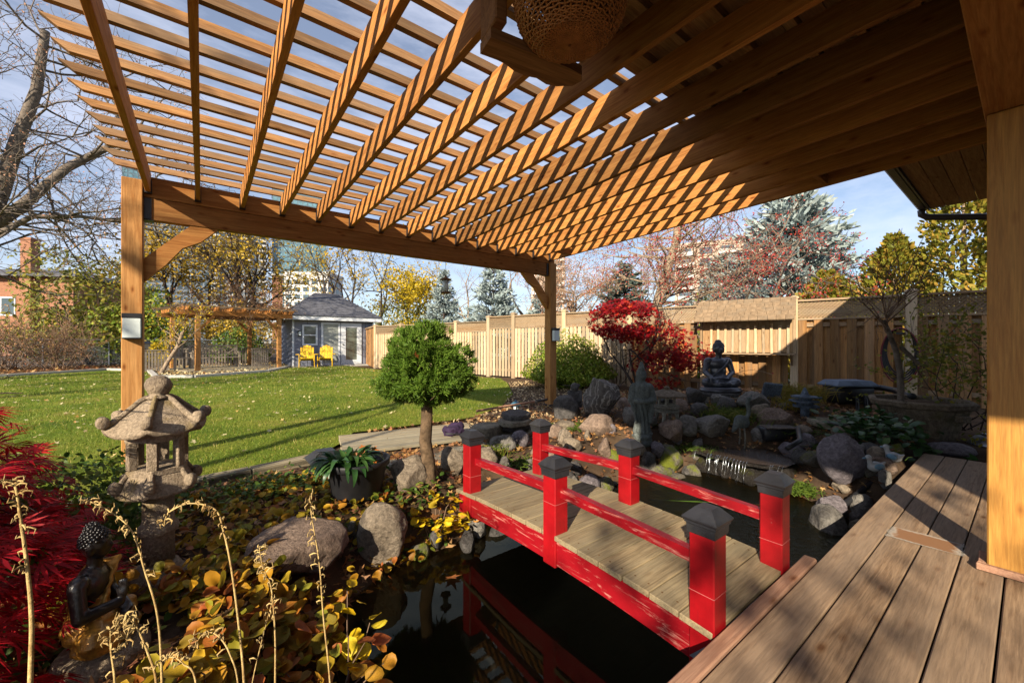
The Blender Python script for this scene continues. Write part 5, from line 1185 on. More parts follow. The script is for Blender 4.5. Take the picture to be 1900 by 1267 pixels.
m = MB(); m.tube([(2.55, 3.98, 0.30), (3.65, 4.22, 0.285)], 0.014, 8); m.build('shaft', 'trim_wood', t, True)
m = MB(); m.tube([(3.652, 4.2205, 0.285), (3.95, 4.29, 0.28)], 0.018, 8); m.build('grip', 'black_metal', t, True)
t = thing('net_bag', 'crumpled purple mesh bag with a black frame near the bridge', 'bag', (2.28, 4.02, 0.03)); b = MB()
for k in range(9): b.ball((2.28 + q.uniform(-.13, .13), 4.05 + q.uniform(-.07, .07), 0.06 + q.uniform(0, .08)), (q.uniform(.04, .09), q.uniform(.04, .07), q.uniform(.03, .06)), 2)
me = remeshed(b, 'cloth', 0.013, 1)
for v in me.vertices: v.co += Vector((1, 1, 1)) * 0.012 * mnoise.noise(v.co * 24)
put('cloth', me, 'purple_cloth', t, True)
m = MB(); m.tube([(2.12, 3.94, 0.10), (2.3, 3.90, 0.08), (2.46, 3.95, 0.12), (2.50, 4.06, 0.12)], 0.007, 6); m.build('frame', 'black_metal', t, True)

# ------------------------------------------------------------------ topiary
t = thing('topiary_tree', 'clipped mushroom-shaped evergreen on a bare gnarled trunk', 'topiary', (1.42, 2.93, -0.05))
tr = random.Random(2); pts = [(1.42, 2.93, -0.10), (1.42, 2.93, 0.0), (1.425, 2.93, 0.15), (1.40, 2.935, 0.32), (1.415, 2.94, 0.48), (1.42, 2.95, 0.66), (1.41, 2.95, 0.85)]
m = MB(); m.tube(pts, [0.095, 0.066, 0.054, 0.050, 0.046, 0.044, 0.04], 16)
for v in range(len(m.v)):
    c_ = Vector(m.v[v]); m.v[v] = tuple(c_ + Vector((1, 1, 0)) * 0.012 * mnoise.noise(c_ * 18))
m.build('trunk', 'bark_topiary', t, True)
T = Tree(6)
for k in range(14): T.grow((1.41, 2.95, 0.62 + 0.02 * k), (T.r.gauss(0, 1), T.r.gauss(0, 1), 0.5), 0.22, 0.014, 1, 3, 0.6)
T.wood('limbs', 'bark_topiary', t, 0, 9, 4)
def dome(rng, n, c, rx, rz_up, rz_dn, shell=0.25):
    d = rng.normal(size=(n, 3)); d /= np.linalg.norm(d, axis=1, keepdims=True)
    rr = 1 - shell * rng.uniform(0, 1, n) ** 1.6
    return np.array(c) + np.stack([d[:, 0] * rx, d[:, 1] * rx, np.where(d[:, 2] > 0, d[:, 2] * rz_up, d[:, 2] * rz_dn)], 1) * rr[:, None], d
rng = np.random.default_rng(12)
C, D = dome(rng, 1250, (1.415, 2.95, 0.80), 0.345, 0.44, 0.15, 0.5); C[:, 0] += 0.03 * np.sin(D[:, 2] * 5); C += D * (0.035 * np.sin(D[:, 0] * 5 + 1) * np.sin(D[:, 1] * 6 + 2))[:, None]
C += rng.normal(size=C.shape) * 0.018
idx = np.repeat(np.arange(len(C)), 75); dirs = D[idx] + rng.normal(size=(len(idx), 3)) * 0.75 + np.array([0, 0, 0.35])
put('crown', scatter('crown', [(0, 0.10, 0), (0, -0.10, 0), (0.65, -0.09, 0.03), (1, 0.02, 0)], [(0, 1, 2, 3)], C[idx] + rng.normal(size=(len(idx), 3)) * 0.012, aimed(dirs, rng), rng.uniform(0.018, 0.038, (len(idx), 1))), 'leaf_topiary', t)
m = MB(); m.add([(0.05 * x, 0.05 * yv, 0.05 * z) for x, yv, z in MAPLE[0]], MAPLE[1]); o = m.build('caught_leaf', 'leaf_orange'); o.location = (1.20, 2.66, 1.005); o.rotation_euler = (1.1, 0.3, 0.5); tag(o, 'single orange leaf caught on the topiary crown', 'leaf')
# ------------------------------------------------------------------ bed at the left: lace maple, hedge, litter, yellow plants, dried stalks
def lace_leaf():
    v, f = [], []
    for k in range(7):
        a_ = (k - 3) * 0.30; L_ = 1.0 - 0.07 * abs(k - 3); c, s = math.cos(a_), math.sin(a_); o = len(v); w_ = 0.05
        v += [(0, 0, 0), (0.55 * L_ * c - w_ * s, 0.55 * L_ * s + w_ * c, 0.02), (L_ * c, L_ * s, -0.16), (0.55 * L_ * c + w_ * s, 0.55 * L_ * s - w_ * c, 0.02)]; f.append((o, o + 3, o + 2, o + 1))
    return v, f
LACE = lace_leaf()
lm = thing('lace_maple', 'weeping red laceleaf maple spilling in from the left', 'tree', (-1.25, 2.55, -0.1))
T = Tree(21); T.limb([(-1.25, 2.55, -0.12), (-1.22, 2.52, 0.25), (-1.15, 2.50, 0.5)], 0.05, 0.035)
for k in range(26): T.grow((-1.17, 2.5, 0.38 + 0.012 * k), (T.r.gauss(0.25, 0.9), T.r.gauss(0, 0.8), 0.75), 0.42, 0.016, 2, 3, 0.55, 0.16, 0.72, 0.16)
T.wood('trunk', 'bark_dark', lm, 9, 9, 8); T.wood('branches', 'bark_dark', lm, 0, 8, 3, 0.002)
rng = np.random.default_rng(5)
def lace_cloud(n):
    d = rng.normal(size=(n, 3)); d /= np.linalg.norm(d, axis=1, keepdims=True); d[:, 2] = np.abs(d[:, 2]) * 1.0 - 0.15
    rr = 1 - 0.42 * rng.uniform(0, 1, n) ** 1.3
    P_ = np.array((-1.16, 2.46, 0.0)) + d * np.array((0.86, 1.10, 1.08)) * rr[:, None]
    P_[:, 2] = np.maximum(P_[:, 2], -0.12 + rng.uniform(0, 0.12, n))
    out = d * np.array((1, 1, 0.2)) + np.array((0, 0, -0.25)) + rng.normal(size=(n, 3)) * 0.35
    return P_, out
P, D = lace_cloud(3000); P[:, 2] = P[:, 2] * 0.55 + 0.45 * np.round((P[:, 2] + 0.12 * np.sin(P[:, 0] * 7 + P[:, 1] * 5)) / 0.22) * 0.22
rot = aimed(D, rng); up = np.array([0, 0, 1.0]); y_ = np.cross(up[None], rot[:, :, 0]); y_ /= np.linalg.norm(y_, axis=1, keepdims=True) + 1e-6
y_ = y_ + rng.normal(size=y_.shape) * 0.3; y_ -= (y_ * rot[:, :, 0]).sum(1, keepdims=True) * rot[:, :, 0]; y_ /= np.linalg.norm(y_, axis=1, keepdims=True); rot = np.stack([rot[:, :, 0], y_, np.cross(rot[:, :, 0], y_)], 2)
put('crown', scatter('crown', LACE[0], LACE[1], P, rot, rng.uniform(0.075, 0.135, (len(P), 1))), 'leaf_lace_red', lm)

def bush(name, label, c, rx, rz_up, mat, n, size, cat='shrub', stem='bark_grey', shell=0.45, tmpl=LEAF, seed=1, lump=0.10, low=0.3):
    t_ = thing(name, label, cat, (c[0], c[1], c[2])); rg = np.random.default_rng(seed)
    Cc, Dd = dome(rg, n, (c[0], c[1], c[2] + rz_up * low), rx, rz_up * (1 - low), rz_up * low, shell)
    ph = rg.uniform(0, 6, 3); k_ = 1 + lump * (np.sin(Dd[:, 0] * 6 + ph[0]) + np.sin(Dd[:, 1] * 7 + ph[1]) + np.sin(Dd[:, 2] * 6 + ph[2]))
    base = np.array((c[0], c[1], c[2] + rz_up * low)); Cc = base + (Cc - base) * k_[:, None]
    Cc[:, 2] = np.maximum(Cc[:, 2], c[2] + 0.01)
    put('foliage', scatter('foliage', tmpl[0], tmpl[1], Cc, rotmats(n, rg, Dd * 1.0, 0.7), rg.uniform(0.7, 1.3, (n, 1)) * size), mat, t_)
    T_ = Tree(seed)
    for k in range(8): T_.grow((c[0], c[1], c[2]), (T_.r.gauss(0, .6), T_.r.gauss(0, .6), 1), rz_up * 0.55, 0.012 + 0.01 * rx, 1, 3, 0.5)
    T_.wood('stems', stem, t_, 0, 9, 4); return t_
bush('box_hedge', 'dark green low hedge behind the stone lantern', (-0.75, 3.28, -0.06), 0.62, 0.50, 'leaf_green', 5200, 0.036, seed=31)
bush('box_hedge', 'dark green hedge clump farther left behind the red maple', (-1.9, 3.20, -0.06), 0.75, 0.55, 'leaf_green', 3200, 0.036, seed=32)
bush('round_bush', 'round sunlit green bush behind the right pergola post', (7.25, 7.1, -0.02), 1.05, 1.22, 'leaf_box', 15000, 0.06, seed=33)

def litter(n, xr, yr, mat, size, seed, label, tmpl=MAPLE, cond=None, lift=0.02, name='leaf_litter'):
    rg = np.random.default_rng(seed); x = rg.uniform(*xr, n); yv = rg.uniform(*yr, n); k = pond_sd(x, yv) > 0.04
    if cond is not None: k &= cond(x, yv)
    x, yv = x[k], yv[k]; z = ground_h(x, yv) + lift + rg.uniform(0, 0.025, len(x))
    o_ = put(name, scatter(name, tmpl[0], tmpl[1], np.stack([x, yv, z], 1), rotmats(len(x), rg, (0, 0, 1), 0.45), rg.uniform(0.6, 1.3, (len(x), 1)) * size), mat)
    return tag(o_, label, 'leaves', kind='stuff')
not_lawn = lambda x, yv: ~in_poly(LAWN, x, yv)
litter(5200, (-2.2, 1.7), (1.0, 3.9), 'leaf_litter', 0.05, 41, 'brown fallen leaves carpeting the bed left of the pond', cond=not_lawn)
litter(7800, (1.6, 7.6), (0.7, 5.6), 'leaf_litter', 0.040, 42, 'brown fallen leaves between the rockery stones', cond=lambda x, yv: not_lawn(x, yv) & (yv > 0.75))
litter(5200, (2.6, 7.6), (3.7, 8.8), 'straw_litter', 0.055, 43, 'straw coloured leaves and stalks along the lawn edge by the fence', tmpl=DIAMOND, cond=lambda x, yv: not_lawn(x, yv) & (x < 9.6 - 0.25 * yv))
litter(4200, (-1.6, 3.4), (16.0, 25.0), 'leaf_lawn', 0.10, 44, 'orange leaves heaped around the small garden pergola', cond=not_lawn, tmpl=DIAMOND)
litter(5200, (-14, -1.2), (15.0, 27.0), 'leaf_litter', 0.14, 45, 'dark brown leaves covering the far left shrub bed', cond=not_lawn, tmpl=DIAMOND)
rg = np.random.default_rng(46); n = 26; x = rg.uniform(1.5, 3.6, n); yv = rg.uniform(2.55, 3.6, n); k = pond_sd(x, yv) > 0.02; x, yv = x[k], yv[k]
for i in range(len(x)):
    pass
def scatter_orange(pts):
    me_ = MB().add([(0.075 * a_, 0.075 * b_, 0.075 * c_ + 0.004) for a_, b_, c_ in MAPLE[0]], MAPLE[1]).mesh('orange_leaf'); me_.materials.append(M('leaf_orange')); r_ = random.Random(9)
    for (xx, yy_, z_, lb) in pts:
        o_ = bpy.data.objects.new('orange_leaf', me_); COL.objects.link(o_); o_.location = (xx, yy_, z_); o_.rotation_euler = (r_.gauss(0.2, .4), r_.gauss(0, .4), r_.uniform(0, 6)); WORLD[o_.name] = Matrix.Identity(4); tag(o_, lb, 'leaf')
scatter_orange([(3.27, 2.98, 0.04, 'orange leaf on the pale stones right of the far bridge post'), (1.20, 2.15, -0.322, 'orange oak leaf floating below the gold leaved plant'), (1.55, 2.72, -0.02, 'large tan leaf leaning on the far left bridge post'),
                (4.95, 2.05, -0.07, 'small orange leaf on the crane ledge')])
# ground ivy: green leaves low in the bed
for (lb, cx_, cy_, n_, sd_) in (('green ivy patch under the grooved edging', 0.25, 3.55, 900, 1), ('dark green ivy leaves between pot and topiary', 1.15, 2.72, 260, 2), ('green hellebore leaves beside the clay pot', 5.75, 1.02, 420, 3), ('green leaves left of the robed statue', -0.65, 2.3, 300, 4)):
    rg = np.random.default_rng(sd_ + 50); spx = 0.42 if sd_ in (1,) else 0.24; x = rg.normal(cx_, spx, n_); yv = rg.normal(cy_, 0.15 if sd_ != 3 else 0.2, n_); k = (pond_sd(x, yv) > 0.03); x, yv = x[k], yv[k]
    z = ground_h(x, yv) + rg.uniform(0.03, 0.10 if sd_ != 3 else 0.26, len(x))
    t = thing('ivy' if sd_ != 3 else 'hellebore', lb, 'plant', (cx_, cy_, gz(cx_, cy_)))
    put('foliage', scatter('foliage', LEAF[0], LEAF[1], np.stack([x, yv, z], 1), rotmats(len(x), rg, (0, 0, 1), 0.45), rg.uniform(0.7, 1.3, (len(x), 1)) * (0.045 if sd_ != 3 else 0.10)), 'leaf_green' if sd_ != 3 else 'leaf_hosta', t)['kind'] = 'stuff'

def carpet(n_, xr, yr, mat, size, seed, label, zr, cond=None):
    rg_ = np.random.default_rng(seed); x_ = rg_.uniform(*xr, n_); y_2 = rg_.uniform(*yr, n_); k_ = pond_sd(x_, y_2) > -0.03
    k_ &= not_lawn(x_, y_2) & ((x_ + 0.17) ** 2 + (y_2 - 2.63) ** 2 > 0.03) & ((x_ + 0.30) ** 2 + (y_2 - 2.05) ** 2 > 0.075) & (np.abs(x_ - 0.47) + np.abs(y_2 - 2.5) > 0.36)
    if cond is not None: k_ &= cond(x_, y_2)
    x_, y_2 = x_[k_], y_2[k_]; z_ = np.maximum(ground_h(x_, y_2), WATER_Z) + rg_.uniform(*zr, len(x_)); v_, f_ = round_leaf(9, 0.14); v_ = np.array(v_); n2 = len(x_)
    # every leaf curls its own way: side edges lift or droop, the tip bends
    Rm = rotmats(n2, rg_, (-0.25, -0.2, 1), 0.45); cu = rg_.normal(0.25, 0.55, n2); tp = rg_.normal(-0.15, 0.45, n2); wd = rg_.uniform(0.75, 1.1, n2)
    L3 = np.repeat(v_[None], n2, 0); L3[:, :, 1] *= wd[:, None]; L3[:, :, 2] = cu[:, None] * L3[:, :, 1] ** 2 * 1.6 + tp[:, None] * L3[:, :, 0] ** 2 * 0.5 + rg_.normal(0, 0.02, L3.shape[:2])
    W3 = np.einsum('nij,nkj->nki', Rm, L3 * (rg_.uniform(0.6, 1.3, (n2, 1, 1)) * size)) + np.stack([x_, y_2, z_], 1)[:, None, :]
    F3 = (np.array(f_)[None] + (np.arange(n2) * len(v_))[:, None, None]).reshape(-1, 3)
    o_ = put('leaf_carpet', np_mesh('leaf_carpet', W3.reshape(-1, 3), F3), mat, None, True); tag(o_, label, 'leaves', kind='stuff')
carpet(760, (-0.5, 0.6), (1.25, 2.5), 'leaf_mixed', 0.056, 1, 'amber and rust round leaves carpeting the near bed', (0.03, 0.16))
carpet(520, (-0.5, 0.7), (1.25, 2.6), 'leaf_yellow', 0.056, 2, 'yellow and olive round leaves carpeting the near bed', (0.04, 0.18))
carpet(520, (-0.2, 1.1), (2.4, 3.7), 'leaf_yellow', 0.052, 3, 'olive and yellow round leaves behind the flat boulder', (0.02, 0.08))
carpet(420, (-0.3, 1.2), (2.3, 3.7), 'leaf_mixed', 0.05, 4, 'rust coloured round leaves behind the flat boulder', (0.02, 0.07))
# yellow round-leaved plants: every near leaf is its own piece
rl = []
for i in range(6):
    v_, f_ = round_leaf(9, 0.10 + 0.05 * i); q = random.Random(i); v_ = [(x, yv * q.uniform(0.9, 1.1), z + q.gauss(0, 0.02)) for x, yv, z in v_]
    m = MB(); m.add(v_, f_); me = m.mesh('leaf'); me.polygons.foreach_set('use_smooth', [True] * len(me.polygons)); rl.append(me)
def leafy(label, c, n_, spread, size, mat, zr, seed, stems=10, name='yellow_plant', lean=(0, 0)):
    t_ = thing(name, label, 'plant', (c[0], c[1], gz(*c))); q_ = random.Random(seed); w0 = WORLD[t_.name].inverted(); m_ = MB(); tips = []
    meshes = [me_.copy() for me_ in rl]
    for me_ in meshes: me_.materials.clear(); me_.materials.append(M(mat))
    for k in range(stems):
        a_ = q_.uniform(0, 6.28); r_ = math.sqrt(q_.uniform(0, 1)); ex, ey = c[0] + spread[0] * r_ * math.cos(a_) + lean[0], c[1] + spread[1] * r_ * math.sin(a_) + lean[1]; ez = max(gz(ex, ey), WATER_Z) + q_.uniform(*zr)
        b0 = Vector((c[0] + 0.3 * (ex - c[0]), c[1] + 0.3 * (ey - c[1]), gz(c[0] + 0.3 * (ex - c[0]), c[1] + 0.3 * (ey - c[1])))); e0 = Vector((ex, ey, ez)); mid = b0.lerp(e0, 0.5) + Vector((0, 0, 0.06))
        m_.tube([b0, mid, e0], [0.0035, 0.003, 0.002], 5, False); tips.append((b0, mid, e0))
    m_.build('stems', 'twig_brown', t_, True)['kind'] = 'stuff'
    for k in range(n_):
        b0, mid, e0 = tips[k % stems]; s = 0.35 + 0.65 * q_.random(); p = (b0.lerp(mid, s * 2) if s < 0.5 else mid.lerp(e0, s * 2 - 1)) + Vector((q_.gauss(0, .03), q_.gauss(0, .03), q_.gauss(0.01, .015)))
        p.z = max(p.z, max(gz(p.x, p.y), WATER_Z) + 0.012)
        piece('leaf', meshes[k % 6], mat, t_, w0 @ p, (q_.gauss(-0.25, .35), q_.gauss(0.15, .35), q_.uniform(0, 6.28)), (size * q_.uniform(0.7, 1.25),) * 3)
leafy('yellow-green round-leaved plant at the bottom left before the dried stalks', (0.02, 1.72), 44, (0.26, 0.22), 0.075, 'leaf_yellow', (0.06, 0.20), 1)
leafy('amber round-leaved plant hanging over the water edge', (0.34, 1.62), 40, (0.20, 0.24), 0.078, 'leaf_mixed', (0.04, 0.20), 2, lean=(0.05, 0))
leafy('olive and yellow leaf patch right of the stone lantern', (0.12, 2.28), 44, (0.26, 0.20), 0.066, 'leaf_yellow', (0.03, 0.11), 3)
leafy('rust and yellow leaf clump left of the flat pink boulder', (0.22, 1.98), 44, (0.24, 0.18), 0.075, 'leaf_mixed', (0.05, 0.17), 4)
leafy('yellow leaf patch between the lantern and the black pot', (0.28, 2.78), 40, (0.34, 0.22), 0.060, 'leaf_yellow', (0.02, 0.08), 5)
leafy('brown and amber leaf clump at the bottom edge of the bed', (0.18, 1.40), 40, (0.22, 0.16), 0.07, 'leaf_mixed', (0.02, 0.10), 6)
leafy('orange vine tips reaching over the still water', (0.48, 1.74), 34, (0.12, 0.30), 0.072, 'leaf_gold', (0.06, 0.24), 7, 7, lean=(0.06, 0.05))
leafy('bright gold round-leaved plant beside the far left bridge post', (1.33, 2.62), 120, (0.27, 0.22), 0.052, 'leaf_gold', (0.06, 0.22), 8, 16, lean=(0.02, -0.09))

def stalk(pts, label, r0=0.006, husk=26):
    r0 *= 0.58
    pts = [Vector(p) for p in pts]; b0 = pts[0].copy(); b0.z = gz(b0.x, b0.y); t_ = thing('dried_stalk', label, 'flower stalk', b0, 0, 'dried flower stalks in front of the bed')
    Q = [b0] + pts; fine = []
    for i in range(len(Q) - 1):
        p0, p1, p2, p3 = Q[max(i - 1, 0)], Q[i], Q[i + 1], Q[min(i + 2, len(Q) - 1)]
        for s in np.linspace(0, 1, 6, endpoint=False): fine.append(0.5 * ((2 * p1) + (p2 - p0) * s + (2 * p0 - 5 * p1 + 4 * p2 - p3) * s * s + (3 * p1 - p0 - 3 * p2 + p3) * s ** 3))
    fine.append(Q[-1]); n_ = len(fine)
    m_ = MB(); m_.tube(fine, [r0 * (1 - 0.72 * i / n_) for i in range(n_)], 7); m_.build('stalk', 'dry_straw', t_, True)
    q_ = random.Random(len(label)); h_ = MB(); st = int(n_ * 0.45)
    for k in range(husk):
        i = st + int((n_ - st - 1) * (k / husk) ** 0.8); p = fine[min(i, n_ - 1)].lerp(fine[min(i + 1, n_ - 1)], q_.random()); a_ = q_.uniform(0, 6.28); d = Vector((math.cos(a_), math.sin(a_), q_.uniform(-.5, .6))).normalized(); l_ = q_.uniform(0.010, 0.026)
        e = p + d * l_; c_ = e + Vector((d.x * -0.3, d.y * -0.3, q_.choice((-1, 1)))) * l_ * 0.6; h_.tube([p, p.lerp(e, .5) + Vector((0, 0, .004)), e, c_], [0.0008, 0.0024, 0.0018, 0.0005], 5)
    h_.build('husks', 'dry_straw', t_, True)['kind'] = 'stuff'
stalk([(-0.32, 1.44, 0.27), (-0.32, 1.45, 0.44), (-0.33, 1.46, 0.58), (-0.34, 1.46, 0.69), (-0.35, 1.47, 0.76), (-0.37, 1.49, 0.77)], 'thick dried stalk at the far left edge', 0.010, 40)
stalk([(-0.09, 1.52, 0.09), (-0.1, 1.53, 0.31), (-0.13, 1.55, 0.45), (-0.16, 1.58, 0.56), (-0.21, 1.61, 0.62), (-0.26, 1.65, 0.65)], 'dried stalk leaning left over the black robed statue', 0.0065, 42)
stalk([(0.1, 1.44, 0.05), (0.09, 1.45, 0.22), (0.07, 1.46, 0.42), (0.05, 1.48, 0.54), (0.03, 1.5, 0.6), (-0.03, 1.54, 0.62), (-0.08, 1.58, 0.59), (-0.09, 1.59, 0.55)], 'tall dried stalk arching over in front of the stone lantern', 0.007, 42)
stalk([(0.33, 1.39, -0.04), (0.31, 1.4, 0.22), (0.3, 1.41, 0.39), (0.28, 1.43, 0.55), (0.28, 1.43, 0.6)], 'straight dried stalk in front of the flat pink boulder', 0.006, 36)
stalk([(0.18, 1.44, 0.0), (0.18, 1.44, 0.19), (0.17, 1.45, 0.34), (0.15, 1.46, 0.4), (0.14, 1.47, 0.47)], 'dried stalk with curled tip in the middle of the yellow leaves', 0.0062, 30)
stalk([(0.12, 1.51, -0.02), (0.16, 1.48, 0.21), (0.18, 1.47, 0.29)], 'thin dried stalk slanting against a taller one', 0.004, 14)
stalk([(-0.17, 1.39, 0.22), (-0.18, 1.4, 0.34), (-0.18, 1.4, 0.39)], 'short straight dried stalk at the bottom left', 0.006, 18)
stalk([(-0.09, 1.36, 0.2), (-0.11, 1.38, 0.31), (-0.14, 1.39, 0.4), (-0.16, 1.41, 0.4), (-0.15, 1.41, 0.33)], 'short bushy dried stalk covered in husks', 0.006, 70)
stalk([(0.08, 1.33, 0.13), (0.06, 1.34, 0.25), (0.03, 1.37, 0.3), (0.0, 1.39, 0.3), (-0.02, 1.4, 0.26)], 'low dried stalk bent over to the left at the bottom', 0.005, 26)
stalk([(-0.01, 1.31, 0.2), (-0.04, 1.33, 0.28), (-0.07, 1.36, 0.29), (-0.1, 1.38, 0.26)], 'lowest small dried stalk curving left at the bottom edge', 0.005, 20)

# ------------------------------------------------------------------ red maple, grasses, climber in the rockery
t = thing('red_maple', 'small upright red Japanese maple in front of the fence', 'tree', (7.75, 5.35, 0.0))
T = Tree(17)
for k in range(4): T.grow((7.75 + .05 * k - .1, 5.35, 0.0), (T.r.gauss(0, .28), T.r.gauss(0, .28), 1), 1.1, 0.04, 3, 3, 0.42, 0.0, 0.62, 0.13)
T.wood('trunk', 'bark_dark', t, 3, 9, 6); T.wood('branches', 'bark_dark', t, 0, 2, 3, 0.003)['kind'] = 'stuff'
rg = np.random.default_rng(9)
def flatcloud(n_, c, rx, rz_, lay):
    d = rg.normal(size=(n_, 3)); d /= np.linalg.norm(d, axis=1, keepdims=True); rr = rg.uniform(0.35, 1, n_) ** 0.6
    P_ = np.array(c) + d * np.array((rx, rx, rz_)) * rr[:, None]; return P_
P = np.concatenate([flatcloud(4600, (7.55, 5.62, 1.60), 0.84, 0.50, 0), flatcloud(1500, (7.95, 5.0, 1.1), 0.75, 0.5, 0), flatcloud(900, (7.8, 4.9, 0.55), 0.7, 0.45, 0), flatcloud(800, (8.25, 4.45, 0.8), 0.55, 0.4, 0)])
k = (np.sin(P[:, 0] * 9) + np.sin(P[:, 1] * 8 + 1) + np.sin(P[:, 2] * 11)) > -0.45; P = P[k]
put('crown', scatter('crown', MAPLE[0], MAPLE[1], P, rotmats(len(P), rg, (-0.3, -0.2, 1), 0.6), rg.uniform(0.045, 0.078, (len(P), 1))), 'leaf_red', t)
def tuft(label, c, n_, h_, mat, spread=0.12, seed=1, name='grass_tuft', lean=0.5):
    rg_ = np.random.default_rng(seed); t_ = thing(name, label, 'grass', (c[0], c[1], c[2])); P0 = np.array(c) + np.stack([rg_.normal(0, spread * 0.4, n_), rg_.normal(0, spread * 0.4, n_), np.zeros(n_)], 1)
    d = np.stack([rg_.normal(0, lean, n_), rg_.normal(0, lean, n_), np.ones(n_)], 1); d /= np.linalg.norm(d, axis=1, keepdims=True); L_ = h_ * rg_.uniform(0.5, 1.1, n_)
    P1 = P0 + d * (L_ * 0.6)[:, None]; P2 = P1 + (d * np.array((1.8, 1.8, 0.35))) * (L_ * 0.45)[:, None]
    me_ = segs_mesh('blades', np.concatenate([P0, P1]), np.concatenate([P1, P2]), np.full(2 * n_, 0.004), np.concatenate([np.full(n_, 0.0035), np.full(n_, 0.0008)]), 3); put('blades', me_, mat, t_)['kind'] = 'stuff'
tuft('green drooping grass tuft left of the spillway', (5.25, 2.35, gz(5.25, 2.35)), 420, 0.24, 'grass_blade', 0.35, 1)
tuft('golden grass clump between slate and filter tub', (6.75, 2.05, gz(6.75, 2.05)), 320, 0.34, 'grass_gold', 0.4, 2)
tuft('golden grass tuft at the foot of the slate pagoda', (6.20, 1.95, gz(6.2, 1.95)), 200, 0.22, 'grass_gold', 0.3, 3)
for i_, (lb_, xx, yy_) in enumerate((('low moss patch left of the waterfall', 4.55, 2.42), ('low moss patch above the sloping brown rock', 3.75, 3.45), ('low moss patch before the leg lantern', 4.75, 2.6), ('low moss patch right of the spillway trough', 5.45, 1.68), ('low moss patch beside the narrow grey slab', 5.1, 1.12), ('low moss patch at the Buddha stack', 5.7, 2.55), ('low moss patch behind the far bridge end', 2.45, 3.05))):
    tuft(lb_, (xx, yy_, gz(xx, yy_)), 260, 0.09, 'moss_green', 0.34, 20 + i_, 'moss_patch', 1.1)
tuft('thin green grass tuft by the far bridge end', (2.38, 3.28, -0.02), 90, 0.16, 'grass_blade', 0.16, 4)
tuft('bright moss plant at the foot of the mauve boulder', (4.47, 1.34, -0.30), 420, 0.13, 'moss_green', 0.2, 5, 'moss_plant', 0.9)
t = thing('climbing_rose', 'leafy climbing shrub in shade between clay pot and porch post', 'shrub', (7.6, 0.55, -0.05)); T = Tree(23)
for k in range(8): T.grow((7.5 + 0.1 * T.r.gauss(0, 1), 0.5 + 0.1 * T.r.gauss(0, 1), 0.0), (T.r.gauss(-0.15, .35), T.r.gauss(0.0, .35), 1), 0.85, 0.011, 2, 3, 0.55, 0.03, 0.72, 0.15)
T.wood('stems', 'bark_dark', t, 0, 9, 3, 0.002); T.leaves('foliage', 'leaf_olive', t, 5.5, 0.05, 0.06, LEAF, 4)
# floating leaf blade on the pond
m = MB(); m.add([(3.30, 2.05, -0.325), (3.5, 1.86, -0.322), (3.62, 1.74, -0.325), (3.48, 1.84, -0.322)], [(0, 1, 2, 3)]); tag(m.build('reed_blade', 'leaf_topiary'), 'bright green reed blade floating on the pond', 'reed')
# ------------------------------------------------------------------ fence along the right (local x runs along it towards the house, -y faces the garden)
FRZ = math.atan2(-0.970, 0.2420)
fence = thing('fence', 'tall board fence with lattice top running along the right of the garden', 'fence', (10.29, 0.0, -0.03), FRZ)
rf = random.Random(12)
b1 = MB(); b1.box((-0.07, -0.018, 0.0), (0.07, 0.0, 1.0), 0.003); b1 = b1.mesh('board')
b2 = MB(); b2.box((-0.046, -0.018, 0.0), (0.046, 0.0, 1.0), 0.003); b2 = b2.mesh('board')
pw = MB(); pw.box((-0.065, -0.065, 0.0), (0.065, 0.065, 1.0), 0.006); pw.lathe([(0.115, 1.0), (0.115, 1.015), (0.02, 1.03)], 4, a0=math.pi / 4); pw = pw.mesh('post')
POSTS = [0.9, -1.35, -3.05, -4.75, -6.5, -8.45, -10.3, -11.35, -12.9, -14.5, -16.1, -17.9]
for s in POSTS: piece('post', pw, 'fence_wood', fence, (s, 0, 0), scale=(1.15 if s == -1.35 else 1, 1, 2.03 if s > -10.5 else (1.98 if s > -11.5 else 1.87)))
lat = {}
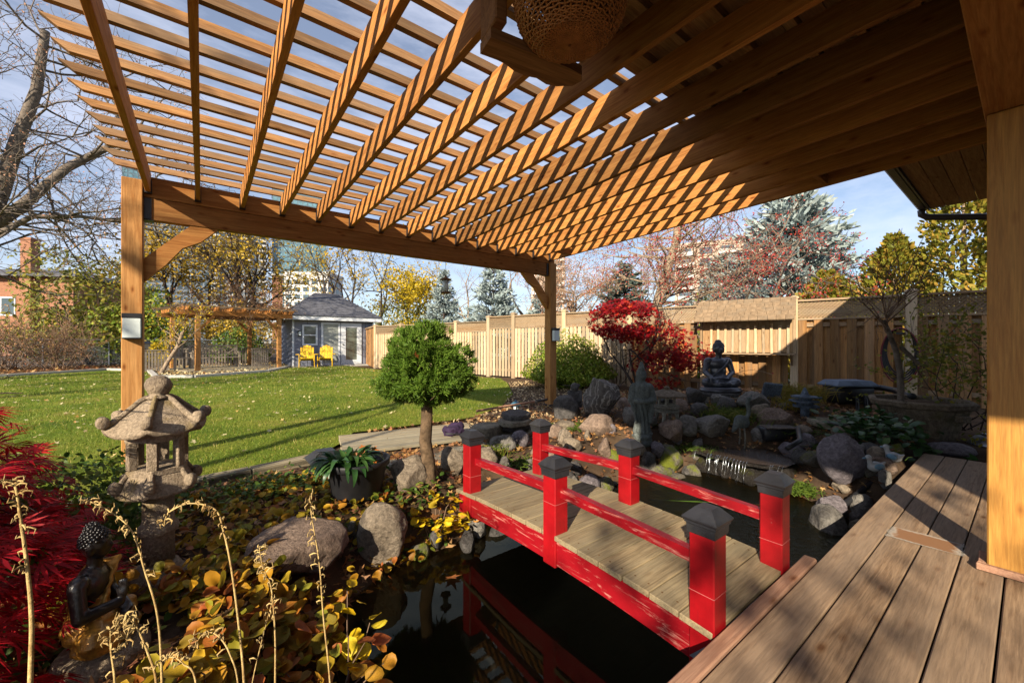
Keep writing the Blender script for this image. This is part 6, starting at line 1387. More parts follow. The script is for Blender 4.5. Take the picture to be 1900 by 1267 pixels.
for s1, s0 in zip(POSTS, POSTS[1:]):
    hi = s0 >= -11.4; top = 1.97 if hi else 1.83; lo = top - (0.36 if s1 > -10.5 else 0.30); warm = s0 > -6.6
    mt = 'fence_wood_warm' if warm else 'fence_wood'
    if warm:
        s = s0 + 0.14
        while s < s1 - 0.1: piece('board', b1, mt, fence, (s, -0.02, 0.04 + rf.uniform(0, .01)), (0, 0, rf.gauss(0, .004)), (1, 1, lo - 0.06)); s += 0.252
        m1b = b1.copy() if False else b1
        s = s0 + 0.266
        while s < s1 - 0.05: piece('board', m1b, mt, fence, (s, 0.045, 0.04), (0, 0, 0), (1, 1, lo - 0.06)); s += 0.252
    else:
        s = s0 + 0.11
        while s < s1 - 0.06: piece('board', b2, mt, fence, (s, -0.02, 0.05 + rf.uniform(0, .012)), (0, rf.gauss(0, .004), 0), (1, 1, lo - 0.07)); s += 0.128
        m = MB(); s = s0 + 0.174
        while s < s1 - 0.06: m.box((s - 0.045, 0.04, 0.05), (s + 0.045, 0.058, lo - 0.03)); s += 0.128
        m.build('back_boards', mt, fence, local=True)['kind'] = 'stuff'
    def rail(z0, z1, y0, y1, nm='rail'):
        m_ = MB(); m_.box((s0 + 0.067, y0, z0), (s1 - 0.067, y1, z1), 0.003); m_.build(nm, 'old_wood', fence, local=True)
    rail(0.22, 0.30, -0.018, 0.038); rail(lo - 0.16, lo - 0.085, -0.018, 0.038); rail(lo - 0.025, lo + 0.012, -0.05, 0.06); rail(top - 0.012, top + 0.026, -0.06, 0.06, 'top_cap')
    m = MB(); h = top - 0.014 - (lo + 0.014); p = 0.062; s = s0 + 0.07
    while s < s1 - 0.07 + h:
        for sg, yy_ in ((1, -0.006), (-1, 0.006)):
            a_, b_ = (s - h, s) if sg > 0 else (s, s - h)
            za, zb = lo + 0.014, lo + 0.014 + h
            xa, xb = a_, b_
            def clipx(x0_, z0_, x1_, z1_):
                L0, L1 = s0 + 0.068, s1 - 0.068; pts = []
                for (xx, zz, ox, oz) in ((x0_, z0_, x1_, z1_), (x1_, z1_, x0_, z0_)):
                    if xx < L0: zz = zz + (oz - zz) * (L0 - xx) / (ox - xx + 1e-9); xx = L0
                    if xx > L1: zz = zz + (oz - zz) * (L1 - xx) / (ox - xx + 1e-9); xx = L1
                    pts.append((xx, zz))
                return pts
            if max(xa, xb) <= s0 + 0.07 or min(xa, xb) >= s1 - 0.07: continue
            (x0_, z0_), (x1_, z1_) = clipx(xa, za, xb, zb)
            if abs(x1_ - x0_) > 0.02: m.bar((x0_, yy_, z0_), (x1_, yy_, z1_), 0.010, 0.034, up=(0, 0, 1) if True else None)
        s += p
    m.build('lattice', 'old_wood', fence, local=True)['kind'] = 'stuff'
# shaded return of the fence behind the shed
t = thing('fence', 'short shaded fence return beside the shed', 'fence', (5.95, 17.6, -0.02), R(78))
for k in range(24): piece('board', b1, 'fence_wood', t, (0.15 + 0.15 * k, 0, 0.03), (0, 0, 0), (1, 1, 1.78))
m = MB(); m.box((0, -0.02, 1.80), (3.8, 0.05, 1.86)); m.build('rail', 'old_wood', t, local=True)

# little shingled shelf on the fence
sh = thing('fence_shelf', 'wall shelf with cedar shingle roof and upright sticks on the fence', 'shelf', (9.30, 3.77, 0.0), FRZ)
sl2 = MB(); sl2.box((-0.92, -0.34, 0.855), (0.88, -0.07, 0.885), 0.004); sl2.build('shelf_board', 'old_wood', sh, local=True)
for s in (-0.8, 0.8):
    m = MB(); m.add([(s, -0.07, 0.854), (s + 0.04, -0.07, 0.854), (s + 0.04, -0.28, 0.854), (s, -0.28, 0.854), (s, -0.07, 0.64), (s + 0.04, -0.07, 0.64)], [(0, 1, 2, 3), (4, 5, 1, 0), (2, 1, 5), (3, 4, 0), (3, 2, 5, 4)]); m.build('bracket', 'old_wood', sh, local=True)
for row in range(5):
    z1, y1_ = 2.02 - 0.088 * row, -0.05 - 0.075 * row
    s = -0.93 - 0.03 * (row % 2)
    while s < 0.86:
        w_ = rf.uniform(0.10, 0.19); w_ = min(w_, 0.90 - s)
        m = MB(); m.add([(s, y1_, z1), (s + w_ - 0.006, y1_, z1), (s + w_ - 0.006, y1_ - 0.10, z1 - 0.115), (s, y1_ - 0.10, z1 - 0.115), (s, y1_ - 0.012, z1 + 0.016), (s + w_ - 0.006, y1_ - 0.012, z1 + 0.016), (s + w_ - 0.006, y1_ - 0.112, z1 - 0.098), (s, y1_ - 0.112, z1 - 0.098)], [(0, 1, 2, 3), (7, 6, 5, 4), (0, 4, 5, 1), (1, 5, 6, 2), (2, 6, 7, 3), (3, 7, 4, 0)])
        m.build('shingle', 'cedar_shake', sh, local=True); s += w_
for s in (-0.90, 0.84):
    m = MB(); m.box((s, -0.12, 0.886), (s + 0.05, -0.07, 1.95)); m.build('side_post', 'old_wood_z', sh, local=True)
for k in range(11):
    s = -0.66 + 0.142 * k; h = rf.uniform(0.56, 0.62)
    m = MB(); m.box((s - 0.024, -0.14, 0.886), (s + 0.024, -0.10, 0.886 + h), 0.004, rot=(0, rf.gauss(0, .012), 0)); m.build('stick', 'fence_wood', sh, local=True)
m = MB(); m.box((-0.84, -0.095, 0.90), (0.84, -0.075, 1.60)); m.build('back_panel', 'old_wood_z', sh, local=True)

# bird feeder under the beam
t = thing('bird_feeder', 'dark hanging bird feeder with glass tube under the beam', 'bird feeder', (2.74, 5.09, 1.80))
m = MB(); m.lathe([(0.07, 0.0), (0.075, 0.012), (0.07, 0.02), (0.03, 0.022)], 20, c=(2.74, 5.09, 1.80)); m.build('tray', 'dark_wood', t, True)
m = MB(); m.lathe([(0.038, 0.022), (0.038, 0.19)], 16, c=(2.74, 5.09, 1.80)); m.build('tube', 'frosted_glass', t, True)
m = MB(); m.lathe([(0.082, 0.19), (0.08, 0.198), (0.03, 0.225), (0.012, 0.235), (0.012, 0.26)], 20, c=(2.74, 5.09, 1.80)); m.build('roof', 'dark_wood', t, True)
m = MB(); m.tube([(2.74, 5.09, 2.055), (2.74, 5.09, 2.25)], 0.003, 4); m.build('wire', 'black_metal', t)

# ------------------------------------------------------------------ shed
sd = thing('shed', 'small grey garden shed with hip roof and white trim', 'shed', (5.13, 22.6, 0))
X0, X1, Y0, Y1, ZW = 3.29, 6.97, 20.75, 24.4, 2.28
m = MB(); m.box((X0, Y0, 0.0), (X1, Y1, ZW)); m.build('wall', 'siding_grey', sd)
for x in (3.9, 6.58): 
    m = MB(); m.box((x, Y0 - 0.004, 0.0), (x + 0.012, Y0 - 0.001, ZW)); m.build('siding_seam', 'black_metal', sd)
for x in (X0 - 0.02, X1 - 0.06):
    m = MB(); m.box((x, Y0 - 0.03, 0.0), (x + 0.08, Y0 - 0.005, ZW - 0.02)); m.build('corner_trim', 'white_paint', sd)
m = MB(); e = 0.33; m.box((X0 - e, Y0 - e, 2.16), (X1 + e, Y0 - e + 0.03, 2.36)); m.build('fascia', 'white_paint', sd)
m = MB(); m.box((X0 - e, Y0 - e + 0.031, 2.16), (X0 - e + 0.03, Y1 + e, 2.36)); m.build('fascia', 'white_paint', sd)
m = MB(); m.box((X0 - e + 0.031, Y0 - e + 0.031, 2.17), (X1 + e, Y1 + e, 2.20)); m.build('soffit', 'white_paint', sd)
m = MB(); K = 14; A = [(X0 - e - .04, Y0 - e - .04), (X1 + e + .04, Y0 - e - .04), (X1 + e + .04, Y1 + e + .04), (X0 - e - .04, Y1 + e + .04)]; B = [(4.6, 22.58), (5.66, 22.58), (5.66, 22.62), (4.6, 22.62)]
def lp(i, s): return (A[i][0] + (B[i][0] - A[i][0]) * s, A[i][1] + (B[i][1] - A[i][1]) * s)
for k in range(K):
    s0_, s1_ = k / K, (k + 1) / K; z0_, z1_ = 2.35 + 1.32 * s0_, 2.35 + 1.32 * s1_
    for i in range(4):
        j = (i + 1) % 4; p0, p1, p2, p3 = lp(i, s0_), lp(j, s0_), lp(j, s1_), lp(i, s1_)
        m.add([(*p0, z0_ + 0.03), (*p1, z0_ + 0.03), (*p2, z1_), (*p3, z1_), (*p0, z0_), (*p1, z0_)], [(0, 1, 2, 3), (4, 5, 1, 0)])
m.build('roof', 'shingle', sd)
def win_frame(x0, x1, z0, z1, name, glass, tw=0.09, mid=None):
    m_ = MB(); yb = Y0 - 0.045
    m_.box((x0, yb, z0), (x0 + tw, Y0 - 0.002, z1)); m_.box((x1 - tw, yb, z0), (x1, Y0 - 0.002, z1)); m_.box((x0 + tw, yb, z0), (x1 - tw, Y0 - 0.002, z0 + tw)); m_.box((x0 + tw, yb, z1 - tw), (x1 - tw, Y0 - 0.002, z1))
    if mid: m_.box((x0 + tw, yb, mid - 0.025), (x1 - tw, Y0 - 0.002, mid + 0.025))
    w_ = m_.build(name, 'white_paint', sd)
    g_ = MB(); g_.box((x0 + tw, Y0 - 0.012, z0 + tw), (x1 - tw, Y0 - 0.003, z1 - tw)); g_.build('pane', glass, w_); return w_
win_frame(3.68, 4.34, 0.98, 1.95, 'window', 'door_glass', 0.08, 1.46)
win_frame(4.50, 5.36, 0.04, 2.08, 'door', 'curtain', 0.09)
d = win_frame(5.40, 6.38, 0.04, 2.08, 'door', 'door_glass', 0.22)
m = MB(); m.ball((5.48, Y0 - 0.08, 1.02), 0.035, 2); m.build('handle', 'black_metal', d)
for x in (3.5, 6.66):
    m = MB(); m.box((x, Y0 - 0.09, 1.42), (x + 0.15, Y0 - 0.004, 1.68), 0.01); w_ = m.build('wall_lamp', 'black_metal', sd); m = MB(); m.box((x + 0.025, Y0 - 0.095, 1.44), (x + 0.125, Y0 - 0.0905, 1.62)); m.build('diffuser', 'frosted_glass', w_)
m = MB(); m.box((3.1, 19.9, -0.03), (7.0, 20.74, 0.03), 0.01); structure(m.build('shed_step', 'concrete'))
def adirondack(label, loc, rz):
    c = thing('garden_chair', label, 'chair', loc, rz, 'yellow chairs in front of the shed')
    for k in range(5):
        x = -0.22 + 0.11 * k; h = 0.98 - 0.035 * abs(k - 2) ** 1.6
        m_ = MB(); m_.add([(x - 0.05, 0.12, 0.28), (x + 0.05, 0.12, 0.28), (x + 0.05, 0.36, h), (x - 0.05, 0.36, h), (x - 0.05, 0.14, 0.275), (x + 0.05, 0.14, 0.275), (x + 0.05, 0.385, h), (x - 0.05, 0.385, h)], [(0, 1, 2, 3), (7, 6, 5, 4), (0, 4, 5, 1), (1, 5, 6, 2), (2, 6, 7, 3), (3, 7, 4, 0)]); m_.build('back_slat', 'yellow_paint', c, local=True)
    for k in range(5):
        yy_ = -0.36 + 0.11 * k; z = 0.40 - 0.025 * k; m_ = MB(); m_.box((-0.27, yy_, z - 0.012), (0.27, yy_ + 0.095, z + 0.01)); m_.build('seat_slat', 'yellow_paint', c, local=True)
    for s in (-1, 1):
        m_ = MB(); m_.box((s * 0.36 - 0.07, -0.42, 0.56), (s * 0.36 + 0.07, 0.26, 0.582), 0.004); m_.build('arm', 'yellow_paint', c, local=True)
        m_ = MB(); m_.box((s * 0.30 - 0.012, -0.40, 0.0), (s * 0.30 + 0.012, -0.30, 0.559)); m_.build('leg', 'yellow_paint', c, local=True)
        m_ = MB(); m_.bar((s * 0.30 - s * 0.026, -0.38, 0.34), (s * 0.30 - s * 0.026, 0.46, 0.05), 0.024, 0.12); m_.build('leg', 'yellow_paint', c, local=True)
    m_ = MB(); m_.box((-0.28, 0.30, 0.62), (0.28, 0.325, 0.70)); m_.build('back_rail', 'yellow_paint', c, local=True)
adirondack('yellow slatted garden chair under the shed window, the left one', (3.70, 19.75, 0.02), R(-12))
adirondack('yellow slatted garden chair in front of the shed door, the right one', (4.50, 19.85, 0.02), R(-18))

# ------------------------------------------------------------------ small vine pergola with bench
sp = thing('vine_pergola', 'small weathered pergola overgrown with dry vines beside the shed', 'pergola', (0.5, 20.6, 0.0), R(15))
for (x, yv) in ((-1.0, -1.3), (1.85, -1.3), (-1.1, 1.6), (1.75, 1.6)):
    m = MB(); m.box((x - 0.075, yv - 0.075, 0), (x + 0.075, yv + 0.075, 2.15), 0.006); m.build('post', 'cedar_z', sp, local=True)
    m = MB(); m.bar((x, yv, 1.55), (x + (0.5 if x < 0 else -0.5), yv, 2.12), 0.05, 0.10); m.build('brace', 'cedar_x', sp, local=True)
for yv in (-1.3, 1.6):
    m = MB(); m.box((-1.6, yv - 0.03, 2.151), (2.4, yv + 0.03, 2.32), 0.004); m.build('beam', 'cedar_x', sp, local=True)
for k in range(9):
    x = -1.35 + 0.45 * k; m = MB(); m.add([(x - 0.02, -1.75, 2.40), (x + 0.02, -1.75, 2.40), (x + 0.02, -1.60, 2.321), (x - 0.02, -1.60, 2.321), (x - 0.02, 2.0, 2.321), (x + 0.02, 2.0, 2.321), (x + 0.02, 2.1, 2.46), (x - 0.02, 2.1, 2.46), (x - 0.02, -1.75, 2.46), (x + 0.02, -1.75, 2.46)], [(0, 1, 2, 3), (3, 2, 5, 4), (4, 5, 6, 7), (7, 6, 9, 8), (8, 9, 1, 0), (0, 3, 4, 7, 8), (1, 9, 6, 5, 2)]); m.build('rafter', 'cedar_y', sp, local=True)
sw = MB(); sw.box((-1.7, -0.02, 0), (2.5, 0.02, 0.04)); sw = sw.mesh('slat')
for k in range(10): piece('slat', sw, 'old_wood', sp, (0, -1.6 + 0.38 * k, 2.461))
m = MB(); m.box((-1.3, -1.5, -0.01), (2.2, 1.9, 0.05)); m.build('floor', 'grey_plank', sp, local=True)
T = Tree(77); W_ = WORLD[sp.name]
for k in range(26):
    p = W_ @ Vector((T.r.uniform(-1.4, 2.6), T.r.uniform(-1.6, 1.8), 2.5)); T.grow(p, (T.r.gauss(0, 1), T.r.gauss(0, 1), T.r.uniform(-0.2, 0.5)), 0.8, 0.014, 2, 3, 0.8, 0.02, 0.8, 0.35)
vine = thing('vine', 'tangle of dry brown vines on top of the small pergola', 'vine', W_ @ Vector((0, 0, 2.4)))
T.wood('stems', 'twig_brown', vine, 0, 9, 3, 0.005); T.leaves('leaves', 'leaf_litter', vine, 1.2, 0.07, 0.1)
T = Tree(78); ap = thing('apple_tree', 'small leaning tree with yellow leaves before the small pergola', 'tree', (-1.15, 18.6, 0))
T.limb([(-1.15, 18.6, 0), (-0.95, 18.6, 0.45), (-0.70, 18.65, 0.95), (-0.55, 18.7, 1.5)], 0.07, 0.05)
for k in range(7): T.grow((-0.7 + 0.03 * k, 18.65, 0.9 + 0.1 * k), (T.r.gauss(0.1, 1), T.r.gauss(0, 1), 0.7), 0.8, 0.03, 2, 3, 0.65, 0.0, 0.7, 0.25)
T.wood('trunk', 'bark_tan', ap, 9, 9, 7); T.wood('branches', 'bark_tan', ap, 0, 8, 3, 0.006); T.leaves('crown', 'leaf_bright_yellow', ap, 1.6, 0.07, 0.12)
bn = thing('garden_bench', 'weathered wooden bench with diamond lattice back under the small pergola', 'bench', (0.45, 21.3, 0.05), R(10))
for k in range(4):
    m = MB(); m.box((-0.8, -0.28 + 0.13 * k, 0.42), (0.8, -0.17 + 0.13 * k, 0.445)); m.build('seat_slat', 'bench_wood', bn, local=True)
for s in (-1, 1):
    for yv in (-0.26, 0.26):
        m = MB(); m.box((s * 0.82 - 0.035, yv - 0.035, 0), (s * 0.82 + 0.035, yv + 0.035, 0.95 if yv > 0 else 0.64)); m.build('leg', 'bench_wood', bn, local=True)
    m = MB(); m.box((s * 0.82 - 0.045, -0.33, 0.641), (s * 0.82 + 0.045, 0.22, 0.67)); m.build('arm', 'bench_wood', bn, local=True)
m = MB(); m.box((-0.78, 0.24, 0.90), (0.78, 0.29, 0.96)); m.build('back_rail', 'bench_wood', bn, local=True)
m = MB(); m.box((-0.78, 0.24, 0.56), (0.78, 0.29, 0.60)); m.build('back_rail', 'bench_wood', bn, local=True)
m = MB()
for cx_ in (-0.5, 0.0, 0.5):
    for (a_, b_) in (((-0.22, 0.75), (0, 0.89)), ((0, 0.89), (0.22, 0.75)), ((0.22, 0.75), (0, 0.61)), ((0, 0.61), (-0.22, 0.75))): m.bar((cx_ + a_[0], 0.265, a_[1]), (cx_ + b_[0], 0.265, b_[1]), 0.03, 0.03)
    m.box((cx_ + 0.235, 0.25, 0.601), (cx_ + 0.265, 0.28, 0.899))
m.build('lattice_back', 'bench_wood', bn, local=True)['kind'] = 'stuff'
ch = thing('wooden_armchair', 'weathered wooden armchair left of the bench', 'chair', (-0.72, 20.95, 0.05), R(30))
for k in range(5): 
    m = MB(); m.box((-0.24 + 0.11 * k, 0.24, 0.46), (-0.17 + 0.11 * k, 0.27, 0.98)); m.build('back_slat', 'bench_wood', ch, local=True)
m = MB(); m.box((-0.28, -0.26, 0.42), (0.30, 0.235, 0.455)); m.build('seat', 'bench_wood', ch, local=True)
for s in (-0.29, 0.31):
    for yv in (-0.24, 0.26): m = MB(); m.box((s - 0.03, yv - 0.03, 0), (s + 0.03, yv + 0.03, 0.62)); m.build('leg', 'bench_wood', ch, local=True)
    m = MB(); m.box((s - 0.035, -0.30, 0.621), (s + 0.035, 0.28, 0.645)); m.build('arm', 'bench_wood', ch, local=True)
def picket(label, loc, rz, n, h, sp_=0.09):
    p_ = thing('picket_fence', label, 'fence', loc, rz)
    me_ = MB(); me_.box((-0.03, -0.012, 0), (0.03, 0.012, h)); me_ = me_.mesh('picket')
    for k in range(n): piece('picket', me_, 'bench_wood', p_, (k * sp_, 0, 0.02))
    m_ = MB(); m_.box((-0.05, 0.013, h - 0.14), (n * sp_, 0.04, h - 0.07)); m_.build('rail', 'bench_wood', p_, local=True)
    m_ = MB(); m_.box((-0.05, -0.03, h + 0.022), (n * sp_, 0.05, h + 0.06)); m_.build('rail', 'bench_wood', p_, local=True)
picket('low pale picket fence left of the wooden armchair', (-1.75, 20.2, 0), R(15), 9, 0.78)
picket('low pale picket fence right of the bench', (1.75, 20.9, 0), R(20), 8, 0.80)
picket('low picket railing behind the bench', (-0.9, 22.6, 0), R(14), 24, 0.8, 0.12)
bh = thing('bird_house', 'small grey birdhouse on a post at the left picket fence', 'birdhouse', (-1.72, 20.6, 0)); m = MB(); m.box((-1.76, 20.56, 0), (-1.68, 20.64, 0.86)); m.build('post', 'old_wood_z', bh)
m = MB(); m.box((-1.87, 20.45, 0.861), (-1.57, 20.75, 1.06)); m.build('box', 'bench_wood', bh); m = MB(); m.lathe([(0.27, 1.061), (0.27, 1.09), (0.15, 1.16), (0.12, 1.17)], 4, c=(-1.72, 20.6, 0), a0=math.pi / 4); m.build('roof', 'shingle', bh)
# kerb of the far beds, chain-link fence behind
KERB = [(-14, 15.6), (-5.0, 20.2), (-3.0, 22.5), (-1.6, 20.6), (-1.15, 16.7), (-0.2, 16.0), (1.9, 17.4), (2.5, 18.8), (3.1, 20.2)]
kb = thing('stone_kerb', 'low concrete kerb around the far planting beds', 'kerb', (-1.15, 16.7, 0))
for (a_, b_) in zip(KERB, KERB[1:]):
    m = MB(); m.bar((*a_, 0.04), (*b_, 0.04), 0.14, 0.10); m.build('kerb_stone', 'concrete', kb)
cl = thing('chain_link_fence', 'grey chain-link fence along the back of the yard', 'fence', (0, 27.5, 0))
m = MB(); m.tube([(-14, 26.5, 1.25), (9, 28, 1.25)], 0.022, 6); m.build('top_rail', 'galvanised', cl)
for k in range(12):
    x = -14 + 2.09 * k; yv = 26.5 + 1.5 * (x + 14) / 23; m = MB(); m.tube([(x, yv, 0), (x, yv, 1.3)], 0.03, 6); m.build('post', 'galvanised', cl)
S0, S1 = [], []
for k in range(230):
    x = -14 + 0.1 * k
    for sg in (1, -1):
        x0_, x1_ = x, x + 1.2 * sg
        if -14 < x1_ < 9: S0.append((x0_, 26.52 + 1.5 * (x0_ + 14) / 23, 0.03)); S1.append((x1_, 26.52 + 1.5 * (x1_ + 14) / 23, 1.23))
put('mesh_wire', segs_mesh('mesh_wire', S0, S1, np.full(len(S0), 0.005), np.full(len(S0), 0.005), 3), 'galvanised', cl)['kind'] = 'stuff'

# ------------------------------------------------------------------ trees beyond
def tree(name, label, base, h, r, seed, wood='bark_grey', leaf=None, depth=4, kids=3, spread=0.5, trunks=1, twig=None, droop=0.0, group=None, rmin=0.006, lean=(0, 0), fork=0.35, seg=4, wig=0.13):
    t_ = thing(name, label, 'tree', (base[0], base[1], 0), 0, group); T_ = Tree(seed)
    for k in range(trunks):
        dx, dy = (T_.r.gauss(0, .16), T_.r.gauss(0, .16)) if trunks > 1 else lean
        p0 = Vector((base[0] + dx, base[1] + dy, -0.05)); p1 = p0 + Vector((dx * 2.2, dy * 2.2, 1)) * h * fork; T_.limb([p0, p0.lerp(p1, .5) + Vector((T_.r.gauss(0, .05), 0, 0)), p1], r, r * 0.75)
        for q_ in range(3 if trunks == 1 else 2): T_.grow(p0.lerp(p1, 0.75 + 0.12 * q_), (T_.r.gauss(dx, .38), T_.r.gauss(dy, .38), 1), h * 0.32, r * 0.6, depth, kids, spread, droop, 0.66, wig, seg)
    T_.wood('trunk', wood, t_, depth, 9, 6); T_.wood('branches', twig or wood, t_, 0, depth - 1, 3, rmin)
    if leaf: T_.leaves('crown', leaf[0], t_, leaf[1], leaf[2], leaf[3] if len(leaf) > 3 else 0.15, DIAMOND, seed)
    return t_
# the big bare tree at the left, its limbs reaching into the sky
bt = thing('bare_tree', 'large bare tree with thick dark limbs at the left edge', 'tree', (-5.4, 18.6, 0)); T = Tree(3)
T.limb([(-5.9, 18.4, -0.1), (-5.6, 18.5, 2.0), (-5.1, 18.5, 4.1)], 0.34, 0.26)
L1 = [(-5.1, 18.5, 4.1), (-4.65, 18.3, 5.4), (-4.3, 18.2, 7.0), (-3.9, 18.1, 8.6), (-3.7, 18.0, 10.4)]; L2 = [(-5.1, 18.5, 4.1), (-4.2, 18.3, 5.2), (-3.3, 18.2, 6.5), (-2.4, 18.0, 7.3), (-1.5, 17.8, 8.2)]
L3 = [(-5.35, 18.5, 3.2), (-4.6, 18.0, 4.2), (-3.9, 17.7, 4.75), (-2.9, 17.5, 4.9), (-1.7, 17.3, 4.85)]; L4 = [(-5.3, 18.5, 3.8), (-6.0, 17.6, 6.0), (-6.2, 17.0, 8.5)]
for L_, r0, r1 in ((L1, 0.23, 0.10), (L2, 0.18, 0.07), (L3, 0.10, 0.04), (L4, 0.2, 0.1)):
    T.limb(L_, r0, r1)
    for i in range(1, len(L_)):
        for k in range(5): T.grow(Vector(L_[i - 1]).lerp(Vector(L_[i]), T.r.uniform(0.2, 1)), (T.r.gauss(0.1, 1), T.r.gauss(-0.1, .8), T.r.gauss(0.35, .6)), 1.9, 0.045, 3, 3, 0.6, 0.0, 0.66, 0.17)
T.wood('trunk', 'bark_grey', bt, 9, 9, 8); T.wood('branches', 'bark_grey', bt, 0, 8, 3, 0.005); T.leaves('leaf_buds', 'bud_rust', bt, 0.55, 0.06, 0.05, DIAMOND)['kind'] = 'stuff'
bush('autumn_shrub', 'big yellow-green shrub mass left of the left pergola post', (-4.6, 29.5, 0), 2.9, 5.6, 'leaf_olive', 9000, 0.19, 'shrub', 'bark_dark', 0.6, DIAMOND, 51, 0.12)
bush('autumn_shrub', 'dense green and gold shrub behind the left pergola post', (-2.4, 28.6, 0), 2.0, 4.0, 'leaf_box', 6500, 0.17, 'shrub', 'bark_dark', 0.6, DIAMOND, 52, 0.12)
bush('autumn_shrub', 'low orange shrub right behind the left post light', (-2.0, 25.6, 0), 0.9, 1.2, 'leaf_bright_yellow', 1500, 0.13, 'shrub', 'bark_dark', 0.7, DIAMOND, 53)
bush('autumn_shrub', 'yellow hedge behind the small pergola', (1.2, 31.0, 0), 3.4, 3.6, 'leaf_autumn_tree', 8000, 0.17, 'shrub', 'bark_dark', 0.6, DIAMOND, 54, 0.14)
bush('autumn_shrub', 'dark green shrub seen through the small pergola', (1.6, 26.2, 0), 1.3, 1.9, 'leaf_green', 3000, 0.14, 'shrub', 'bark_dark', 0.6, DIAMOND, 55)
bush('autumn_shrub', 'russet vine mass between small pergola and shed roof', (2.7, 21.6, 2.15), 1.3, 0.9, 'leaf_litter', 3200, 0.10, 'vine', 'twig_brown', 0.9, DIAMOND, 56)
for (lb, x, yv, h, sd_) in (('bare twiggy brown shrub at the far left', -8.2, 24.5, 2.6, 61), ('bare twiggy shrub below the brick house', -6.2, 25.2, 2.8, 62), ('bare tan shrub left of the green and gold shrub', -4.6, 24.6, 2.3, 63)):
    t = thing('bare_shrub', lb, 'shrub', (x, yv, 0)); T = Tree(sd_)
    for k in range(22): T.grow((x + T.r.gauss(0, .3), yv + T.r.gauss(0, .3), 0), (T.r.gauss(0, .5), T.r.gauss(0, .5), 1), h * 0.5, 0.02, 2, 4, 0.45, 0.0, 0.7, 0.13)
    T.wood('stems', 'twig_brown', t, 0, 9, 3, 0.007); T.leaves('leaves', 'leaf_litter', t, 0.4, 0.07, 0.08, DIAMOND)
tree('maple_tree', 'slim tree with sparse gold leaves behind the left of the small pergola', (0.4, 37.0), 11, 0.20, 71, 'bark_dark', ('leaf_autumn_tree', 1.6, 0.22, 0.3), 3, 4, 0.45)
tree('maple_tree', 'forked dark tree with gold leaves in front of the white tower', (1.5, 35.5), 12, 0.22, 72, 'bark_dark', ('leaf_autumn_tree', 1.4, 0.22, 0.3), 3, 4, 0.45, trunks=2)
tree('maple_tree', 'spreading dark tree in front of the teal tower', (2.6, 34.5), 11, 0.24, 73, 'bark_dark', ('leaf_autumn_tree', 1.0, 0.22, 0.3), 3, 4, 0.5, trunks=3)
tree('maple_tree', 'gold leaved tree behind the left pergola brace', (-1.6, 36.0), 10, 0.20, 74, 'bark_dark', ('leaf_autumn_tree', 2.4, 0.22, 0.35), 3, 4, 0.5)
tree('bare_tree', 'bare tree rising right behind the shed roof', (7.7, 28.2), 9.5, 0.17, 75, 'bark_dark', ('leaf_autumn_tree', 0.5, 0.18, 0.2), 4, 3, 0.42, trunks=2)
tree('bare_tree', 'second dark bare tree right of the shed roof', (9.5, 28.0), 9, 0.17, 76, 'bark_dark', ('leaf_bright_yellow', 0.7, 0.16, 0.3), 4, 3, 0.45, trunks=2)
tree('maple_tree', 'bright yellow leaved tree above the fence corner', (12.3, 28.6), 7.5, 0.18, 77, 'bark_dark', ('leaf_bright_yellow', 5.0, 0.20, 0.35), 3, 4, 0.5)
bush('autumn_shrub', 'olive green shrub above the far fence', (11.4, 26.5, 0), 2.6, 4.0, 'leaf_olive', 7000, 0.16, 'shrub', 'bark_dark', 0.6, DIAMOND, 57, 0.13)
bush('autumn_shrub', 'yellow shrub just above the low fence panels', (8.9, 22.0, 0), 1.3, 2.6, 'leaf_bright_yellow', 2600, 0.13, 'shrub', 'bark_dark', 0.8, DIAMOND, 58, 0.14)
tree('bare_tree', 'thin bare tree between the two blue spruces', (15.6, 25.5), 9, 0.15, 78, 'bark_tan', None, 4, 3, 0.5)
tree('bare_tree', 'bare tan tree right of the wide blue spruce', (15.6, 18.8), 8, 0.18, 79, 'bark_tan', ('bud_rust', 0.8, 0.08, 0.12), 4, 3, 0.5, trunks=2, rmin=0.009)
tree('bare_tree', 'pale bare tree behind the right pergola post', (17.2, 17.0), 7.5, 0.16, 80, 'bark_tan', ('bud_rust', 1.4, 0.09, 0.15), 4, 3, 0.55, trunks=2, rmin=0.01)
tree('bare_tree', 'russet twiggy tree left of the red berry tree', (13.6, 12.2), 5.2, 0.13, 81, 'bark_tan', ('bud_rust', 1.8, 0.07, 0.12), 4, 3, 0.6, trunks=3, rmin=0.007)
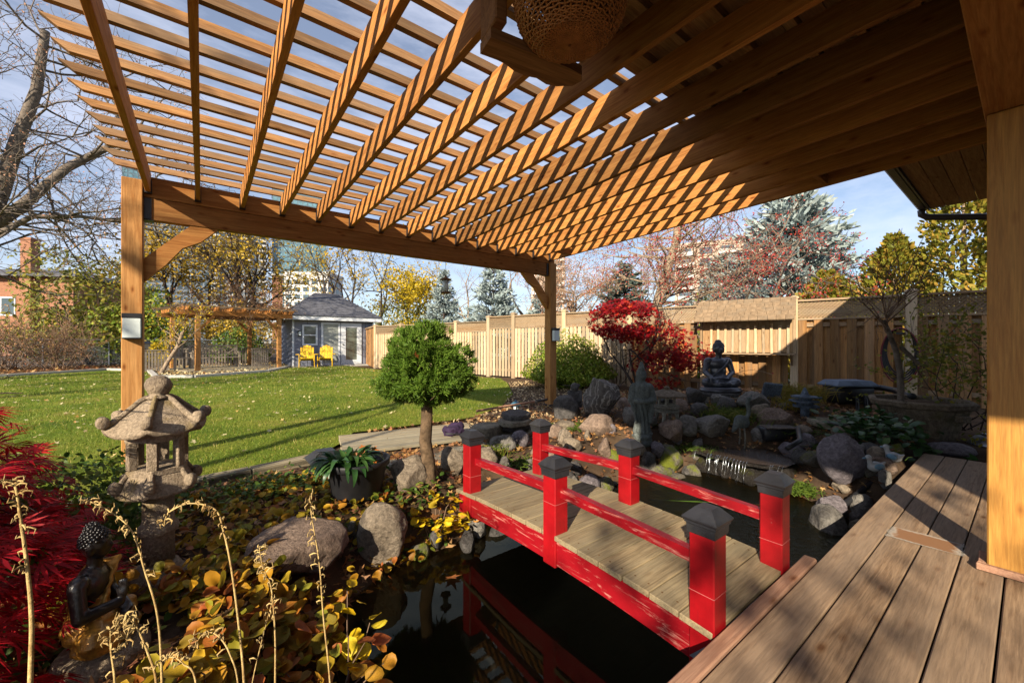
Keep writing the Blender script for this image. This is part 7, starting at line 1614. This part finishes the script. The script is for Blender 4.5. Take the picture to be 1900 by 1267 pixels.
def spruce(label, base, h, r, mat, n, seed, size=0.16, name='blue_spruce'):
    t_ = thing(name, label, 'tree', (base[0], base[1], 0)); rg_ = np.random.default_rng(seed)
    m_ = MB(); m_.tube([(base[0], base[1], -0.05), (base[0], base[1], h * 0.97)], [0.035 * h * 0.5, 0.02], 7); m_.build('trunk', 'bark_dark', t_, True)
    S_a, S_b = [], []; P_, D_ = [], []; z = 0.25
    while z < h * 0.985:
        k = 1 - z / h; L_ = r * (k ** 0.85) * 1.0 + 0.12; nb = 9 if k > 0.25 else 6
        for b_ in range(nb):
            a_ = rg_.uniform(0, 6.28); LL = L_ * rg_.uniform(0.75, 1.12); d = np.array((math.cos(a_), math.sin(a_), rg_.uniform(-0.18, 0.22) + 0.35 * (1 - k))); p0 = np.array((base[0], base[1], z)); e = p0 + d * LL
            S_a.append(p0); S_b.append(e); m2 = max(3, int(n * LL))
            s = rg_.uniform(0.25, 1.0, m2); pp = p0 + d[None] * (LL * s)[:, None] + rg_.normal(size=(m2, 3)) * (0.10 * LL * (1.15 - 0.5 * s))[:, None] * np.array((1, 1, 0.45)); P_.append(pp)
            D_.append(d[None] + rg_.normal(size=(m2, 3)) * 0.55 + np.array((0, 0, 0.15)))
        z += 0.16 + 0.12 * k
    put('branches', segs_mesh('branches', S_a, S_b, np.full(len(S_a), 0.03), np.full(len(S_a), 0.006), 3), 'bark_dark', t_)
    P_, D_ = np.concatenate(P_), np.concatenate(D_)
    tm = ([(0, 0.10, 0), (0, -0.10, 0), (0.6, -0.17, 0.0), (1, 0, 0.04), (0.6, 0.17, 0.0)], [(0, 1, 2, 3, 4)])
    put('crown', scatter('crown', tm[0], tm[1], P_, aimed(D_, rg_), rg_.uniform(0.7, 1.3, (len(P_), 1)) * size), mat, t_)
spruce('slim blue spruce behind the fence seen past the bird feeder', (11.3, 21.2), 5.4, 1.5, 'needle_blue', 42, 91, 0.20)
spruce('wide blue spruce behind the fence in the middle', (11.9, 17.0), 5.1, 2.2, 'needle_blue', 42, 92, 0.21)
spruce('small blue spruce left of the right pergola post', (13.3, 14.9), 3.4, 1.5, 'needle_blue', 36, 93, 0.2)
spruce('dark green spruce behind the red berry tree', (16.4, 12.2), 5.0, 2.2, 'needle_dark', 32, 94, 0.24, 'spruce')
spruce('tall blue spruce rising beside the roof eave', (16.0, 5.1), 7.3, 3.0, 'needle_blue', 42, 95, 0.24)
spruce('dark blue spruce left of the tall one', (16.4, 7.4), 4.6, 2.2, 'needle_blue', 34, 96, 0.22)
bt = thing('berry_tree', 'spreading crabapple with small red berries behind the fence', 'tree', (10.4, 6.75, 0)); T = Tree(15)
T.limb([(10.4, 6.75, -0.05), (10.42, 6.7, 1.4), (10.5, 6.65, 2.3), (10.7, 6.5, 3.1), (10.85, 6.3, 4.0), (10.95, 6.25, 4.8)], 0.18, 0.09)
for k in range(30): T.grow(Vector((10.46, 6.68, 1.9)).lerp(Vector((10.92, 6.27, 4.6)), k / 29), (T.r.gauss(0.1, 1.0), T.r.gauss(-0.1, 1.1), T.r.gauss(0.45, .4)), 1.25, 0.04, 3, 3, 0.6, 0.02, 0.7, 0.2)
for k in range(10): T.grow((10.55, 6.5, 1.7 + 0.1 * k), (T.r.gauss(0.4, .4), -1.0, T.r.gauss(0.35, .3)), 1.8, 0.035, 3, 3, 0.55, 0.03, 0.7, 0.2)
T.wood('trunk', 'bark_tan', bt, 9, 9, 8); T.wood('branches', 'bark_tan', bt, 0, 8, 3, 0.004); T.leaves('berries', 'berry_red', bt, 1.5, 0.05, 0.05, DIAMOND, 3)['kind'] = 'stuff'
tree('berry_tree', 'second crabapple with red berries in front of the tall blue spruce', (13.4, 4.6), 5.4, 0.13, 82, 'bark_grey', ('berry_red', 1.5, 0.06, 0.06), 4, 3, 0.6, trunks=2, rmin=0.005)
for (lb, x, yv, h, sd_) in (('yellow-green arborvitae left of the downpipe', 14.4, 2.2, 3.9, 1), ('yellow-green arborvitae under the downpipe', 14.6, 1.0, 5.6, 2), ('yellow-green arborvitae at the porch post', 14.0, -0.1, 5.2, 3), ('low green arborvitae behind the young bare tree', 13.4, 3.4, 3.0, 4)):
    t = thing('arborvitae', lb, 'tree', (x, yv, 0)); rg = np.random.default_rng(sd_ + 200); n = 8500; z = h * rg.uniform(0.02, 1, n) ** 0.9; a_ = rg.uniform(0, 6.28, n); rr = (1.05 * (1 - (z / h) ** 2.2) + 0.08) * rg.uniform(0.3, 1.12, n) ** 0.6 * (1 + 0.22 * np.sin(4 * a_ + 4 * z + sd_) + 0.15 * np.sin(9 * z + 2 * a_))
    P = np.stack([x + rr * np.cos(a_), yv + rr * np.sin(a_), z], 1); D = np.stack([np.cos(a_), np.sin(a_), np.full(n, 0.9)], 1) + rg.normal(size=(n, 3)) * 0.5
    put('crown', scatter('crown', LEAF[0], LEAF[1], P, aimed(D, rg), rg.uniform(0.07, 0.16, (n, 1))), 'leaf_thuja', t); m = MB(); m.tube([(x, yv, -0.05), (x, yv, h * 0.95)], [0.1, 0.02], 7); m.build('trunk', 'bark_tan', t, True)
bush('green_shrub', 'small bright green conifer tip above the fence right of the crabapple trunk', (11.6, 5.9, 0), 0.5, 2.35, 'leaf_box', 1500, 0.09, 'shrub', 'bark_dark', 0.6, DIAMOND, 59)
# tree at the sunny side, outside the picture, that dapples the deck and shades the left bed
tree('bare_tree', 'leafy tree at the sunny side of the house corner', (-6.3, -5.5), 6.0, 0.13, 83, 'bark_dark', ('leaf_olive', 3.2, 0.15, 0.3), 3, 3, 0.46, fork=0.5)

tree('bare_tree', 'slender bare tree at the sunny side of the lawn', (-6.2, 0.75), 6.5, 0.15, 84, 'bark_dark', None, 3, 3, 0.5, fork=0.45)
tree('bare_tree', 'bare tree left of the lawn outside the hedge', (-9.5, 9.0), 8.0, 0.2, 85, 'bark_dark', ('leaf_olive', 0.8, 0.16, 0.3), 4, 3, 0.5, fork=0.4)

# ------------------------------------------------------------------ brick house and towers far behind
def brick_mat():
    m_, nt, out_ = new_mat('brick'); v = coords(nt, (1, 1, 1), False); sx = nt.nodes.new('ShaderNodeSeparateXYZ'); nt.links.new(v, sx.inputs[0]); cb_ = nt.nodes.new('ShaderNodeCombineXYZ'); ad = nt.nodes.new('ShaderNodeMath'); ad.operation = 'ADD'
    nt.links.new(sx.outputs['X'], ad.inputs[0]); nt.links.new(sx.outputs['Y'], ad.inputs[1]); nt.links.new(ad.outputs[0], cb_.inputs[0]); nt.links.new(sx.outputs['Z'], cb_.inputs[1])
    bk = nt.nodes.new('ShaderNodeTexBrick'); bk.inputs['Scale'].default_value = 1.0; bk.inputs['Brick Width'].default_value = 0.22; bk.inputs['Row Height'].default_value = 0.075; bk.inputs['Mortar Size'].default_value = 0.008
    bk.inputs['Color1'].default_value = (0.36, 0.15, 0.075, 1); bk.inputs['Color2'].default_value = (0.27, 0.10, 0.05, 1); bk.inputs['Mortar'].default_value = (0.34, 0.25, 0.19, 1); nt.links.new(cb_.outputs[0], bk.inputs['Vector'])
    b_ = principled(nt, out_, 0.9, 0.1); nt.links.new(bk.outputs['Color'], b_.inputs['Base Color'])
brick_mat()
plain_mat('tower_white', (0.62, 0.60, 0.56), 0.8, 0.2, var=0.08, bmp=0); plain_mat('tower_teal', (0.13, 0.20, 0.23), 0.15, 0.7, var=0.3, scale=0.2, bmp=0); plain_mat('tower_grey', (0.22, 0.26, 0.30), 0.4, 0.5, var=0.2, scale=0.2, bmp=0)
plain_mat('tower_beige', (0.52, 0.40, 0.31), 0.85, 0.15, var=0.08, bmp=0); plain_mat('tower_window', (0.06, 0.09, 0.11), 0.12, 0.7, var=0.4, scale=0.3, bmp=0); plain_mat('tower_window_teal', (0.14, 0.27, 0.32), 0.12, 0.7, var=0.5, scale=0.3, bmp=0)
bhs = thing('brick_house', 'two-storey brick house with chimney beyond the far left shrubs', 'house', (-11.6, 52.3, 0), R(-30))
m = MB(); m.box((-9, 0, 0), (3.2, 9, 6.7)); m.build('wall', 'brick', bhs, local=True)
m = MB(); m.add([(-9.8, -0.8, 6.7), (4.0, -0.8, 6.7), (4.0, 9.8, 6.7), (-9.8, 9.8, 6.7), (-5, 4.5, 8.1), (-0.5, 4.5, 8.1), (-9.8, -0.8, 6.9), (4.0, -0.8, 6.9), (4.0, 9.8, 6.9), (-9.8, 9.8, 6.9)], [(3, 2, 1, 0), (0, 1, 7, 6), (1, 2, 8, 7), (2, 3, 9, 8), (3, 0, 6, 9), (6, 7, 5, 4), (7, 8, 5), (8, 9, 4, 5), (9, 6, 4)]); rfm = m.build('roof', 'shingle', bhs, local=True)
m = MB(); m.box((-0.38, -0.5, 0), (0.42, -0.003, 6.65)); m.box((-0.36, -0.45, 6.65), (0.40, 0.35, 9.8)); m.box((-0.42, -0.5, 9.8), (0.46, 0.4, 10.0)); m.build('chimney', 'brick', bhs, local=True)
m = MB(); m.box((-2.2, -0.05, 3.4), (-1.1, -0.004, 5.0)); w_ = m.build('window', 'white_paint', bhs, local=True); m = MB(); m.box((-2.1, -0.07, 3.5), (-1.2, -0.052, 4.9)); m.build('pane', 'tower_window', w_, local=True)
m = MB(); m.box((2.0, -0.05, 0.9), (3.2, -0.004, 2.4)); w_ = m.build('window', 'white_paint', bhs, local=True); m = MB(); m.box((2.1, -0.07, 1.0), (3.1, -0.052, 2.3)); m.build('pane', 'tower_window', w_, local=True)
def tower(label, c, w_, d_, h, wall, glass, rz, fx=3.2, fz=3.0, balc=False, name='apartment_tower', parapet=True):
    t_ = thing(name, label, 'building', (c[0], c[1], 0), rz)
    m_ = MB(); m_.box((-w_ / 2, -d_ / 2, 0), (w_ / 2, d_ / 2, h)); m_.build('wall', wall, t_, local=True)
    g_ = MB(); s_ = MB(); nx = int(w_ / fx); nz = int(h / fz)
    for k in range(nz):
        z = 1.0 + k * fz
        for i in range(nx):
            x = -w_ / 2 + (i + 0.5) * w_ / nx; g_.box((x - 0.36 * fx, -d_ / 2 - 0.06, z), (x + 0.36 * fx, -d_ / 2 - 0.01, z + 0.62 * fz))
        for sg in (-1, 1):
            ny_ = int(d_ / fx)
            for i in range(ny_): yv_ = -d_ / 2 + (i + 0.5) * d_ / ny_; xs_ = (sg * (w_ / 2 + 0.01), sg * (w_ / 2 + 0.06)); g_.box((min(xs_), yv_ - 0.36 * fx, z), (max(xs_), yv_ + 0.36 * fx, z + 0.62 * fz))
        if balc:
            for i in range(0, nx, 2): x = -w_ / 2 + (i + 0.5) * w_ / nx; s_.box((x - 0.5 * fx, -d_ / 2 - 1.5, z - 0.4), (x + 0.5 * fx, -d_ / 2 - 0.07, z - 0.2)); s_.box((x - 0.5 * fx, -d_ / 2 - 1.5, z - 0.2), (x + 0.5 * fx, -d_ / 2 - 1.42, z + 0.8))
    g_.build('window_panes', glass, t_, local=True)['kind'] = 'stuff'
    if balc: s_.build('balconies', 'tower_white', t_, local=True)['kind'] = 'stuff'
    if parapet: m_ = MB(); m_.box((-w_ / 2 - 0.3, -d_ / 2 - 0.3, h + 0.01), (w_ / 2 + 0.3, d_ / 2 + 0.3, h + 1.2)); m_.build('parapet', wall, t_, local=True)
tower('slim teal glass tower behind the left pergola post', (-34, 357), 13, 14, 112, 'tower_teal', 'tower_window_teal', R(6), 2.6)
tower('bluish grey tower behind the left brace', (-12, 300), 30, 18, 82, 'tower_grey', 'tower_window', R(4), 3)
tower('white apartment tower with balcony grid', (17, 288), 27, 18, 78, 'tower_grey', 'tower_window', R(-2), 3.4, 3.0, True)
tower('broad teal glass tower above the shed', (50, 291), 30, 20, 95, 'tower_teal', 'tower_window_teal', R(-6), 2.6)
tower('low white apartment block beyond the shed', (38, 187), 18, 14, 29, 'tower_white', 'tower_window', R(-38), 3.4, 3.0, False, 'apartment_block')
tower('beige apartment block behind the right pergola post', (104, 112), 12, 12, 34, 'tower_beige', 'tower_window', R(-45), 3.2, 3, True, 'apartment_block')
tower('pale apartment block with brick bands behind the crabapple', (122, 58), 22, 14, 29, 'tower_beige', 'tower_window', R(-62), 4.6, 3.2, True, 'apartment_block')
ck = thing('chimney_stack', 'lone brick chimney above the vines near the shed', 'chimney', (10.4, 80, 0)); m = MB(); m.box((9.6, 79, 0), (11.0, 80.5, 12.6)); m.build('stack', 'brick', ck); m = MB(); m.box((9.45, 78.85, 12.61), (11.15, 80.65, 12.9)); m.build('cap', 'concrete', ck)
